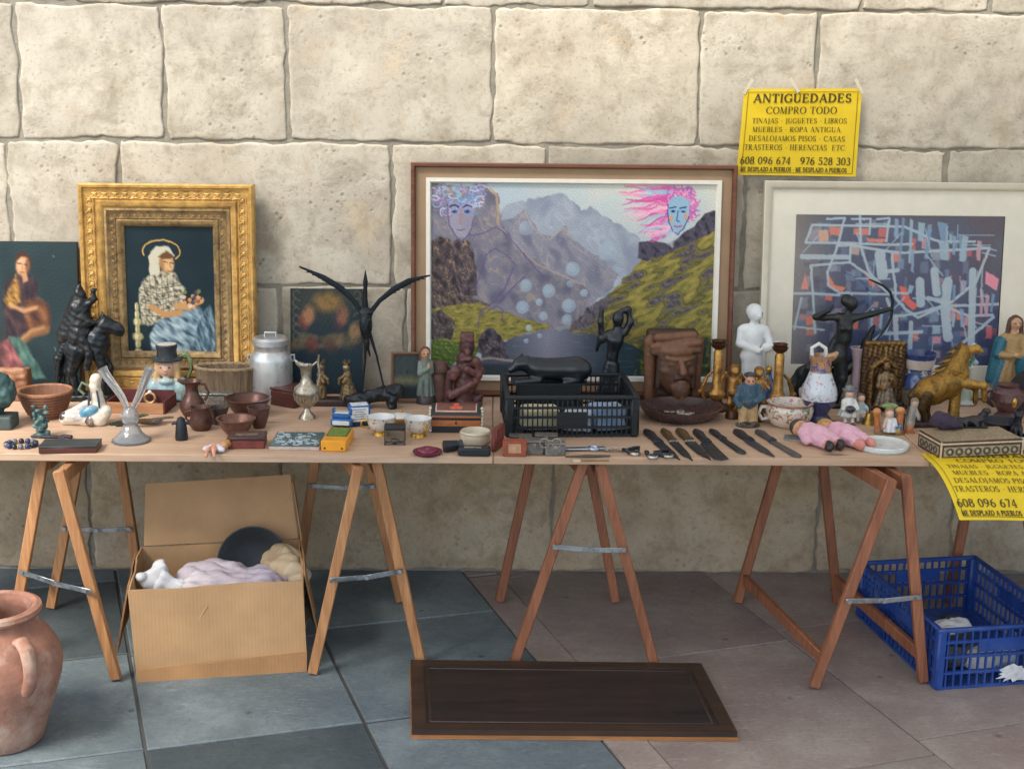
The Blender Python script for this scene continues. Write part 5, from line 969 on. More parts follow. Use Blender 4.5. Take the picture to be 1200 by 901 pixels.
# inlaid chest with domed lid
T = Thing('domed_inlaid_chest', 'small domed chest with banded inlay and red diamond beside the black crate', 'chest', 535, 503, rz=-1)
dk = mat((30, 36, 40), .45); tan = mat((168, 100, 56), .45, coat=.2)
T.part('chest_body', MB().box((0, 0, 9), (58, 32, 18), bev=.6), dk); T.part('front_band', MB().box((0, -16.3, 11.5), (57, 1, 7), bev=.2), tan); T.part('keyhole', MB().ball((0, -17, 12), (1, .6, 2)), BLACKP)
lid = MB(); n_ = 14; prof_ = [(16*math.cos(math.pi*i/n_), 19.5+11*math.sin(math.pi*i/n_)) for i in range(n_+1)]
vs = [(x, y, z) for x in (-29, 29) for (y, z) in prof_]; lid.add(vs, [tuple(range(n_+1)), tuple(range(2*n_+1, n_, -1))]+[(i, i+1, n_+2+i, n_+1+i) for i in range(n_)]+[(0, n_+1, 2*n_+1, n_)]); ld = T.part('domed_lid', lid, dk)
def domestrip(x0, x1, t0, t1, mm, nm, lift=.5):
    m_ = MB(); vs = []; k = 8
    for i in range(k+1):
        t = t0+(t1-t0)*i/k; a = math.pi*(1-t); y, z = 16.0*math.cos(a)*1.02, 19.5+11*math.sin(a); vs += [(x0, y, z+lift), (x1, y, z+lift), (x1, y, z-.6), (x0, y, z-.6)]
    fs = [(a*4+j, a*4+(j+1) % 4, a*4+4+(j+1) % 4, a*4+4+j) for a in range(k) for j in range(4)]+[(0, 1, 2, 3), (k*4+3, k*4+2, k*4+1, k*4)]; m_.add(vs, fs); T.part(nm, m_, mm, ld)
domestrip(-24, 24, .16, .84, mat((200, 170, 140), .5), 'pale_border', .4); domestrip(-22.5, 22.5, .20, .80, mat((112, 68, 58), .45, 0, .2), 'inlay_panel', .9)
for sg in (1, -1): domestrip(-3, 3, .22, .5, mat((196, 90, 70), .45), 'red_diamond', 1.3) if sg > 0 else domestrip(-7, 7, .22, .32, mat((196, 90, 70), .45), 'red_diamond', 1.25)
T.part('lid_band', MB().box((0, -16.2, 19.2), (58, 1, 2.4), bev=.2), tan)
for s in (-1, 1):
    for i in range(8): t = i/7; T.part('bone_stud', MB().ball((s*30, -16.5+t*6, 3+t*24 if t < .7 else 3+t*25), 1.9, 8, 6), mat((222, 212, 190), .4))
# optics near the joint of the boards
T = Thing('black_spyglass', 'stubby black eyepiece lying beside the cream pot', 'spyglass', 528, 529, rz=-70)
T.part('barrel', MB().tube(path((0, -8, 7), (0, 8, 7)), [7, 6], 20), BLACKP); T.part('eyepiece', MB().tube(path((0, 8.2, 7), (0, 14, 7)), [5, 6.4], 20), mat((40, 56, 58), .4))
T = Thing('black_oblong_case', 'black oblong case with silver strip lying on the front edge', 'case', 556, 533, rz=-2)
T.part('case_body', MB().box((0, 0, 5), (38, 16, 10), bev=2), BLACKP); T.part('silver_strip', MB().box((-2, -3, 10.3), (20, 4, .8), bev=.2), SILV)
T = Thing('cream_pot', 'round cream ceramic pot behind the black oblong case', 'pot', 557, 519)
T.part('pot_body', MB().lathe([(.5, 0), (15, 0), (17.5, 3), (18, 14), (17, 15.5), (16.6, 14), (15.4, 9), (.5, 9)], n=34), mat((204, 192, 166), .35, 0, .1, 40, .05, coat=.3)); T.part('rim_band', MB().torus((0, 0, 13), 18, .7, 34), mat((176, 160, 130), .4))
# saint statuette and wood carving
T = Thing('green_robed_saint', 'painted statuette of a praying figure in a long green robe', 'statuette', 499, 472, hd=12, ht=66)
RB = (112, 130, 120)
T.part('plinth', MB().lathe([(.5, 0), (11.5, 0), (11.5, 6), (9.5, 9), (.5, 9)], n=24), mat((70, 60, 62), .4))
T.fig('figure', [gown((0, 0, 46), (0, 0, 9), 6, 10.5, RB, 10, .12, .85), cap((0, 0, 40), (0, 0, 50), 6.5, 5.5, RB), cap((-6, 0, 48), (-7, -4, 36), 3.2, 3, (130, 146, 134)), cap((-7, -4, 36), (2, -8, 42), 3, 2.4, (130, 146, 134)), cap((6, 0, 48), (7, -4, 38), 3.2, 3, RB), cap((7, -4, 38), (4, -8, 44), 2.8, 2.2, RB), ell((4, -8.5, 46), (2, 2, 4), (206, 160, 124)), ell((0, -2, 59), (5, 5, 6.4), (206, 158, 122)), ell((-.5, 1, 60.5), (6.2, 5.6, 7), (112, 58, 40)), cap((-5, 0, 60), (-6, 0, 50), 2.4, 2, (112, 58, 40)), ell((1, -7, 58.4), (.9, .9, 1.2), (214, 168, 130)), ell((-1.6, -6.5, 60), (.8, .6, .6), (60, 40, 34)), ell((2.4, -6.5, 60), (.8, .6, .6), (60, 40, 34)), cap((-3, -8, 9), (-3, -9, 30), 1.2, .8, (84, 108, 112)), cap((3, -8, 9), (4, -9, 32), 1.2, .8, (84, 108, 112))], CLAYV, .75, 1.2, amp=.2, freq=1.1)
T = Thing('brown_wood_carving', 'dark red brown wood carving of entwined figures left of the black crate', 'carving', 537, 473, hd=13, ht=85)
WC = (84, 50, 48); WC2 = (108, 66, 60)
T.fig('carved_figures', [cap((8, 2, 4), (8, 2, 54), 14, 10, WC), ell((10, 0, 70), (9, 8, 15), WC), bx((10, 0, 80), (7, 6, 4), WC2, 1), cap((20, -4, 52), (26, -3, 40), 6, 5, WC2), cap((16, -6, 20), (24, -8, 36), 5, 4, WC2), cap((24, -8, 36), (10, -11, 44), 4, 4, WC2), cap((-8, -9, 12), (16, -10, 26), 5, 5, WC2), ell((-3, -8, 40), (7, 6, 8), WC2), ell((-5, -11, 34), (4, 3, 4), WC2), cap((-12, -4, 8), (-10, -6, 38), 5, 4, WC), cap((20, -2, 4), (26, -5, 10), 6, 4, WC), ell((11, -8, 62), (3.4, 3, 4.4), WC2), cap((4, -8, 54), (14, -9, 56), 2.6, 2.6, WC2), bx((4, 0, 2), (24, 12, 1.6), WC, .5)], vmat(.5, 0, .35, 60, .35, .15), .9, 1.6, amp=.25, freq=.5)
T = Thing('wooden_head_bookend', 'brown rounded wooden block with metal band behind the inlaid chest', 'block', 515, 470, hd=9, ht=49)
T.part('block_body', MB().lathe([(.5, 0), (12, 0), (12.5, 20), (12, 38), (9, 46), (4, 49), (.5, 49.5)], n=28, sy=.7), mat((96, 66, 54), .5, 0, .35, 40, .3)); T.part('metal_band', MB().torus((0, 0, 36), 12.4, .8, 30), mat((60, 52, 50), .4, .6))
# ================================================================== THINGS ON THE MIDDLE AND RIGHT BOARDS
# ---- black plastic crate
def crate(name, label, origin, wdt, dep, hgt, rz, m, bars, rails, material, wall_t=.006, flare=0.0, panel=None, floor_z=.006):
    """open slatted crate: rim, corner posts, rails and upright bars on each side, slatted floor (metres)"""
    root = empty(name, origin, rz); tag(root, label, 'crate')
    def side(nm, L, M, n, handle):
        mb = MB(); t = wall_t
        for zz in rails: mb.box(M @ Vector((0, 0, hgt*zz)), (L, t*1.5, t*1.2), R=M.to_3x3())
        sp = L/n
        for i in range(n+1):
            x = -L/2+sp*i
            mb.box(M @ Vector((x, 0, hgt/2)), (t*.75, t, hgt), R=M.to_3x3())
        if handle: mb.box(M @ Vector((0, -t*.1, hgt*handle[1])), (L*handle[0], t*.9, hgt*handle[2]), R=M.to_3x3())
        o = link(nm, mb.mesh(nm, False), material, root); o['kind'] = 'stuff'
    for nm, L, M, n, h in (('front_side', wdt, Matrix.Translation((0, -dep/2, 0)), bars[0], panel), ('back_side', wdt, Matrix.Translation((0, dep/2, 0)), bars[0], panel),
                        ('left_side', dep, Matrix.Translation((-wdt/2, 0, 0)) @ Matrix.Rotation(math.pi/2, 4, 'Z'), bars[1], panel), ('right_side', dep, Matrix.Translation((wdt/2, 0, 0)) @ Matrix.Rotation(math.pi/2, 4, 'Z'), bars[1], panel)): side(nm, L, M, n, h)
    for i, (sx, sy) in enumerate(((-1, -1), (1, -1), (1, 1), (-1, 1))):
        mb = MB(); mb.box((sx*(wdt/2-.006), sy*(dep/2-.006), hgt/2), (.03, .03, hgt*1.01), bev=.006); link('corner_post', mb.mesh('corner_post'), material, root)
    for i, (c, d) in enumerate((((0, -dep/2, hgt), (wdt+.02, .018, .014)), ((0, dep/2, hgt), (wdt+.02, .018, .014)), ((-wdt/2, 0, hgt), (.018, dep-.01, .013)), ((wdt/2, 0, hgt), (.018, dep-.01, .013)))):
        mb = MB(); mb.box(c, d, bev=.004); link('rim', mb.mesh('rim'), material, root)
    mb = MB(); mb.box((0, 0, floor_z), (wdt-.02, dep-.02, .008)); link('crate_floor', mb.mesh('crate_floor', False), material, root)
    return root
pA_, pB_ = on_z(602, 513, TZ), on_z(746, 513.5, TZ); cw = (pB_-pA_).length; cdp = .34
BCR = mat((16, 24, 28), .42, 0, .2, 60, .08); mcr = mpp(pA_)
cc = (pA_+pB_)/2+Vector((-.018, cdp/2+.01, .002))
CRZ = math.radians(2.5)
crate('black_plastic_crate', 'black slatted plastic crate standing in the middle of the table', cc, cw+.02, cdp, .135, CRZ, mcr, (26, 18), (.04, .24, .5, .74), BCR, .006, panel=(.24, .42, .42))
# papers and oddments inside it
for i, (x, y, w, d, h, c, a, lb) in enumerate(((-.10, -.09, .13, .10, .07, (206, 196, 160), 8, 'cream wrapped parcel inside the black crate, left end'), (.03, -.11, .10, .08, .06, (196, 206, 214), -12, 'pale blue wrapped parcel inside the black crate, middle'), (.13, -.09, .11, .10, .08, (150, 176, 206), 15, 'light blue wrapped parcel inside the black crate, right end'))):
    o = empty('wrapped_parcel', cc+Vector((x, y, .012)), math.radians(a)); tag(o, lb, 'parcel', 'parcels in the black crate'); me = sdf_mesh('paper_wrap', [bx((0, 0, h*500), (w*440, d*440, h*430), c, 5)], 5, 4, .001, 2.2, .05); link('paper_wrap', me, vmat(.8, 0, .2, 40, .4), o)
    mb = MB(); mb.torus((0, 0, h/2+.002), 1, 1) if False else mb.tube([(-w*.47, 0, h*.5), (-w*.46, 0, h*.98), (0, 0, h*1.0), (w*.46, 0, h*.98), (w*.47, 0, h*.5)], .0016, 6); link('string', mb.mesh('string'), mat((170, 150, 120), .8), o)
# reclining black animal laid on the crate rim
T = Thing('black_reclining_animal', 'black carved animal figure lying across the back of the crate', 'figure', 0, 0, loc=cc+Vector((-.085, .06, .1405)), rz=2, k=.9)
SH = (20, 28, 34)
T.fig('body', [cap((-8, 0, 15), (42, 0, 15), 14, 16, SH), cap((42, 0, 15), (50, 0, 14), 16, 14, SH), cap((-8, 0, 17), (-22, -2, 23), 13, 9.5, SH), ell((-28, -3, 23), (11, 8.5, 8), SH, ry=20), cap((-34, -4, 20), (-42, -5, 15), 6.4, 4.8, SH), cap((-22, -6, 30), (-20, -8, 34), 3, 1.5, SH), cap((-28, 4, 30), (-27, 5, 34), 3, 1.5, SH), cap((-6, -10, 2), (-34, -13, 0), 5, 4, SH), cap((44, -11, 2), (28, -14, 0), 5, 4, SH)], vmat(.3, 0, .15, 50, .12, .2), 1.3, 5)
mb = MB(); mb.box((.02, 0, -.004), (.26, .10, .006)); o = link('rest_board', mb.mesh('rest_board', False), BCR, T.root)
mb = MB(); mb.box((.02, -.03, -.068), (.22, .012, .122)); o = link('board_leg', mb.mesh('board_leg', False), BCR, T.root)
# black nude with raised arms standing behind the crate
T = Thing('black_raised_arms_statue', 'slender black statue of a woman with raised arms behind the crate', 'statue', 717, 465, hd=12, ht=106)
T.fig('figure', [cap((-2, 0, 30), (-1, 0, 52), 8, 6, SH), cap((-1, 0, 52), (2, 0, 70), 6, 8.5, SH), cap((2, 0, 70), (4, 0, 80), 9, 6, SH), ell((4, -1, 94), (6.5, 6.5, 8.5), SH), cap((4, 0, 80), (4, 0, 88), 4, 3.5, SH), cap((-5, 0, 78), (-13, -1, 70), 4, 3.4, SH), cap((-13, -1, 70), (-15, -2, 90), 3.4, 3, SH), cap((-15, -2, 90), (-14, -2, 104), 3.2, 2.6, SH), cap((12, 0, 78), (18, 0, 90), 4, 3.6, SH), cap((18, 0, 90), (15, 0, 105), 3.6, 3, SH), cap((15, 0, 104), (8, 0, 103), 3.2, 3, SH), gown((-1, 0, 44), (-4, 0, 8), 8, 14, SH, 7, .12, .8), cap((-15, 0, 72), (-18, 2, 58), 3, 2, SH)], vmat(.35, 0, .15, 50, .12, .2), 1.0, 3, amp=.12, freq=.6)
T.fig('base', [bx((-2, 0, 4), (16, 12, 3.5), SH, 1)], vmat(.35, 0, .15, 50, .12, .2), 1.3, 1)
# carved head block
T = Thing('carved_wooden_head', 'large brown carved wooden head of a bearded man with a band', 'carving', 786, 468, hd=18, ht=84)
W1, W2, W3 = (98, 66, 46), (124, 84, 58), (74, 50, 38)
T.fig('head', [bx((0, 9, 42), (24, 6, 36), W3, 4), cap((-24, 0, 8), (-25, 0, 70), 6, 7, W2), cap((25, 0, 8), (27, 0, 70), 6, 7, W2), ell((3, -7, 44), (21, 15, 33), W1), ell((3, -10, 62), (20, 13, 9), W2), cap((-22, -10, 66), (26, -16, 72), 4.5, 4.5, W2), cap((-22, -11, 60), (27, -16, 64), 3.6, 3.6, W1), cap((-18, -10, 76), (20, -10, 79), 5, 5, W2), cap((7, -20, 54), (9, -27, 41), 2.8, 4.0, W2), ell((9, -25.5, 40), (4.6, 3.2, 2.6), W2), cap((-8, -18.5, 55), (3, -21, 54), 2.2, 2.2, W2), cap((12, -21, 54), (19, -16, 55), 2.2, 2.2, W2), ell((-2, -19.5, 49), (4.4, 2.4, 2), W1), ell((15.5, -18, 49), (4, 2.4, 2), W1), cap((2, -21.5, 33), (9, -23.5, 35), 2.2, 2, W3), cap((16, -20.5, 33), (9, -23.5, 35), 2.2, 2, W3), cap((7, -21, 29.5), (12, -21, 29.5), 1.8, 1.6, W2), ell((8, -17, 20), (10, 8, 12), W1), cap((0, -18, 24), (4, -20, 10), 3, 2, W2), cap((9, -20, 24), (9, -22, 8), 3, 2, W2), cap((15, -18, 24), (13, -20, 11), 3, 2, W2), cap((-14, -12, 56), (-17, -12, 22), 4, 3, W3), cap((22, -12, 56), (22, -12, 22), 4, 3, W3), ell((-9, -16, 40), (5, 4, 6), W1), ell((19, -15, 40), (4, 4, 6), W1)], vmat(.55, 0, .35, 50, .45), .95, 1.8, amp=.18, freq=.5)
T.part('base_block', MB().box((0, 3, 1.4), (66, 30, 2.8), bev=.8), wood((84, 56, 42), (56, 36, 28), 'x', 14))
# brown oval dish with coins
T = Thing('brown_oval_dish', 'wide brown glazed dish in front of the carved wooden head', 'dish', 798, 489)
T.part('dish_body', MB().lathe([(.5, 0), (36, 0), (42, 5), (48, 12), (49, 14.5), (46.5, 14.5), (41, 8), (34, 4), (.5, 3.5)], n=44, sy=.95), mat((70, 52, 50), .3, 0, .25, 30, .1, coat=.3))
r = random.Random(3)
for i in range(12):
    a = r.uniform(0, 6.28); d = r.uniform(2, 24)
    o = Thing('silver_coin', 'silver coin or medal heaped in the wide brown dish', 'coin', 0, 0, 'coins in the brown dish', loc=Vector(T.root.location)+Vector((d*math.cos(a)*T.m, (d*math.sin(a)*.9-2)*T.m, (4.4+.9*(i % 4))*T.m)))
    o.part('disc', MB().lathe([(.3, 0), (4.4, 0), (4.7, .5), (4.4, .9), (.3, .9)], n=16), SILV if i % 3 else mat((196, 196, 190), .35, .5)); o.part('boss', MB().ball((0, 0, .9), (2.6, 2.6, .6), 8, 5), SILV); o.root.rotation_euler = (r.uniform(-.12, .12), r.uniform(-.12, .12), 0)
# gilt candlesticks with cherubs
GD, GD2, GD3 = (150, 106, 52), (190, 142, 74), (84, 56, 36)
def candlestick(label, px, py, s):
    T = Thing('gilt_candlestick', label, 'candlestick', px, py, 'gilt candlesticks with scroll arms')
    T.part('foot', MB().lathe([(.5, 0), (15, 0), (15.5, 3), (11, 6), (7, 9), (6, 12), (.5, 12)], n=30, fold=(10, .05)), mat(GD3, .4, .6, .4, 60, .4, dirt=(40, 30, 24)))
    T.part('stem', MB().lathe([(5, 12), (9, 16), (10, 20), (6.5, 26), (5.4, 44), (5.6, 68), (4, 72), (.5, 72)], n=28), mat(GD2, .38, .7, .35, 60, .4, dirt=GD3))
    T.part('drip_cup', MB().lathe([(4, 72), (8, 75), (9.6, 79), (7.6, 80), (9, 83), (7, 83.4), (6, 79), (.5, 79)], n=28), mat(GD3, .4, .6, .3, 60, .3))
    T.part('scroll_arm', MB().tube(path((s*6, 0, 46), (s*12, 0, 40), (s*17, 0, 28), (s*16, 0, 16), (s*9, 0, 9), (s*5, 0, 8)), [1.4, 2, 2.4, 2.2, 2, 1.4], 8), mat(GD, .4, .6, .35, 60, .3)); T.part('leaf_boss', MB().ball((s*19, 0, 22), (3.6, 3, 3.6)), mat(GD, .4, .6, .35, 60, .3))
candlestick('tall gilt candlestick with scroll arm beside the brown dish', 839, 480, -1); candlestick('tall gilt candlestick with scroll arm right of the white boy', 910, 484, 1)
def cherub(label, px, py, s, z=TZ):
    T = Thing('gilt_cherub', label, 'cherub', px, py, 'gilt cherubs between the candlesticks', z)
    T.fig('cherub_body', [cap((0, 0, 26), (0, 0, 38), 6.5, 6, GD2), ell((s*1, -1, 50), (5.4, 5.4, 6), GD2), ell((s*1, 1, 53), (6, 5.6, 5), GD), cap((-5, 0, 40), (-10, -3, 48), 2.6, 2.2, GD2), cap((5, 0, 40), (11, -3, 32), 2.6, 2.2, GD2), cap((-3, 0, 25), (-4, -3, 12), 4, 3, GD2), cap((-4, -3, 12), (-3, -2, 3), 3, 2.6, GD), cap((3, 0, 25), (6, -4, 15), 4, 3, GD2), cap((6, -4, 15), (3, -3, 5), 2.8, 2.4, GD), ell((0, -5, 24), (5.5, 3.5, 4), GD), ell((s*2.5, -6.2, 49), (1, 1, 1.2), GD2)], GILTV, .8, 1.8, amp=.25, freq=.9)
    for q in (-1, 1): T.part('wing', MB().tube(path((q*4, 4, 38), (q*10, 6, 44), (q*13, 7, 38), (q*10, 6, 30)), [1.2, 3, 2.6, .6], 8, .4), mat(GD, .4, .6, .35, 60, .3))
    T.part('pedestal', MB().lathe([(.5, -7), (8, -7), (8, -3), (6, 2.4), (.5, 2.4)], n=20), mat(GD3, .45, .5, .3))
o = TZ; cherub('gilt winged cherub left of the white boy statue', 858, 483, 1, TZ+.0225); cherub('gilt winged cherub behind the sailor figurine', 888, 486, -1, TZ+.0225)
# white boy
T = Thing('white_boy_statue', 'white plaster statue of a boy holding a bird', 'statue', 879, 466, hd=17, ht=112)
WT = (226, 228, 226)
T.fig('boy', [cap((-6, 0, 4), (-5, 0, 28), 4.6, 5.6, WT), cap((-5, 0, 28), (-4, 0, 50), 6, 8, WT), cap((6, -2, 4), (5, -1, 28), 4.4, 5.4, WT), cap((5, -1, 28), (3, 0, 50), 5.6, 7.6, WT), ell((-1, 0, 54), (13, 9, 9), WT), cap((-1, 0, 58), (-1, 0, 78), 10.5, 11, WT), cap((-9, 0, 84), (8, 0, 84), 6, 6, WT), cap((-1, 0, 86), (0, 0, 93), 4.6, 4, WT), ell((1, -1, 101), (8, 8.4, 9.4), WT), ell((-.6, 1.4, 103.5), (8.8, 8.4, 8.4), (216, 218, 216)), cap((-13, 0, 83), (-15, -2, 68), 5, 4.2, WT), cap((-15, -2, 68), (4, -11, 62), 4.2, 3.4, WT), cap((12, 0, 83), (17, -3, 70), 4.8, 4, WT), cap((17, -3, 70), (12, -10, 63), 4, 3.2, WT), ell((14, -11, 66), (7, 5, 5.4), WT), cap((18, -12, 68), (25, -13, 73), 3.2, 1.2, WT), ell((4, -9.2, 99.5), (1.7, 2.2, 2.2), WT), ell((.8, -7.8, 102.5), (1.9, 1, 1), (160, 164, 164)), ell((6.8, -7.2, 102.5), (1.9, 1, 1), (160, 164, 164)), ell((4, -8.2, 95.6), (2.2, 1, .8), (176, 176, 174)), cap((8, 4, 50), (12, 4, 8), 5, 7, (214, 216, 214))], vmat(.4, 0, .08, 60, .1), 1.0, 2.2)
T.part('base', MB().lathe([(.5, 0), (17, 0), (17, 3), (15, 4.6), (.5, 4.6)], n=30), mat((206, 208, 206), .45))
# sailor
T = Thing('sailor_figurine', 'painted figurine of a man in blue jacket and pale trousers', 'figurine', 876, 499)
T.fig('sailor', [cap((-6, 0, 6), (-5, 0, 26), 5.6, 6, (190, 158, 112)), cap((6, 0, 6), (5, 0, 26), 5.6, 6, (190, 158, 112)), ell((0, 0, 30), (11, 7, 6), (50, 84, 100)), cap((0, 0, 32), (0, 0, 46), 11, 9.5, (44, 84, 104)), cap((-10, 0, 46), (-15, -2, 32), 4.4, 4, (44, 84, 104)), cap((-15, -2, 32), (-12, -5, 25), 3.6, 3, (50, 90, 108)), cap((10, 0, 46), (14, -3, 34), 4.4, 4, (44, 84, 104)), cap((14, -3, 34), (8, -8, 32), 3.6, 3, (50, 90, 108)), ell((0, -2, 54), (5.8, 6.4, 6.6), (206, 150, 118)), ell((0, -5, 49.5), (4.2, 3.6, 3), (120, 84, 64)), ell((0, 1.4, 61), (7, 6.6, 3.4), (46, 50, 58)), ell((-2.4, -8.2, 55.5), (.9, .7, .8), (50, 36, 32)), ell((2.4, -8.2, 55.5), (.9, .7, .8), (50, 36, 32)), ell((-5, -4, 3.5), (5, 7.5, 3), (60, 46, 40)), ell((6, -4, 3.5), (5, 7.5, 3), (60, 46, 40)), ell((0, -8.8, 53.6), (1.3, 1.5, 1.4), (214, 150, 120))], CLAYV, .85, 1.6)
T.part('base', MB().lathe([(.5, 0), (14, 0), (14.5, 2), (12.5, 3.4), (.5, 3.4)], n=24, sy=.8), mat((74, 78, 72), .6, 0, .5, 60, .4))
# flowered chamber cup, jug
T = Thing('flowered_potty_cup', 'wide flowered chamber pot cup with loop handle in front of the jug', 'cup', 924, 498)
T.part('cup_body', MB().lathe([(.5, 0), (18, 0), (21, 2), (27, 12), (28, 20), (26, 25), (27.4, 28), (25.6, 28), (24, 24), (22, 10), (.5, 6)], n=40), floral((214, 200, 180), [(176, 84, 76), (96, 116, 80), (150, 100, 70)], 30, .40)); T.part('rim_band', MB().torus((0, 0, 27.4), 26.6, 1, 40), mat((150, 84, 66), .3, coat=.3)); T.part('handle', MB().tube(path((-25, 0, 22), (-33, 0, 22), (-36, 0, 14), (-31, 0, 7), (-24, 0, 9)), 2.4, 10), mat((206, 196, 182), .25, coat=.4))
T = Thing('flowered_porcelain_jug', 'tall flowered porcelain jug with blue base and white handle', 'jug', 958, 494)
T.part('base_section', MB().lathe([(.5, 0), (15, 0), (15.5, 4), (11.5, 9), (12, 13), (18, 21), (20.6, 28)], n=36, cap1=False), mat((52, 58, 96), .2, 0, .35, 60, .05, coat=.5)); T.part('belly', MB().lathe([(20.6, 28), (21, 34), (19.5, 42), (15.5, 52), (12.5, 60)], n=36, cap0=False, cap1=False), floral((206, 210, 214), [(96, 106, 156), (184, 130, 130), (110, 140, 120)], 34, .38)); T.part('neck', MB().lathe([(12.5, 60), (11.4, 66), (12.6, 74), (14.4, 80), (13, 80), (10.4, 68), (.5, 62)], n=36, cap0=False), floral((172, 130, 92), [(80, 84, 150), (70, 80, 140), (196, 150, 90)], 32, .45))
T.part('spout', MB().tube(path((8, -2, 76), (14, -3, 80), (18, -4, 84)), [5, 4, 1.8], 10, .8), mat((176, 136, 96), .25, coat=.4)); T.part('handle', MB().tube(path((-11, 0, 76), (-12, 0, 88), (-4, 0, 93), (4, 0, 88), (5, 0, 78)), 2.4, 10), WHITEG)
# bronze archer with hounds
T = Thing('bronze_archer_statue', 'dark bronze archer drawing a bow between two leaping hounds', 'statue', 975, 466, hd=23, ht=140)
AR, AR2 = (34, 40, 40), (26, 34, 36)
T.fig('archer', [cap((4, 0, 8), (8, -3, 32), 4, 6, AR), cap((8, -3, 32), (5, 0, 56), 6, 8.5, AR), cap((-28, 2, 42), (-6, -2, 52), 4, 7, AR), cap((-28, 2, 42), (-36, 6, 22), 4, 3, AR), ell((2, 0, 56), (10, 9, 9), AR), cap((4, 0, 58), (8, 0, 76), 7.5, 7, AR), cap((8, 0, 76), (8, 0, 92), 8.5, 9, AR), cap((1, 0, 99), (16, 0, 98), 5, 4.8, AR), cap((9, 0, 100), (12, 0, 107), 3.6, 3.4, AR), ell((14, -1, 114), (6.4, 6, 7.8), AR), ell((8.5, 1, 117), (6.6, 6, 7), AR2), ell((20, -1, 113), (1.6, 1.4, 1.6), AR), cap((17, -1, 98), (36, -2, 103), 4, 3.2, AR), cap((36, -2, 103), (56, -3, 109), 3.2, 2.4, AR), cap((0, 0, 99), (-16, 1, 98), 4, 3.6, AR), cap((-16, 1, 98), (-24, 0, 99), 3.6, 3.4, AR), cap((-24, 0, 99), (-11, -4, 107), 3.2, 2.4, AR), cap((-11, -4, 107), (-7, -4, 113), 2.4, 1.4, AR), ell((12, -8, 88), (3.4, 3, 3.4), AR), ell((4, -8, 88), (3.4, 3, 3.4), AR), cap((-2, 0, 54), (-10, -2, 50), 7, 6, AR)], BRONZE, .95, 2.4)
T.part('bow', MB().tube([(57+0, -3, 109), (57.5, -3, 118), (54, -3, 127), (46, -3, 134), (37, -3, 138), (30, -3, 141)], [1.9, 1.7, 1.5, 1.3, 1.1, .6], 8), mat(AR2, .4, .4)); T.part('bow', MB().tube([(57, -3, 109.5), (57, -3, 100), (53, -3, 90), (47, -3, 80), (42, -3, 74)], [1.9, 1.7, 1.5, 1.2, .6], 8), mat(AR2, .4, .4))
def hound(dx, dy, s, flip):
    f = flip
    return [cap((dx-14*f*s, dy, 34), (dx+8*f*s, dy, 48), 9*s, 9.5*s, AR2), cap((dx+8*f*s, dy, 50), (dx+18*f*s, dy, 70), 7*s, 5*s, AR2), cap((dx+18*f*s, dy, 70), (dx+24*f*s, dy, 84), 5.5*s, 2.6*s, AR2), cap((dx+24*f*s, dy, 84), (dx+26*f*s, dy, 88), 2.4, 1.6, AR2), cap((dx-16*f*s, dy, 34), (dx-24*f*s, dy, 18), 7*s, 4, AR2), cap((dx-24*f*s, dy, 18), (dx-20*f*s, dy, 5), 3.6, 3, AR2), cap((dx-20*f*s, dy, 38), (dx-30*f*s, dy, 24), 2.4, 2, AR2), cap((dx-30*f*s, dy, 24), (dx-27*f*s, dy, 8), 2, 1, AR2), cap((dx+8*f*s, dy-3, 44), (dx+14*f*s, dy-4, 26), 4, 3, AR2), cap((dx+14*f*s, dy-4, 26), (dx+10*f*s, dy-4, 6), 3, 2.6, AR2)]
T.fig('hound', hound(-16, 10, 1.0, 1), BRONZE, 1.1, 3); T.fig('hound', hound(20, 11, .9, 1), BRONZE, 1.1, 3); T.part('base', MB().box((-2, 4, 2.6), (84, 34, 5.2), bev=1.4), mat((40, 44, 42), .35, .2))
# lilac glass vase, gothic niche, jar
T = Thing('lilac_glass_vase', 'slender lilac trumpet vase beside the brass gothic shrine', 'vase', 1002, 476, hd=11, ht=70)
T.part('vase_body', MB().lathe([(.5, 0), (11, 0), (11, 3), (7, 8), (5.6, 20), (7.4, 32), (6, 44), (7, 58), (10.4, 70), (9.6, 70), (6, 57), (.5, 50)], n=30), mat((166, 146, 152), .15, 0, .08, 30, .0, coat=.5)); T.part('lip', MB().torus((0, 0, 70), 10, .6, 30), mat((190, 172, 176), .15))
T = Thing('gothic_shrine', 'brass gothic niche shrine with a seated crowned figure inside', 'shrine', 1033, 480, hd=16, ht=82)
GB, GB2 = (96, 70, 48), (150, 116, 66)
T.fig('shrine_body', [bx((0, 8, 40), (22, 6, 38), GB, 2), cap((-22, 4, 4), (-22, 4, 72), 5, 4.4, GB), cap((22, 4, 4), (21, 4, 72), 5, 4.4, GB), cap((-14, 0, 6), (-14, 0, 50), 2.2, 2, GB2), cap((14, 0, 6), (14, 0, 50), 2.2, 2, GB2), cap((-14, 0, 50), (0, -2, 62), 2.4, 2.6, GB2), cap((14, 0, 50), (0, -2, 62), 2.4, 2.6, GB2), cap((0, -2, 60), (0, -1, 72), 2.6, 2, GB2)]+[ell((-21+i*6, 2, 79), (3.6, 4.2, 3.4), GB2) for i in range(8)]+[cap((-18+i*6, 1, 64), (-18+i*6, 1, 76), 1.6, 1.6, GB2) for i in range(7)]+[bx((0, 4, 3), (25, 12, 2.6), GB, 1)], GILTV, .95, 1.2, amp=.5, freq=.8)
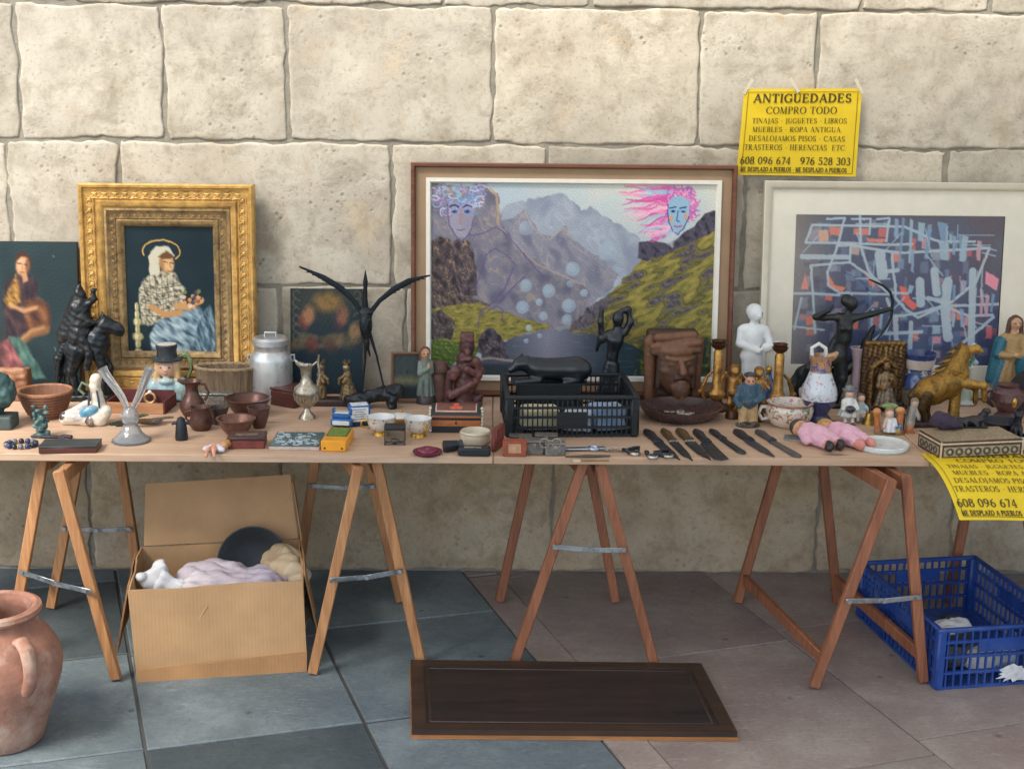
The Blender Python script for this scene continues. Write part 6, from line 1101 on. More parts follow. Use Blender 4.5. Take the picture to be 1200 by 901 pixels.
T.fig('seated_figure', [gown((1, -6, 34), (1, -10, 6), 7, 13, (150, 132, 112), 9, .12, .8), cap((1, -6, 32), (1, -4, 42), 7, 6, (150, 126, 92)), ell((1, -5, 52), (4.6, 4.6, 5.6), (140, 110, 74)), cap((-6, -5, 42), (-9, -10, 30), 3, 2.6, (150, 126, 92)), cap((-9, -10, 30), (-2, -13, 28), 2.6, 2.2, GB2), cap((8, -5, 42), (10, -10, 32), 3, 2.6, (150, 126, 92)), cap((10, -10, 32), (6, -14, 36), 2.6, 2.2, GB2), ell((5, -14, 40), (3, 3, 3.4), GB2), ell((1, -5, 57), (4, 4, 1.6), GB2)], GILTV, .85, 1.6, amp=.3, freq=.8)
T = Thing('blue_white_jar', 'blue and white painted jar behind the rearing golden horse', 'jar', 1073, 478, hd=21, ht=66)
T.part('jar_body', MB().lathe([(.5, 0), (12, 0), (13, 4), (20, 14), (21, 24), (17, 36), (14.5, 42), (15.5, 48), (18, 60)], n=36, cap1=False), floral((60, 84, 140), [(196, 200, 196), (40, 54, 110), (120, 130, 80)], 24, .42)); T.part('collar', MB().lathe([(18, 60), (19.5, 66), (18, 66.5), (16, 60), (.5, 50)], n=36, cap0=False), mat((50, 64, 110), .25, coat=.4)); T.part('pale_band', MB().lathe([(16.2, 48.5), (18.7, 59.5), (17.9, 59.6), (15.4, 48.6), (16.2, 48.5)], n=36), floral((206, 190, 176), [(176, 110, 90), (70, 84, 130)], 60, .36))
# little figurines
def doll_fig(name, label, px, py, cols, prims, cell=.8): T = Thing(name, label, 'figurine', px, py); T.fig('figure', prims, GLAZE, cell, 1.5); return T
PW, SK2 = (220, 222, 214), (222, 180, 152)
T = doll_fig('pierrot_figurine', 'white porcelain child in a dark hat beside the jug', 993, 497, 0, [gown((0, 0, 26), (0, 0, 10), 7, 12, PW, 8, .1, .85), cap((-4, -4, 10), (-4, -6, 3), 2.8, 2.4, (230, 220, 206)), cap((4, -4, 10), (4, -6, 3), 2.8, 2.4, (230, 220, 206)), ell((-4, -8, 2), (3, 4.4, 2), (34, 38, 46)), ell((5, -8, 2), (3, 4.4, 2), (34, 38, 46)), cap((0, 0, 24), (0, 0, 30), 7, 5.5, PW), ell((0, -1, 37), (5.2, 5.2, 5.6), SK2), ell((0, 0, 42), (9, 8, 2.4), (90, 100, 106)), ell((0, 0, 44), (5, 5, 3.4), (100, 112, 118)), cap((-6, 0, 28), (-8, -7, 20), 3, 2.8, PW), cap((6, 0, 28), (9, -7, 20), 3, 2.8, PW), ell((0, -9, 20), (6, 4, 4.4), (40, 44, 52)), ell((0, -6, 37), (.9, 1, 1), (230, 180, 150))])
T.part('base', MB().lathe([(.5, 0), (11, 0), (11, 1), (.5, 1.1)], n=20), WHITEG)
T = doll_fig('seated_blue_figurine', 'pale blue seated porcelain child right of the white figurine', 1006, 493, 0, [ell((0, 0, 8), (9, 8, 8), (166, 190, 200)), cap((0, 0, 12), (1, 0, 20), 6, 5, (176, 200, 208)), cap((-4, -6, 10), (-5, -14, 4), 3.2, 2.4, (214, 186, 166)), cap((4, -6, 10), (6, -14, 4), 3.2, 2.4, (214, 186, 166)), ell((1, -1, 27), (4.6, 4.6, 5), SK2), ell((1, .6, 29), (5, 4.8, 4.4), (96, 76, 58)), cap((6, 0, 18), (11, -6, 12), 2.6, 2.2, (176, 200, 208))]); T.part('seat_block', MB().box((4, 2, 2.5), (22, 16, 5), bev=1), mat((140, 160, 168), .3, coat=.3))
T = doll_fig('orange_group_figurine', 'small figurine of a child in white under orange foliage', 1041, 508, 0, [cap((-12, 2, 2), (-15, 2, 24), 4, 3, (196, 116, 60)), ell((-15, 1, 26), (5, 4, 5), (206, 130, 64)), cap((12, 2, 2), (13, 2, 26), 5, 4, (206, 120, 56)), ell((12, 2, 28), (6.4, 5, 4), (214, 140, 70)), ell((0, 2, 33), (10, 5, 3.6), (112, 140, 76)), ell((-1, -3, 24), (5, 5, 5.6), SK2), ell((-1, -1, 27), (5.6, 5, 4.2), (150, 96, 50)), gown((0, -3, 20), (0, -5, 3), 4.4, 8, (222, 224, 226), 7, .1, .8), cap((-5, -4, 18), (-8, -8, 10), 2.2, 2, (222, 180, 160)), cap((5, -4, 18), (6, -9, 12), 2.2, 2, (214, 216, 220)), ell((11, -5, 9), (4, 4, 5), (80, 110, 150)), ell((9, -6, 4), (4, 4, 4), (176, 150, 60))]); T.part('base', MB().lathe([(.5, 0), (18, 0), (18, 1.6), (.5, 2)], n=24, sy=.6), mat((150, 130, 90), .4))
T = doll_fig('striped_figurine', 'narrow grey and orange figurine beside the inlaid box', 1065, 507, 0, [cap((0, 0, 3), (1, 0, 12), 5, 5, (196, 120, 76)), cap((1, 0, 13), (3, 0, 30), 5.4, 4.4, (150, 144, 138)), ell((4, -1, 36), (4.6, 4.6, 5.4), (190, 160, 130)), ell((4, 0, 39), (5, 5, 3.6), (116, 100, 86)), cap((6, -2, 28), (9, -5, 18), 2.2, 2, (150, 144, 138))]); T.part('base', MB().lathe([(.5, 0), (7, 0), (7, 1.2), (.5, 1.3)], n=18), mat((176, 120, 90), .4))
T = Thing('dark_bottle', 'small dark green bottle behind the striped figurine', 'bottle', 1052, 503); T.part('bottle_body', MB().lathe([(.5, 0), (7, 0), (7.5, 3), (7.5, 18), (4, 23), (3, 28), (.5, 28)], n=20), mat((34, 48, 54), .2, coat=.4)); T.part('cap', MB().lathe([(.5, 28.1), (3.6, 28.1), (3.6, 32), (.5, 32)], n=16), BLACKP)
# pink dolls lying down
def lying_doll(label, px, py, rz, shoes):
    T = Thing('pink_baby_doll', label, 'doll', px, py, 'pink clothed dolls lying on the table', rz=rz, k=1.3); PKC = (226, 176, 190)
    T.fig('romper', [cap((0, 14, 8), (0, -2, 8), 9.5, 10, PKC), cap((-5, -4, 8), (-6, -17, 6.5), 6.5, 5, PKC), cap((5, -4, 8), (6, -17, 6.5), 6.5, 5, PKC), cap((-9, 12, 9), (-13, 0, 5), 4.6, 3.8, PKC), cap((9, 12, 9), (13, 0, 5), 4.6, 3.8, PKC)], vmat(.85, 0, .14, 60, .4), .9, 2.4, amp=.5, freq=.7)
    T.fig('head', [ell((0, 28, 8), (8, 8, 7.6), (222, 164, 120)), ell((0, 31, 8.6), (8.6, 7.6, 7.8), (196, 150, 60) if shoes else (60, 54, 52))], CLAYV, .9, 1.2)
    for s in (-1, 1): T.fig('foot', [ell((s*6, -23, 5.4), (4.2, 5.4, 5), (38, 36, 40) if not shoes else (222, 142, 128)), cap((s*6, -17, 6), (s*6, -21, 5.8), 4.4, 4.4, (222, 150, 134))], CLAYV, .7, 1)
lying_doll('doll in pink romper with black shoes lying left of the other doll', 959, 521, 24, False); lying_doll('barefoot doll in pink romper lying beside the white lid', 993, 520, 28, True)
T = Thing('white_round_lid', 'white round dish lid lying by the front edge near the dolls', 'lid', 1033, 525); T.part('disc', MB().lathe([(.5, 0), (29, 0), (31, 2.4), (31, 6), (29.6, 6.4), (28.4, 4.6), (.5, 4)], n=44), mat((206, 214, 210), .3, 0, .06, 20, .02, coat=.4)); T.part('rim', MB().torus((0, 0, 6), 30.4, 1, 44), mat((220, 224, 220), .3))
T = Thing('dark_green_hat', 'little dark green felt hat lying behind the pink dolls', 'hat', 978, 506); T.part('crown', MB().lathe([(.5, 2), (9, 2), (8, 8), (4, 11), (.5, 11.4)], n=24, sx=1.3), mat((34, 50, 48), .8)); T.part('brim', MB().lathe([(.5, 0), (15, 0), (15.4, 1.4), (.5, 2)], n=28, sx=1.3), mat((30, 44, 44), .8))
# golden rearing horse
T = Thing('golden_rearing_horse', 'golden rearing horse statue standing behind the inlaid box', 'statue', 1108, 498)
HG, HG2, HG3 = (160, 120, 50), (196, 150, 70), (96, 74, 40)
T.fig('horse', [ell((-18, 0, 42), (22, 14, 18), HG, ry=-14), ell((-2, 0, 50), (20, 14, 18), HG, ry=-34), ell((9, 0, 62), (14, 12, 16), HG2), cap((6, 0, 68), (14, 0, 88), 13, 8, HG), cap((14, 0, 88), (28, -1, 92), 6.5, 4.4, HG2), cap((28, -1, 92), (33, -1, 89), 4.2, 3.6, HG2), cap((11, -3, 94), (9, -4, 100), 2, .8, HG), cap((13, 3, 94), (12, 4, 100), 2, .8, HG), cap((14, -6, 52), (38, -8, 50), 5.6, 4, HG2), cap((38, -8, 50), (40, -8, 32), 3.8, 3.2, HG), cap((12, 6, 50), (34, 7, 44), 5.6, 4, HG), cap((34, 7, 44), (35, 7, 26), 3.6, 3, HG), cap((-26, -7, 38), (-32, -8, 22), 8, 4.6, HG3), cap((-32, -8, 22), (-26, -8, 5), 4, 3.4, HG3), cap((-22, 7, 36), (-22, 8, 20), 8, 4.6, HG3), cap((-22, 8, 20), (-18, 8, 5), 4, 3.4, HG3), cap((-36, 0, 46), (-42, 2, 34), 4, 4.4, HG3), cap((-42, 2, 34), (-40, 3, 10), 4.4, 1.6, HG3), cap((8, -2, 40), (6, -6, 6), 6, 7, HG)], GILTV, 1.0, 2.6, amp=.3, freq=.8)
mn = MB()
T.fig('mane', [cap((10-i*3.0, -1, 95-i*5.0), (-1-i*4.4, -2+(i % 2)*4, 92-i*6.2), 2.4, .9, HG if i % 2 else HG3) for i in range(9)]+[cap((10, 0, 96), (-10, 0, 58), 3.4, 4, HG3)], GILTV, .8, 1.0)
T.fig('base', [bx((-6, 0, 3), (36, 14, 2.4), (60, 44, 44), 1)], vmat(.5, 0, .3, 60, .4), 1.4, 1, amp=.5, freq=.4)
# inlaid box
T = Thing('marquetry_box', 'flat inlaid wooden box with ringed geometric panels at right', 'box', 1132, 528, rz=10, k=1.03)
T.part('box_body', MB().box((4, 0, 9.5), (100, 54, 19), bev=.6), mat((84, 56, 46), .4, 0, .2)); IV = mat((200, 186, 152), .45, 0, .2, 90, .1); IVD = mat((78, 68, 56), .5)
T.part('inlay_top', MB().box((4, 0, 19.6), (97, 51, .8), bev=.2), mat((150, 134, 108), .45, 0, .5, 130, .15)); T.part('pale_edge', MB().box((4, -27.2, 16.6), (99, .8, 1.8), bev=.1), IV); T.part('pale_panel', MB().box((4, -27.2, 7.6), (92, .8, 10.6), bev=.1), mat((158, 146, 118), .45, 0, .4, 140, .15)); T.part('corner_strip', MB().box((-45.4, -27.0, 9.5), (1.8, 1.4, 19), bev=.1), IV); T.part('corner_strip', MB().box((53.4, -27.0, 9.5), (1.8, 1.4, 19), bev=.1), IV)
for i in range(8): T.part('inlay_ring', MB().torus((-35+i*11.2, -27.9, 7.6), 3.7, 1.1, 8, 5, 'y'), IVD); T.part('inlay_star', MB().ball((-35+i*11.2, -27.8, 7.6), (1.4, .5, 1.4), 6, 5), IV)
T.part('side_panel', MB().box((-46.2, 0, 8), (.8, 46, 10), bev=.1), mat((150, 138, 112), .45, 0, .4, 140, .15)); T.part('pale_edge', MB().box((-46.2, 0, 16.6), (.8, 53, 1.8), bev=.1), IV)
for i in range(4): T.part('inlay_ring', MB().torus((-46.9, -16+i*10.6, 8), 3.5, 1.0, 8, 5, 'x'), IVD)
bz = TZ+20.2*T.m
T2 = Thing('purple_cloth_pouch', 'dark purple cloth pouch lying on the inlaid box', 'pouch', 1106, 502, z=bz); T2.fig('pouch_body', [ell((0, 0, 8), (17, 12, 8), (62, 50, 66)), ell((-6, -2, 13), (10, 9, 8), (66, 54, 70)), ell((6, 1, 5), (17, 12, 5), (56, 46, 60))], vmat(.9, 0, .15, 60, .4), 1.1, 3, amp=.9, freq=.4)
T2.part('drawstring', MB().tube(path((-8, -6, 20), (-2, -9, 21), (4, -4, 19)), .7, 6), mat((90, 76, 84), .8))
T2 = Thing('dark_bronze_lizard', 'small dark twisted bronze creature on the right of the inlaid box', 'figurine', 1138, 499, z=bz); T2.fig('creature', [cap((-16, 0, 5), (8, -2, 8), 4.6, 6, (48, 42, 44)), cap((8, -2, 8), (14, -2, 16), 5, 4, (48, 42, 44)), ell((16, -3, 19), (5, 4, 4), (56, 48, 48)), cap((-16, 0, 5), (-22, 2, 2.4), 3.6, 1.6, (48, 42, 44)), cap((2, -6, 6), (4, -10, 1.6), 2.6, 1.8, (48, 42, 44)), cap((-8, -4, 4), (-8, -8, 1.6), 2.6, 1.8, (48, 42, 44))], BRONZE, .9, 2, amp=.6, freq=.6); T2.part('plinth', MB().box((-2, -2, .7), (36, 20, 1.4), bev=.4), BLACKP)
# white-green ceramic behind the horse
T = Thing('white_blossom_ceramic', 'white and green ceramic blossom spray behind the golden horse head', 'ornament', 1131, 466, hd=11, ht=62)
pr = [cap((0, 0, 2), (0, 0, 40), 6, 3, (176, 190, 176)), ell((0, 0, 2), (12, 10, 3), (190, 196, 190))]; r = random.Random(8)
for i in range(16): a = r.uniform(0, 6.28); d = r.uniform(3, 12); z = r.uniform(32, 62); pr += [ell((d*math.cos(a), d*math.sin(a)*.7, z), (3.4, 3, 3), r.choice([(214, 220, 224), (196, 210, 220), (110, 140, 110), (160, 180, 190)])), cap((0, 0, 36), (d*math.cos(a), d*math.sin(a)*.7, z), 1.2, .9, (96, 120, 90))]
T.fig('spray', pr, GLAZE, .9, .8)
# robed lady statue
T = Thing('blue_cloaked_lady_statue', 'painted statue of a robed lady in a blue cloak before the silver frame', 'statue', 1176, 472, hd=13, ht=104)
CL, GN = (40, 100, 116), (168, 136, 86)
T.fig('figure', [gown((0, 0, 62), (-4, 0, 20), 8, 15, GN, 10, .1, .8), cap((2, 0, 58), (4, 0, 76), 9.5, 8.5, GN), cap((-6, 0, 78), (12, 0, 78), 5.4, 5, GN), ell((5, -1, 95), (5.6, 6, 7.2), (198, 152, 116)), ell((5, 1.6, 97), (7, 6, 7.6), (84, 58, 42)), cap((-1, 1, 98), (-3, 1, 84), 3, 2.6, (84, 58, 42)), cap((11, 1, 98), (13, 1, 84), 3, 2.6, (84, 58, 42)), cap((4, 0, 84), (5, 0, 90), 3.6, 3.4, (198, 152, 116)), cap((-8, -1, 76), (-14, -5, 60), 5, 4.4, CL), cap((-14, -5, 60), (0, -12, 60), 4.2, 3.4, GN), cap((14, -1, 76), (17, -5, 62), 5, 4.4, GN), cap((17, -5, 62), (6, -12, 60), 4, 3.2, GN), ell((4, -12.5, 61), (4, 2.6, 2.2), (200, 156, 120)), cap((-10, 3, 74), (-16, 4, 30), 6, 6.5, CL), cap((12, -7, 56), (13, -8, 34), 6.4, 4.6, CL), cap((14, -3, 58), (14, -3, 30), 5, 5, CL), cap((-8, -3, 52), (-14, -4, 24), 4, 4, (50, 110, 126)), ell((6, -7.2, 94), (1.1, 1.2, 1.4), (206, 160, 124)), ell((3, -6.4, 96), (1, .6, .6), (60, 44, 40)), ell((8, -6.2, 96), (1, .6, .6), (60, 44, 40))], vmat(.45, 0, .18, 70, .25), .9, 1.8, amp=.3, freq=.8)
T.fig('cloud_base', [ell((0, -1, 12), (16, 11, 9), (56, 72, 86)), ell((-10, -6, 6), (9, 7, 6), (64, 60, 70)), ell((10, -6, 7), (9, 7, 6), (50, 66, 80)), bx((0, 0, 2), (17, 11, 1.6), (60, 48, 46), .6)], vmat(.4, 0, .2, 70, .2), 1.1, 2.4)
T = Thing('red_brown_urn', 'dark red brown round urn in front of the blue cloaked lady', 'urn', 1178, 489)
T.part('urn_body', MB().lathe([(.5, 0), (12, 0), (13, 3), (9, 7), (14, 14), (20, 22), (19, 31), (12, 37), (13, 40), (.5, 40)], n=32), mat((84, 54, 54), .3, 0, .35, 40, .15, coat=.3)); T.part('gilt_mount', MB().ball((2, -19, 22), (3, 2, 6)), GOLDR)
for s in (-1, 1): T.part('ear_handle', MB().torus((s*20, 0, 27), 5, 1.6, 14, 7, 'y'), mat((70, 46, 46), .35))
T = Thing('black_small_bowl', 'dark iron bowl at the right edge behind the white plate', 'bowl', 1172, 506); T.part('bowl_body', MB().lathe([(.5, 0), (12, 0), (18, 6), (22, 14), (21, 14), (16, 6), (.5, 3)], n=30), mat((34, 36, 44), .4, .3)); T.part('rim', MB().torus((0, 0, 14), 21.6, .8, 30), mat((48, 46, 52), .4))
T = Thing('black_disc_record', 'large dark round plate standing on edge at the right picture border', 'plate', 1206, 486); T.part('disc', MB().tube(path((0, 3, 27), (0, 0, 27)), [27, 26], 40), mat((32, 26, 30), .35)); T.part('stand', MB().box((0, 4, 3), (30, 20, 6), bev=1), WALNUT)
T = Thing('white_plate', 'white china plate at the right edge behind the yellow poster', 'plate', 1208, 526); T.part('plate_body', MB().lathe([(.5, 0), (16, 0), (24, 3.4), (28, 5.4), (28, 6.4), (23, 4.6), (.5, 2.4)], n=40), WHITEG); T.part('blue_line', MB().torus((0, 0, 5.6), 25.4, .5, 40), mat((90, 120, 170), .3))
# ---- knives
BLD = mat((70, 76, 82), .4, .75, .35, 60, .2, dirt=(50, 44, 42)); HND = mat((44, 40, 42), .5, 0, .25, 60, .2); HNB = mat((96, 76, 50), .45, .3, .3, 60, .2)
def knife(label, a, b, w, kind, hm=HND, bm_=BLD):
    A_, B_ = on_z(*a, TZ), on_z(*b, TZ); d = B_-A_; T = Thing('old_knife', label, 'knife', 0, 0, 'old knives laid in a row', loc=A_); T.root.rotation_euler = (0, 0, math.atan2(d.y, d.x)); L = d.length/T.m; h = L*.38
    T.part('handle', MB().tube(path((0, 0, 2.4), (h*.35, w*.05, 2.6), (h*.7, 0, 2.4), (h, 0, 2.2)), [w*.30, w*.42, w*.34, w*.38], 10, 1.0, up=(0, 0, 1)), hm)
    ol = {'taper': [(h, -w*.5), (h+(L-h)*.6, -w*.45), (L, 0), (h+(L-h)*.6, w*.4), (h, w*.5)], 'cleaver': [(h, -w*.5), (h+4, -w*.7), (L-6, -w*.95), (L, -w*.5), (L-4, w*.35), (h, w*.5)], 'round': [(h, -w*.42), (L-6, -w*.5), (L-1.5, -w*.3), (L, 0), (L-1.5, w*.3), (L-6, w*.5), (h, w*.42)]}[kind]
    m_ = MB(); n = len(ol); m_.add([(x, y, 1.2) for x, y in ol]+[(x, y*.82, 2.5) for x, y in ol], [tuple(range(n-1, -1, -1)), tuple(range(n, 2*n))]+[(i, (i+1) % n, (i+1) % n+n, i+n) for i in range(n)])
    T.part('blade', m_, bm_, smooth=False); T.part('bolster', MB().box((h, 0, 2.2), (2.4, w*.9, 3.6), bev=.5), SILV if hm is HNB else BLD)
knife('broad dark knife nearest the black crate', (757, 508), (797, 541), 13, 'taper'); knife('brass handled knife second from the black crate', (777, 507), (812, 542), 12, 'taper', HNB); knife('wide black knife below the brown dish with brass guard', (795, 507), (833, 541), 14, 'taper', HNB); knife('curved black cleaver in the middle of the knife row', (815, 508), (851, 541), 13, 'cleaver'); knife('slim dark table knife right of the cleaver', (833, 507), (872, 533), 10, 'round'); knife('long pointed dagger in sheath below the sailor figurine', (862, 508), (908, 537), 13, 'taper', HND, mat((60, 58, 62), .55, .2)); knife('long round tipped grey knife at the right end of the row', (887, 508), (937, 537), 11, 'round', mat((70, 66, 66), .5), mat((92, 88, 88), .5, .4))
T = Thing('small_slate_card', 'thin grey card lying left of the pink dolls', 'card', 931, 514, rz=-14); T.part('card', MB().box((0, 0, 1), (24, 22, 1.6), bev=.3), mat((104, 108, 108), .5)); T.part('card_edge', MB().box((0, -11.4, 1), (24, .8, 2.0), bev=.2), mat((140, 140, 136), .5))
# ---- watches, chrome bits, tins on the middle board
for i, (px, py, rz, lb) in enumerate(((744, 533, 20, 'wristwatch with black strap below the crate corner'), (765, 537, -10, 'wristwatch with black strap between the other two watches'), (783, 536, 40, 'wristwatch with black strap nearest the knives'))):
    T = Thing('wristwatch', lb, 'watch', px, py, 'wristwatches near the front edge', rz=rz); T.part('watch_case', MB().lathe([(.5, 0), (6.2, 0), (6.8, 2), (6, 4), (.5, 4.2)], n=24), SILV); T.part('dial', MB().lathe([(.5, 4.3), (5, 4.3), (.5, 4.6)], n=20), mat((60, 64, 66), .3)); T.part('strap', MB().tube(path((-5, 2, 2), (-9, 6, 5), (-10, 12, 4), (-6, 17, 2)), [2.6, 2.6, 2.4, 2.2], 8, .5), BLACKP); T.part('strap', MB().tube(path((5, 2, 2), (9, 7, 6), (6, 14, 4), (0, 18, 2)), [2.6, 2.6, 2.4, 2.2], 8, .5), BLACKP)
T = Thing('chrome_bottle_opener', 'shiny chrome bar with a ring lying in front of the black crate', 'opener', 680, 528, rz=4); T.part('bar', MB().box((-6, 0, 2.4), (34, 9, 2.6), bev=1), mat((176, 190, 204), .2, .9)); T.part('ring', MB().torus((16, 0, 3), 6, 1.8, 20, 8), mat((176, 190, 204), .2, .9)); T.part('tip', MB().box((26, 0, 2.6), (8, 8, 3.2), bev=1), mat((160, 176, 190), .2, .9))
T = Thing('steel_chain', 'thin steel chain heaped beside the wristwatches', 'chain', 716, 528)
for i in range(16): T.part('chain_link', MB().torus((-18+i*2.5, 3*math.sin(i*.9), 1.6+.4*(i % 2)), 2.0, .6, 10, 5, 'z' if i % 2 else 'y'), SILV)
T = Thing('thin_tweezers', 'thin brown tongs lying along the front edge', 'tongs', 690, 536, rz=6); T.part('arm', MB().tube(path((-28, 0, 1.6), (0, 1.4, 1.8), (26, .4, 1.6)), [1, 1.5, .8], 6), mat((96, 84, 74), .4, .5)); T.part('arm', MB().tube(path((-28, 0, 1.8), (0, -2.2, 2), (24, -1.2, 1.6)), [1, 1.5, .8], 6), mat((96, 84, 74), .4, .5))
T = Thing('bone_button_pin', 'long pin with round bone button on the front edge', 'pin', 684, 541, rz=3); T.part('pin_shaft', MB().tube(path((-6, 0, 1.2), (30, 0, 1.2)), .9, 6), mat((150, 116, 60), .4, .6)); T.part('button', MB().lathe([(.5, 0), (5, 0), (5.4, 1.4), (4, 2.6), (.5, 2.8)], (-8, 0, .1), n=20), mat((206, 186, 156), .4))
T = Thing('leather_card_box', 'small orange brown leather box with pale label at the board corner', 'box', 601, 533, rz=0); T.part('box_body', MB().box((2, 0, 9), (28, 16, 18), bev=1), mat((150, 74, 46), .5, 0, .25, 50, .2)); T.part('pale_label', MB().box((2, -8.3, 10), (15, .7, 11), bev=.2), mat((184, 142, 112), .6))
T = Thing('red_leather_wallet', 'upright dark red leather wallet at the left corner of the middle board', 'wallet', 583, 526, rz=70); T.part('wallet_body', MB().box((0, 0, 14), (30, 6, 28), bev=1.4), mat((116, 58, 52), .55, 0, .25, 40, .2)); T.part('flap', MB().box((0, -3.4, 20), (29, 1.2, 14), bev=.4), mat((126, 64, 56), .55))
def tin(label, px, py, w, d, h, c, rz=0): T = Thing('grey_tin_box', label, 'tin', px, py, 'grey tins before the black crate', rz=rz); T.part('tin_body', MB().box((0, 0, h*.42), (w, d, h*.84), bev=1), mat(c, .45, .5, .3, 60, .3, dirt=(70, 66, 60))); T.part('tin_lid', MB().box((0, 0, h*.93), (w+1, d+1, h*.14), bev=.5), mat((c[0]+10, c[1]+10, c[2]+8), .4, .5, .3, 60, .3)); T.part('catch', MB().box((0, -d/2-.8, h*.7), (4, 1, 4), bev=.3), SILV)
tin('grey metal tin next to the orange leather box', 626, 531, 22, 16, 17, (116, 112, 106)); tin('grey metal tin second from the orange leather box', 650, 532, 24, 16, 15, (128, 124, 118), 2); tin('flat grey tin behind the orange leather box', 610, 521, 26, 14, 12, (104, 100, 96)); tin('flat grey tin behind the second metal tin', 640, 520, 26, 14, 12, (110, 106, 100), -3)
T = Thing('wire_spectacles', 'wire rimmed spectacles resting on the grey tins', 'spectacles', 645, 523, z=TZ+14*mpp(on_z(645, 523, TZ)))
for s in (-1, 1): T.part('lens_rim', MB().torus((s*7, 0, 4), 5.4, .6, 18, 6, 'y'), SILV)
T.part('bridge', MB().tube(path((-2, 0, 6), (0, 0, 7.4), (2, 0, 6)), .6, 6), SILV)
for s in (-1, 1): T.part('temple_arm', MB().tube(path((s*12, 0, 5), (s*13, 8, 3), (s*12, 16, 1)), .5, 6), SILV)

# ---- more crowded bits among the gilt ware and behind the horse
T = Thing('gilt_garland_stand', 'long dark gilt garland base under the candlesticks and cherubs', 'stand', 876, 480)
T.fig('garland', [cap((-48, 5, 3), (50, 6, 3), 3, 3, GD3)]+[ell((-46+i*6, 5+(i % 2)*2, 4+1.5*math.sin(i*1.3)), (4, 3.4, 3.2), (GD, GD3, (70, 64, 44))[i % 3]) for i in range(17)], GILTV, 1.0, 1.4, amp=.4, freq=.9)
T = Thing('blue_glass_scent_bottle', 'small blue glass bottle with gilt stopper between the white boy and candlestick', 'bottle', 899, 474)
T.part('bottle_body', MB().lathe([(.5, 0), (8, 0), (9, 4), (9, 22), (6, 30), (3.4, 34), (3.4, 38), (.5, 38)], n=24), mat((48, 86, 140), .12, 0, .2, 40, 0, coat=.6)); T.part('stopper', MB().ball((0, 0, 42), (4, 4, 5)), GOLDR)
T = Thing('tarnished_brass_bell', 'small tarnished brass bell in front of the gothic shrine', 'bell', 1018, 497)
T.part('bell_body', MB().lathe([(.5, 1), (8, 0), (7, 3), (5, 9), (4, 14), (.5, 15)], n=24), BRASS); T.part('handle', MB().tube(path((0, 0, 15), (0, 0, 24)), [1.2, 1.8], 8), mat((70, 52, 40), .5))
T = Thing('pewter_goblet', 'dull pewter goblet standing left of the golden horse', 'goblet', 1064, 489)
T.part('cup', MB().lathe([(2, 14), (7, 18), (8.6, 26), (8.8, 34), (7.8, 34), (7.4, 26), (.5, 19)], n=26), mat((124, 120, 112), .4, .7, .25, 70, .2, dirt=(80, 74, 66))); T.part('stem', MB().lathe([(.5, 0), (7, 0), (6.4, 2), (2, 5), (1.8, 12), (2.4, 14.2), (.5, 14.2)], n=22), mat((124, 120, 112), .4, .7, .25, 70, .2))
T = Thing('dark_iron_cat', 'small black iron cat figure right of the inlaid box', 'figurine', 1190, 512)
T.fig('cat', [ell((0, 0, 9), (8, 6, 9), (34, 36, 42)), cap((0, -2, 14), (0, -3, 22), 5, 4.4, (34, 36, 42)), ell((0, -4, 27), (5, 5, 4.6), (34, 36, 42)), cap((-3, -3, 30), (-4, -3, 34), 1.8, .6, (34, 36, 42)), cap((3, -3, 30), (4, -3, 34), 1.8, .6, (34, 36, 42)), cap((7, 3, 3), (12, -4, 2.4), 2, 1.6, (34, 36, 42)), cap((-3, -6, 10), (-3, -8, 2), 2.2, 2, (34, 36, 42)), cap((3, -6, 10), (3, -8, 2), 2.2, 2, (34, 36, 42))], BRONZE, .9, 1.6); T.part('plinth', MB().box((1, -1, .6), (26, 18, 1.2), bev=.3), BLACKP)
# ================================================================== THINGS ON THE GROUND
# terracotta jar
T = Thing('terracotta_jar', 'large terracotta jar with loop handles at the lower left', 'jar', 6, 866, z=0)
TERR = mat((156, 110, 90), .8, 0, .3, 14, .5, dirt=(196, 172, 154), bsc=70, bdist=.004)
T.part('jar_body', MB().lathe([(.5, 0), (40, 0), (44, 4), (50, 24), (60, 52), (69, 82), (71, 98), (68, 114), (58, 132), (47, 144), (43, 150), (43, 156)], n=64, cap1=False), TERR)
T.part('rim', MB().lathe([(43, 155), (49, 157), (52, 161), (51, 166), (46, 168), (41, 166), (39.5, 160), (41, 150), (48, 138), (60, 112), (55, 70), (38, 8), (.5, 6)], n=64, cap0=False), TERR)
for a in (-46, 134):
    ca, sa = math.cos(math.radians(a)), math.sin(math.radians(a)); f = lambda r_, z_: Vector((r_*ca, r_*sa, z_))
    T.part('handle', MB().tube([f(52, 138), f(64, 142), f(74, 136), f(79, 120), f(78, 104), f(72, 90), f(66, 82)], [5.5, 7, 7, 6.4, 6.2, 6.6, 6], 12, 1.25), TERR)
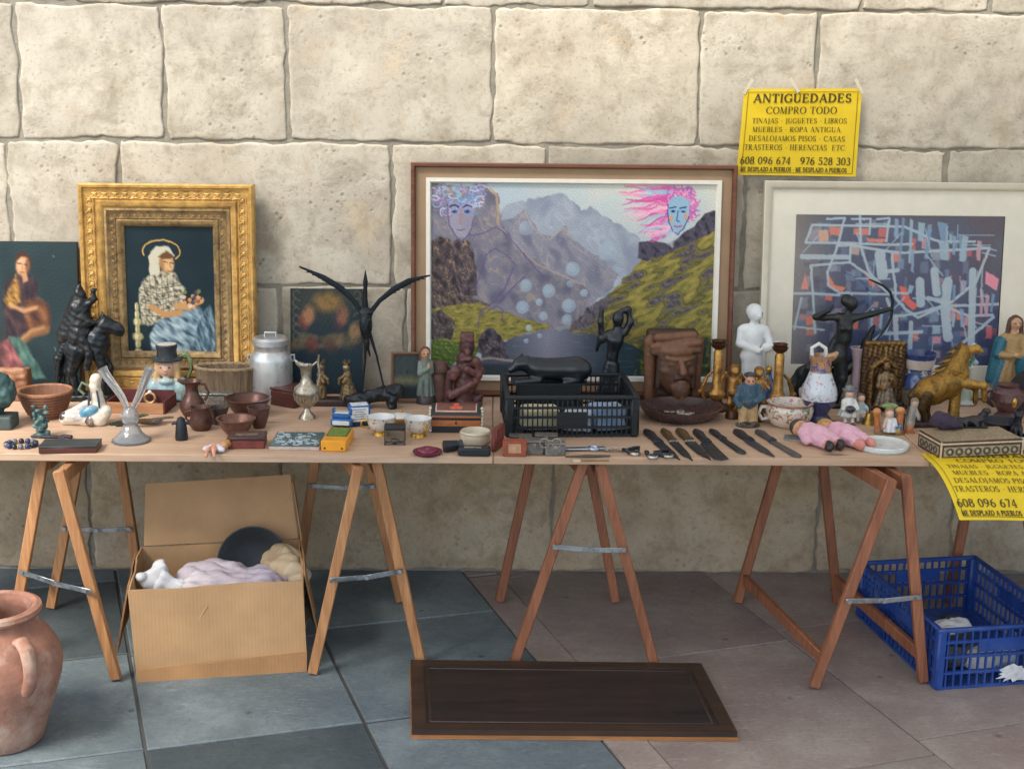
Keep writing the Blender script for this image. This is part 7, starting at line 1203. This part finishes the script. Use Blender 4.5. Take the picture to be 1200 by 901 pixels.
# cardboard box
q = {k: on_z(*v, 0) for k, v in {'bl': (160, 797), 'br': (360, 784)}.items()}
ux = (q['br']-q['bl']); bw = ux.length; rz = math.atan2(ux.y, ux.x); bh, bd = .315, .40
CARD = mat((184, 146, 104), .85, 0, .10, 7, .25, (1, 1, 1), bsc=90, bdist=.001); CARDD = mat((168, 126, 84), .9, 0, .12, 7, .3, bsc=90, bdist=.001)
for m_ in (CARD, CARDD):
    n, l = m_.node_tree.nodes, m_.node_tree.links; b = n['Principled BSDF']; wv = n.new('ShaderNodeTexWave'); wv.bands_direction = 'X'; wv.inputs['Scale'].default_value = 26; wv.inputs['Distortion'].default_value = 1.2; wv.inputs['Detail'].default_value = 2
    l.new(_coord(n, l, (1, 1, .15)), wv.inputs['Vector']); prev = b.inputs['Normal'].links[0].from_socket; _bump(n, l, wv.outputs['Fac'], .18, .0015, b, prev)
root = empty('cardboard_box', q['bl'], rz); tag(root, 'open brown cardboard box with cloths under the left table', 'box')
def sheet(name, pts, material, th=.005, parent=None, nx_=14, nz_=8, seed=0):
    """a cardboard wall as a slightly buckled sheet with thickness; pts: bottom-left, bottom-right, top-right, top-left"""
    P0, P1, P2, P3 = [Vector(p) for p in pts]; nrm = (P1-P0).cross(P3-P0).normalized(); V = []; F_ = []
    for side in (0, 1):
        for j in range(nz_+1):
            for i in range(nx_+1):
                u, v = i/nx_, j/nz_; p = P0*(1-u)*(1-v)+P1*u*(1-v)+P2*u*v+P3*(1-u)*v; w = fn(p.x+seed, p.y, p.z+seed, 4.0, 3)*.011*math.sin(math.pi*min(max(u, .06), .94))*(.3+v)
                V.append(p+nrm*(w+(th if side == 0 else 0)))
    n1 = (nx_+1)*(nz_+1); I = lambda s, i, j: s*n1+j*(nx_+1)+i
    for j in range(nz_):
        for i in range(nx_): F_ += [(I(0, i, j), I(0, i+1, j), I(0, i+1, j+1), I(0, i, j+1)), (I(1, i, j+1), I(1, i+1, j+1), I(1, i+1, j), I(1, i, j))]
    for j in range(nz_): F_ += [(I(1, 0, j), I(0, 0, j), I(0, 0, j+1), I(1, 0, j+1)), (I(0, nx_, j), I(1, nx_, j), I(1, nx_, j+1), I(0, nx_, j+1))]
    for i in range(nx_): F_ += [(I(1, i, 0), I(1, i+1, 0), I(0, i+1, 0), I(0, i, 0)), (I(0, i, nz_), I(0, i+1, nz_), I(1, i+1, nz_), I(1, i, nz_))]
    return link(name, MB().add(V, F_).mesh(name, True), material, parent or root)
fw = .036
sheet('front_wall', [(0, 0, fw), (bw, 0, fw), (bw-.008, -.004, bh), (-.012, -.004, bh)], CARD, seed=1)
sheet('front_flap', [(.004, -.012, 0), (bw-.002, -.012, 0), (bw, -.009, fw+.03), (0, -.009, fw+.004)], CARDD, seed=2, nz_=2)
sheet('back_wall', [(0, bd, 0), (bw, bd, 0), (bw, bd, bh), (0, bd, bh)], CARD, seed=3); sheet('side_wall', [(0, 0.006, 0), (0, bd-.001, 0), (0, bd-.001, bh), (-.01, .004, bh)], CARD, seed=4); sheet('side_wall', [(bw, bd-.001, 0), (bw, .006, 0), (bw-.006, .004, bh), (bw, bd-.001, bh)], CARD, seed=5)
sheet('back_flap', [(.01, bd+.006, bh+.002), (bw-.01, bd+.006, bh+.002), (bw-.03, bd+.055, bh+.222), (.02, bd+.07, bh+.205)], CARD, seed=6)
sheet('left_flap', [(-.012, .03, bh-.002), (-.012, bd-.06, bh-.002), (-.05, bd-.02, .07), (-.062, .06, .07)], CARDD, seed=7); sheet('right_flap', [(bw+.003, .04, bh), (bw+.003, bd-.02, bh), (bw+.035, bd-.02, .11), (bw+.04, .06, .11)], CARDD, seed=8)
sheet('right_corner_flap', [(bw-.001, bd-.02, bh), (bw+.0, bd+.005, bh), (bw-.022, bd+.054, bh+.21), (bw-.026, bd+.03, bh+.20)], CARDD, seed=9, nx_=3)
sheet('bottom', [(.01, .01, .012), (bw-.01, .01, .012), (bw-.01, bd-.01, .012), (.01, bd-.01, .012)], CARDD, seed=10)
tp_ = MB().beam((.14, -.0085, .10), (.235, -.0095, .25), .003, .0012, up=(0, 1, 0)); link('torn_scratch', tp_.mesh('torn_scratch', False), mat((196, 160, 118), .85), root)
RM = Matrix.Rotation(rz, 3, 'Z')
def inbox(x, y, z): return Vector(q['bl'])+RM @ Vector((x, y, z))
def crumple(me, a=.022, f=6.0):
    n_ = len(me.vertices); co_ = np.empty(n_*3); me.vertices.foreach_get('co', co_); co_ = co_.reshape(-1, 3); nr = np.array([v.normal[:] for v in me.vertices])
    d = np.array([mnoise.ridged_multi_fractal((c[0]*f*.55+c[1]*f*.6, c[1]*f*1.9-c[0]*f*.5, c[2]*f*.8), 1.0, 2.4, 2, 1.0, 2.0)-1.2 for c in co_]); co_ = co_-nr*(a*d)[:, None]
    me.vertices.foreach_set('co', co_.ravel()); me.update()
def cloth(name, label, x, y, prims, mm, cat='cloth', amp=3.0, cell=4): o = empty(name, inbox(x, y, 0), rz); tag(o, label, cat); me = sdf_mesh('fabric', prims, cell, 14, .001, amp, .055); crumple(me); link('fabric', me, mm, o); return o
CLM = vmat(.9, 0, .12, 40, .4)
o = cloth('lilac_cloth', 'crumpled pale lilac cloth heaped in the cardboard box', .27, .18, [ell((-20, 0, 245), (140, 140, 52), (186, 176, 184)), ell((130, -10, 240), (90, 120, 46), (172, 164, 178)), ell((-60, -60, 255), (70, 60, 40), (196, 188, 192)), ell((20, 0, 140), (200, 150, 100), (170, 162, 174))], CLM, amp=6)
o = cloth('white_paper_wad', 'white crumpled sheet at the left end of the cardboard box', .075, .16, [bx((0, 0, 255), (42, 12, 70), (206, 206, 206), 3, 20, -20), bx((26, -30, 240), (36, 8, 60), (196, 198, 200), 3, -15, 25), ell((0, 20, 120), (44, 80, 100), (180, 178, 180))], CLM, 'paper', 4)
o = cloth('beige_scarf', 'crumpled beige scarf at the right end of the cardboard box', .50, .24, [ell((0, 0, 270), (60, 70, 50), (176, 158, 128)), ell((20, -50, 256), (40, 40, 46), (190, 176, 150)), ell((-40, 20, 290), (40, 40, 34), (160, 140, 110)), ell((0, 0, 150), (60, 90, 110), (150, 132, 108))], CLM, amp=8)
o = empty('black_round_dish', inbox(.38, .345, .262), rz); tag(o, 'black round dish standing in the cardboard box behind the cloths', 'dish'); mb = MB().lathe([(.0005, 0), (.09, 0), (.118, .018), (.122, .03), (.116, .03), (.088, .01), (.0005, .008)], n=40); me = mb.mesh('dish_body'); me.transform(Matrix.Rotation(math.radians(72), 4, 'X')); link('dish_body', me, mat((26, 32, 36), .4), o)
mb = MB().torus((0, 0, .03), .119, .003, 40); me = mb.mesh('dish_rim'); me.transform(Matrix.Rotation(math.radians(72), 4, 'X')); link('dish_rim', me, mat((40, 46, 50), .35), o)
# dark wooden panel lying on the ground
c4 = [on_z(482, 858, .02), on_z(865, 861, .02), on_z(822, 779.5, .02), on_z(480.5, 775.5, .02)]
root = empty('dark_wooden_panel', c4[0]*1.0); root.location.z = 0; tag(root, 'dark framed wooden panel lying flat on the ground in the foreground', 'panel')
base = Vector((c4[0].x, c4[0].y, 0)); lc = [Vector((c.x, c.y, 0))-base for c in c4]; ctr = sum(lc, Vector())/4
def quadring(o0, o1, z0, z1):
    vs = []
    def ins(i, d):
        a, b_, c = lc[i-1], lc[i], lc[(i+1) % 4]; u1 = (a-b_).normalized(); u2 = (c-b_).normalized(); return b_+(u1+u2)*d
    out = [ins(i, o0) for i in range(4)]; inn = [ins(i, o1) for i in range(4)]
    return out, inn
DKW = wood((66, 52, 46), (28, 26, 28), 'x', 6, .42, .2, coat=.1); DKF = wood((78, 56, 42), (42, 32, 28), 'x', 9, .45, .2, coat=.1); EDG = wood((186, 128, 74), (130, 84, 46), 'x', 14, .6)
o0, i0 = quadring(.002, .045, 0, 0); names = ('front_rail', 'right_stile', 'back_rail', 'left_stile')
for i in range(4):
    j = (i+1) % 4; mb = MB(); a, b_, c, d = o0[i], o0[j], i0[j], i0[i]; zt, zb, zi = .030, .008, .029
    mb.add([(*a.xy, zb), (*b_.xy, zb), (*c.xy, zb), (*d.xy, zb), (*a.xy, zt), (*b_.xy, zt), (*c.xy, zi), (*d.xy, zi)], [(3, 2, 1, 0), (4, 5, 6, 7), (0, 1, 5, 4), (1, 2, 6, 5), (2, 3, 7, 6), (3, 0, 4, 7)]); link(names[i], mb.mesh(names[i], False), DKF, root)
mb = MB(); _, i1 = quadring(.0, .042, 0, 0); mb.add([(*p.xy, .0265) for p in i1]+[(*p.xy, .010) for p in i1], [(0, 1, 2, 3), (7, 6, 5, 4), (0, 4, 5, 1), (1, 5, 6, 2), (2, 6, 7, 3), (3, 7, 4, 0)]); link('field_panel', mb.mesh('field_panel', False), DKW, root)
_, i2 = quadring(0, .060, 0, 0)
for i in range(4): j = (i+1) % 4; mb = MB().beam((*i2[i].xy, .026), (*i2[j].xy, .026), .007, .005, bev=.002); link('moulding', mb.mesh('moulding'), DKF, root)
mb = MB(); oo, _ = quadring(-.001, 0, 0, 0); mb.add([(*p.xy, .0) for p in oo]+[(*p.xy, .012) for p in oo], [(3, 2, 1, 0), (4, 5, 6, 7), (0, 1, 5, 4), (1, 2, 6, 5), (2, 3, 7, 6), (3, 0, 4, 7)]); link('pale_underside', mb.mesh('pale_underside', False), EDG, root)
# blue crate
fl_, bk = on_z(1097, 808, 0), on_z(1000, 716, 0); dvec = bk-fl_; cdep = min(dvec.length, .62); ang = math.atan2(dvec.y, dvec.x)-math.pi/2; BW = .44; BH = .205
Mr = Matrix.Rotation(ang, 3, 'Z'); cen = fl_+Mr @ Vector((BW/2, cdep/2, 0))
BLUE = mat((28, 64, 136), .5, 0, .2, 20, .12, dirt=(60, 88, 142))
crate('blue_plastic_crate', 'open blue plastic crate on the ground at the lower right', cen, BW, cdep, BH, ang, 1, (16, 20), (.03, .28, .55, .8), BLUE, .008, panel=(.36, .72, .22))
def incrate(x, y, z): return cen+Mr @ Vector((x, y, z))
for nm, lb, x, y, c, pr in (('white_rag', 'white rag showing through the front of the blue crate', .0, -.22, (206, 206, 204), [ell((0, 0, 50), (90, 40, 42), (206, 206, 204)), ell((50, -10, 70), (50, 30, 30), (190, 192, 194))]), ('black_white_rag', 'black and white rag by the left corner inside the blue crate', -.10, -.16, (60, 60, 64), [ell((0, 0, 120), (70, 70, 46), (44, 46, 52)), ell((-10, -20, 150), (60, 40, 20), (200, 200, 198)), ell((0, 0, 60), (70, 80, 50), (90, 92, 96))])):
    o = empty(nm, incrate(x, y, .008), ang); tag(o, lb, 'rag'); me = sdf_mesh('fabric', pr, 4, 10, .001, 5, .06); crumple(me, .008, 12); link('fabric', me, CLM, o)
mb = MB(); o = empty('gold_trinket', incrate(-.17, .02, .012), ang); tag(o, 'small gilt trinkets behind the slats inside the blue crate', 'trinket')
for i in range(7): mb = MB().ball((random.uniform(-.02, .03), random.uniform(-.2, .2), .012), (.014, .012, .012)); link('trinket_piece', mb.mesh('trinket_piece'), GOLDR if i % 2 else WHITEG, o)
# torn white sticker on the crate front
o = empty('torn_sticker', incrate(.05, -cdep/2-.008, .045), ang); tag(o, 'torn white paper sticker stuck on the front of the blue crate', 'sticker')
r = random.Random(12); pts = []
for i in range(26): a = i/26*6.283; k = r.uniform(.55, 1.1); pts.append((.075*k*math.cos(a), .034*k*math.sin(a)))
mb = MB().prism(pts, -.0015, 0); link('paper', mb.mesh('paper', False), mat((214, 216, 216), .7), o)
# ================================================================== POSTERS with serif lettering
TK, TN, SF = .15, .055, .04
def gl_(ch):
    """glyph strokes: list of polylines of (x, y, width); cap height 1; returns (advance, strokes)"""
    S = []
    def L(x0, y0, x1, y1, w): S.append([(x0, y0, w), (x1, y1, w)])
    def ser(x, y, w=.30): S.append([(x-w/2, y, SF), (x+w/2, y, SF)])
    def stem(x, w=TK, a=0.0, b=1.0, top=True, bot=True):
        L(x, a, x, b, w)
        if bot: ser(x, a+SF/2, w+.18)
        if top: ser(x, b-SF/2, w+.18)
    def arc(cx, cy, rx, ry, a0, a1, tk=TK, n=14):
        p = []
        for i in range(n+1):
            a = math.radians(a0+(a1-a0)*i/n); p.append((cx+rx*math.cos(a), cy+ry*math.sin(a), TN+(tk-TN)*abs(math.cos(a))**1.3))
        S.append(p)
    if ch == 'A': L(.08, 0, .42, 1, TN); L(.42, 1, .76, 0, TK); L(.2, .34, .62, .34, TN); ser(.09, SF/2, .26); ser(.76, SF/2, .3); w = .86
    elif ch == 'B': stem(.16); arc(.34, .76, .22, .22, -90, 90); arc(.34, .27, .27, .25, -90, 90); L(.16, .98, .36, .98, TN); L(.16, .53, .36, .53, TN); L(.16, .03, .36, .03, TN); w = .72
    elif ch in 'CG':
        arc(.48, .5, .40, .48, 48, 312); L(.76, .7, .76, .98, TN)
        if ch == 'G': L(.76, .08, .76, .42, TK); ser(.74, .42, .3); w = .9
        else: L(.76, .06, .78, .22, TN); w = .84
    elif ch == 'D': stem(.16); arc(.34, .5, .42, .475, -90, 90); L(.16, .975, .36, .975, TN); L(.16, .025, .36, .025, TN); w = .88
    elif ch == 'E': stem(.16); L(.16, .975, .6, .975, TN); L(.16, .52, .5, .52, TN); L(.16, .025, .64, .025, TN); L(.61, .8, .61, .98, TN); L(.66, .02, .66, .22, TN); L(.5, .42, .5, .62, TN); w = .73
    elif ch == 'H': stem(.16); stem(.7); L(.16, .52, .7, .52, TN); w = .88
    elif ch == 'I': stem(.17); w = .34
    elif ch == 'J': stem(.24, a=.05, bot=False); arc(.12, .03, .12, .16, -120, 0); w = .42
    elif ch == 'L': stem(.16); L(.16, .025, .6, .025, TN); L(.62, .02, .62, .26, TN); w = .68
    elif ch == 'M': stem(.12, TN); L(.14, 1, .47, .04, TK); L(.47, .04, .8, 1, TN); stem(.82, TK); w = 1.0
    elif ch == 'N': stem(.12, TN); L(.14, 1, .72, .02, TK); L(.74, 0, .74, 1, TN); ser(.74, .98, .28); w = .88
    elif ch == 'O' or ch == '0': arc(.45 if ch == 'O' else .32, .5, .38 if ch == 'O' else .25, .48, 0, 360, n=26); w = .9 if ch == 'O' else .64
    elif ch in 'PR':
        stem(.16); arc(.36, .74, .24, .24, -90, 90); L(.16, .975, .38, .975, TN); L(.16, .5, .38, .5, TN); w = .68
        if ch == 'R': L(.36, .5, .7, .02, TK*.9); ser(.72, SF/2, .22); w = .82
    elif ch == 'S': arc(.32, .73, .21, .24, 30, 270, n=12); arc(.32, .26, .23, .24, -210+60, 90, n=12) if False else arc(.32, .26, .23, .24, 90, -150, n=12); L(.52, .74, .52, .95, TN); L(.1, .06, .1, .26, TN); w = .64
    elif ch == 'T': stem(.37, top=False); L(.05, .975, .69, .975, TN); L(.05, .76, .05, .98, TN); L(.69, .76, .69, .98, TN); w = .74
    elif ch in 'UÜ':
        L(.16, .3, .16, 1, TK); ser(.16, .98, .32); L(.68, .3, .68, 1, TN); ser(.68, .98, .26); arc(.42, .3, .26, .28, 180, 360); w = .84
        if ch == 'Ü': L(.28, 1.17, .36, 1.17, .11); L(.48, 1.17, .56, 1.17, .11)
    elif ch == 'Z': L(.06, .975, .62, .975, TN); L(.6, .97, .08, .03, TK); L(.06, .025, .64, .025, TN); L(.07, .8, .07, .98, TN); L(.64, .02, .64, .22, TN); w = .7
    elif ch == '1': stem(.3, top=False); L(.16, .84, .3, .98, TN); w = .58
    elif ch == '2': arc(.32, .73, .22, .25, 160, -30); L(.5, .62, .1, .06, TN); L(.08, .05, .58, .05, TK*.7); w = .64
    elif ch == '3': arc(.3, .76, .2, .22, 150, -90); arc(.3, .27, .24, .26, 90, -150); w = .62
    elif ch == '4': L(.46, 0, .46, 1, TK*.9); L(.46, 1, .05, .3, TN); L(.05, .28, .62, .28, TN*1.3); ser(.46, SF/2, .26); w = .66
    elif ch == '5': L(.16, .95, .54, .95, TK*.7); L(.16, .95, .13, .55, TN); arc(.3, .31, .25, .29, 120, -150); w = .63
    elif ch == '6': arc(.34, .3, .24, .28, 0, 360, n=20); S.append([(.12, .34, TK), (.16, .62, TK), (.3, .86, .09), (.52, .98, TN)]); w = .66
    elif ch == '7': L(.08, .95, .58, .95, TK*.7); L(.57, .94, .26, 0, TK*.8); w = .62
    elif ch == '8': arc(.32, .75, .2, .22, 0, 360, n=18); arc(.32, .27, .25, .26, 0, 360, n=18); w = .64
    elif ch == '9': arc(.32, .7, .24, .28, 0, 360, n=20); S.append([(.54, .66, TK), (.5, .38, TK), (.36, .14, .09), (.14, .02, TN)]); w = .66
    elif ch == '-': L(.1, .42, .32, .42, .09); w = .42
    elif ch == '.': L(.1, .06, .2, .06, .12); w = .3
    else: w = .36
    return w, S
def text_polys(txt, bold=0.0, sp=.10):
    """text as ribbons in units of cap height, starting at x=0"""
    x = 0.0; out = []
    for ch in txt:
        w, S = gl_(ch)
        for st in S:
            pts = [(x+a, b, c+bold) for a, b, c in st]
            for i in range(len(pts)-1):
                (x0, y0, w0), (x1, y1, w1) = pts[i], pts[i+1]; dx, dy = x1-x0, y1-y0; l_ = math.hypot(dx, dy) or 1e-9; nx_, ny_ = -dy/l_, dx/l_
                e = 0.0 if len(pts) == 2 else .02; ex, ey = dx/l_*e, dy/l_*e
                out.append([(x0+nx_*w0/2-ex, y0+ny_*w0/2-ey), (x0-nx_*w0/2-ex, y0-ny_*w0/2-ey), (x1-nx_*w1/2+ex, y1-ny_*w1/2+ey), (x1+nx_*w1/2+ex, y1+ny_*w1/2+ey)])
        x += w+sp
    return x-sp, out
ROWS = [('ANTIGÜEDADES', .058, .155, .085, .915, .05), ('COMPRO TODO', .205, .285, .20, .80, 0), ('TINAJAS - JUGUETES - LIBROS', .335, .395, .09, .89, 0), ('MUEBLES - ROPA ANTIGUA.', .435, .495, .10, .86, 0), ('DESALOJAMOS PISOS - CASAS', .538, .60, .075, .885, 0), ('TRASTEROS - HERENCIAS, ETC.', .64, .705, .045, .905, 0), ('608 096 674   976 528 303', .785, .87, .02, .945, .03), ('ME DESPLAZO A PUEBLOS - ME DESPLAZO A PUEBLOS', .905, .955, .03, .92, .10)]
YELP = mat((226, 194, 24), .55, 0, .05, 8, .06, bsc=30, bdist=.004); INK = mat((74, 62, 22), .6, 0, .1, 40, 0)
LIFT = .0034
def poster(name, label, surf, nu=24, nv=20):
    """surf(u, v, lift) -> point; u to the right, v downwards, lift off the sheet"""
    root = empty(name, surf(0, 0, 0)); tag(root, label, 'poster'); o0 = Vector(root.location)
    V, F_ = [], []
    for s in (0, 1):
        for j in range(nv+1):
            for i in range(nu+1): V.append(surf(i/nu, j/nv, .0008*(1-s))-o0)
    n1 = (nu+1)*(nv+1); I = lambda s, i, j: s*n1+j*(nu+1)+i
    for j in range(nv):
        for i in range(nu): F_ += [(I(0, i, j), I(0, i, j+1), I(0, i+1, j+1), I(0, i+1, j)), (I(1, i, j), I(1, i+1, j), I(1, i+1, j+1), I(1, i, j+1))]
    for j in range(nv): F_ += [(I(0, 0, j), I(1, 0, j), I(1, 0, j+1), I(0, 0, j+1)), (I(0, nu, j), I(0, nu, j+1), I(1, nu, j+1), I(1, nu, j))]
    for i in range(nu): F_ += [(I(0, i, 0), I(0, i+1, 0), I(1, i+1, 0), I(1, i, 0)), (I(0, i, nv), I(1, i, nv), I(1, i+1, nv), I(0, i+1, nv))]
    link('sheet', MB().add(V, F_).mesh('sheet', True), YELP, root)
    mb = MB(); b0, t = .035, .004
    for (u0, v0, u1, v1) in ((b0, b0, 1-b0, b0), (b0, 1-b0, 1-b0, 1-b0), (b0, b0, b0, 1-b0), (1-b0, b0, 1-b0, 1-b0)):
        k = 20
        for i in range(k):
            a, c = i/k, (i+1)/k; p = [(u0+(u1-u0)*x, v0+(v1-v0)*x) for x in (a, c)]; hz = v0 == v1; w = (0, t*1.3) if hz else (t, 0)
            mb.add([surf(p[0][0], p[0][1], LIFT)-o0, surf(p[1][0], p[1][1], LIFT)-o0, surf(p[1][0]+w[0], p[1][1]+w[1], LIFT)-o0, surf(p[0][0]+w[0], p[0][1]+w[1], LIFT)-o0], [(0, 1, 2, 3)])
    o = link('printed_border', mb.mesh('printed_border', False, fix=False), INK, root); o['kind'] = 'stuff'
    for txt, v0, v1, u0, u1, bold in ROWS:
        W_, polys = text_polys(txt, bold); mb = MB()
        for pl in polys:
            mb.add([surf(u0+(u1-u0)*x/W_, v1-(v1-v0)*y, LIFT)-o0 for x, y in pl], [(0, 1, 2, 3)])
        o = link('lettering', mb.mesh('lettering', False, fix=False), INK, root); o['kind'] = 'stuff'; o['label'] = 'printed line reading '+txt.replace('   ', ' ')
    return root
c00, c10, c11, c01 = [on_y(*p, WALL-.03) for p in ((872, 104.5), (1010, 104), (1002, 207), (862.5, 205))]
def surf1(u, v, lift):
    p = c00*(1-u)*(1-v)+c10*u*(1-v)+c11*u*v+c01*(1-u)*v; w = .004*fn(u*2, v*2, 1, 1.6, 3)+.003*math.sin(5*u+3*v)+.004*max(0, abs(u-.5)*2-.7)
    return Vector((p.x, p.y-.004-max(w, -.003)-lift, p.z))
P1 = poster('yellow_wall_poster', 'yellow antiques poster stuck on the stone wall above the silver frame', surf1)
for u, v, a in ((.03, .01, 30), (.42, -.005, -35), (.97, .01, -30)):
    p = surf1(u, max(v, 0), .002)-Vector(P1.location); mb = MB().box(p+Vector((0, -.001, .012)), (.012, .0012, .06), R=Matrix.Rotation(math.radians(a), 3, 'Y')); link('tape', mb.mesh('tape', False), mat((206, 200, 180), .25, 0, .05, 30, 0), P1)
# the same poster hanging over the table edge
PWD, PHT, V0 = .44, .325, .19                                        # the stiff sheet lies flat until V0, then bows forward and down
la = on_z(1080, 533.5, TZ); fwd, drp = [0.0], [0.0]
for i in range(1, 101):
    v = i/100; th = math.radians(50)*min(max((v-V0)/.70, 0), 1)**.8; fwd.append(fwd[-1]+PHT/100*math.cos(th)); drp.append(drp[-1]+PHT/100*math.sin(th))
F0 = fwd[int(V0*100)]; yb_ = YF-.004-(fwd[-1]-F0); xb = on_y(1124, 616, yb_).x
def surf2(u, v, lift):
    k = min(max(v, 0), 1)*100; i = min(int(k), 99); t = k-i; f = fwd[i]*(1-t)+fwd[i+1]*t; d = drp[i]*(1-t)+drp[i+1]*t; th = math.radians(50)*min(max((v-V0)/.70, 0), 1)**.8
    x = la.x+(xb-la.x)*(max(v-V0, 0)/(1-V0))+u*PWD*.998
    return Vector((x, YF-.004-(f-F0)-lift*math.sin(th), TZ+.002-d+lift*math.cos(th)-.010*u*max(0, v-.3)+.004*math.sin(u*5)*max(0, v-.3)))
poster('yellow_hanging_poster', 'yellow antiques poster hanging over the table edge under the inlaid box', surf2, 24, 40)
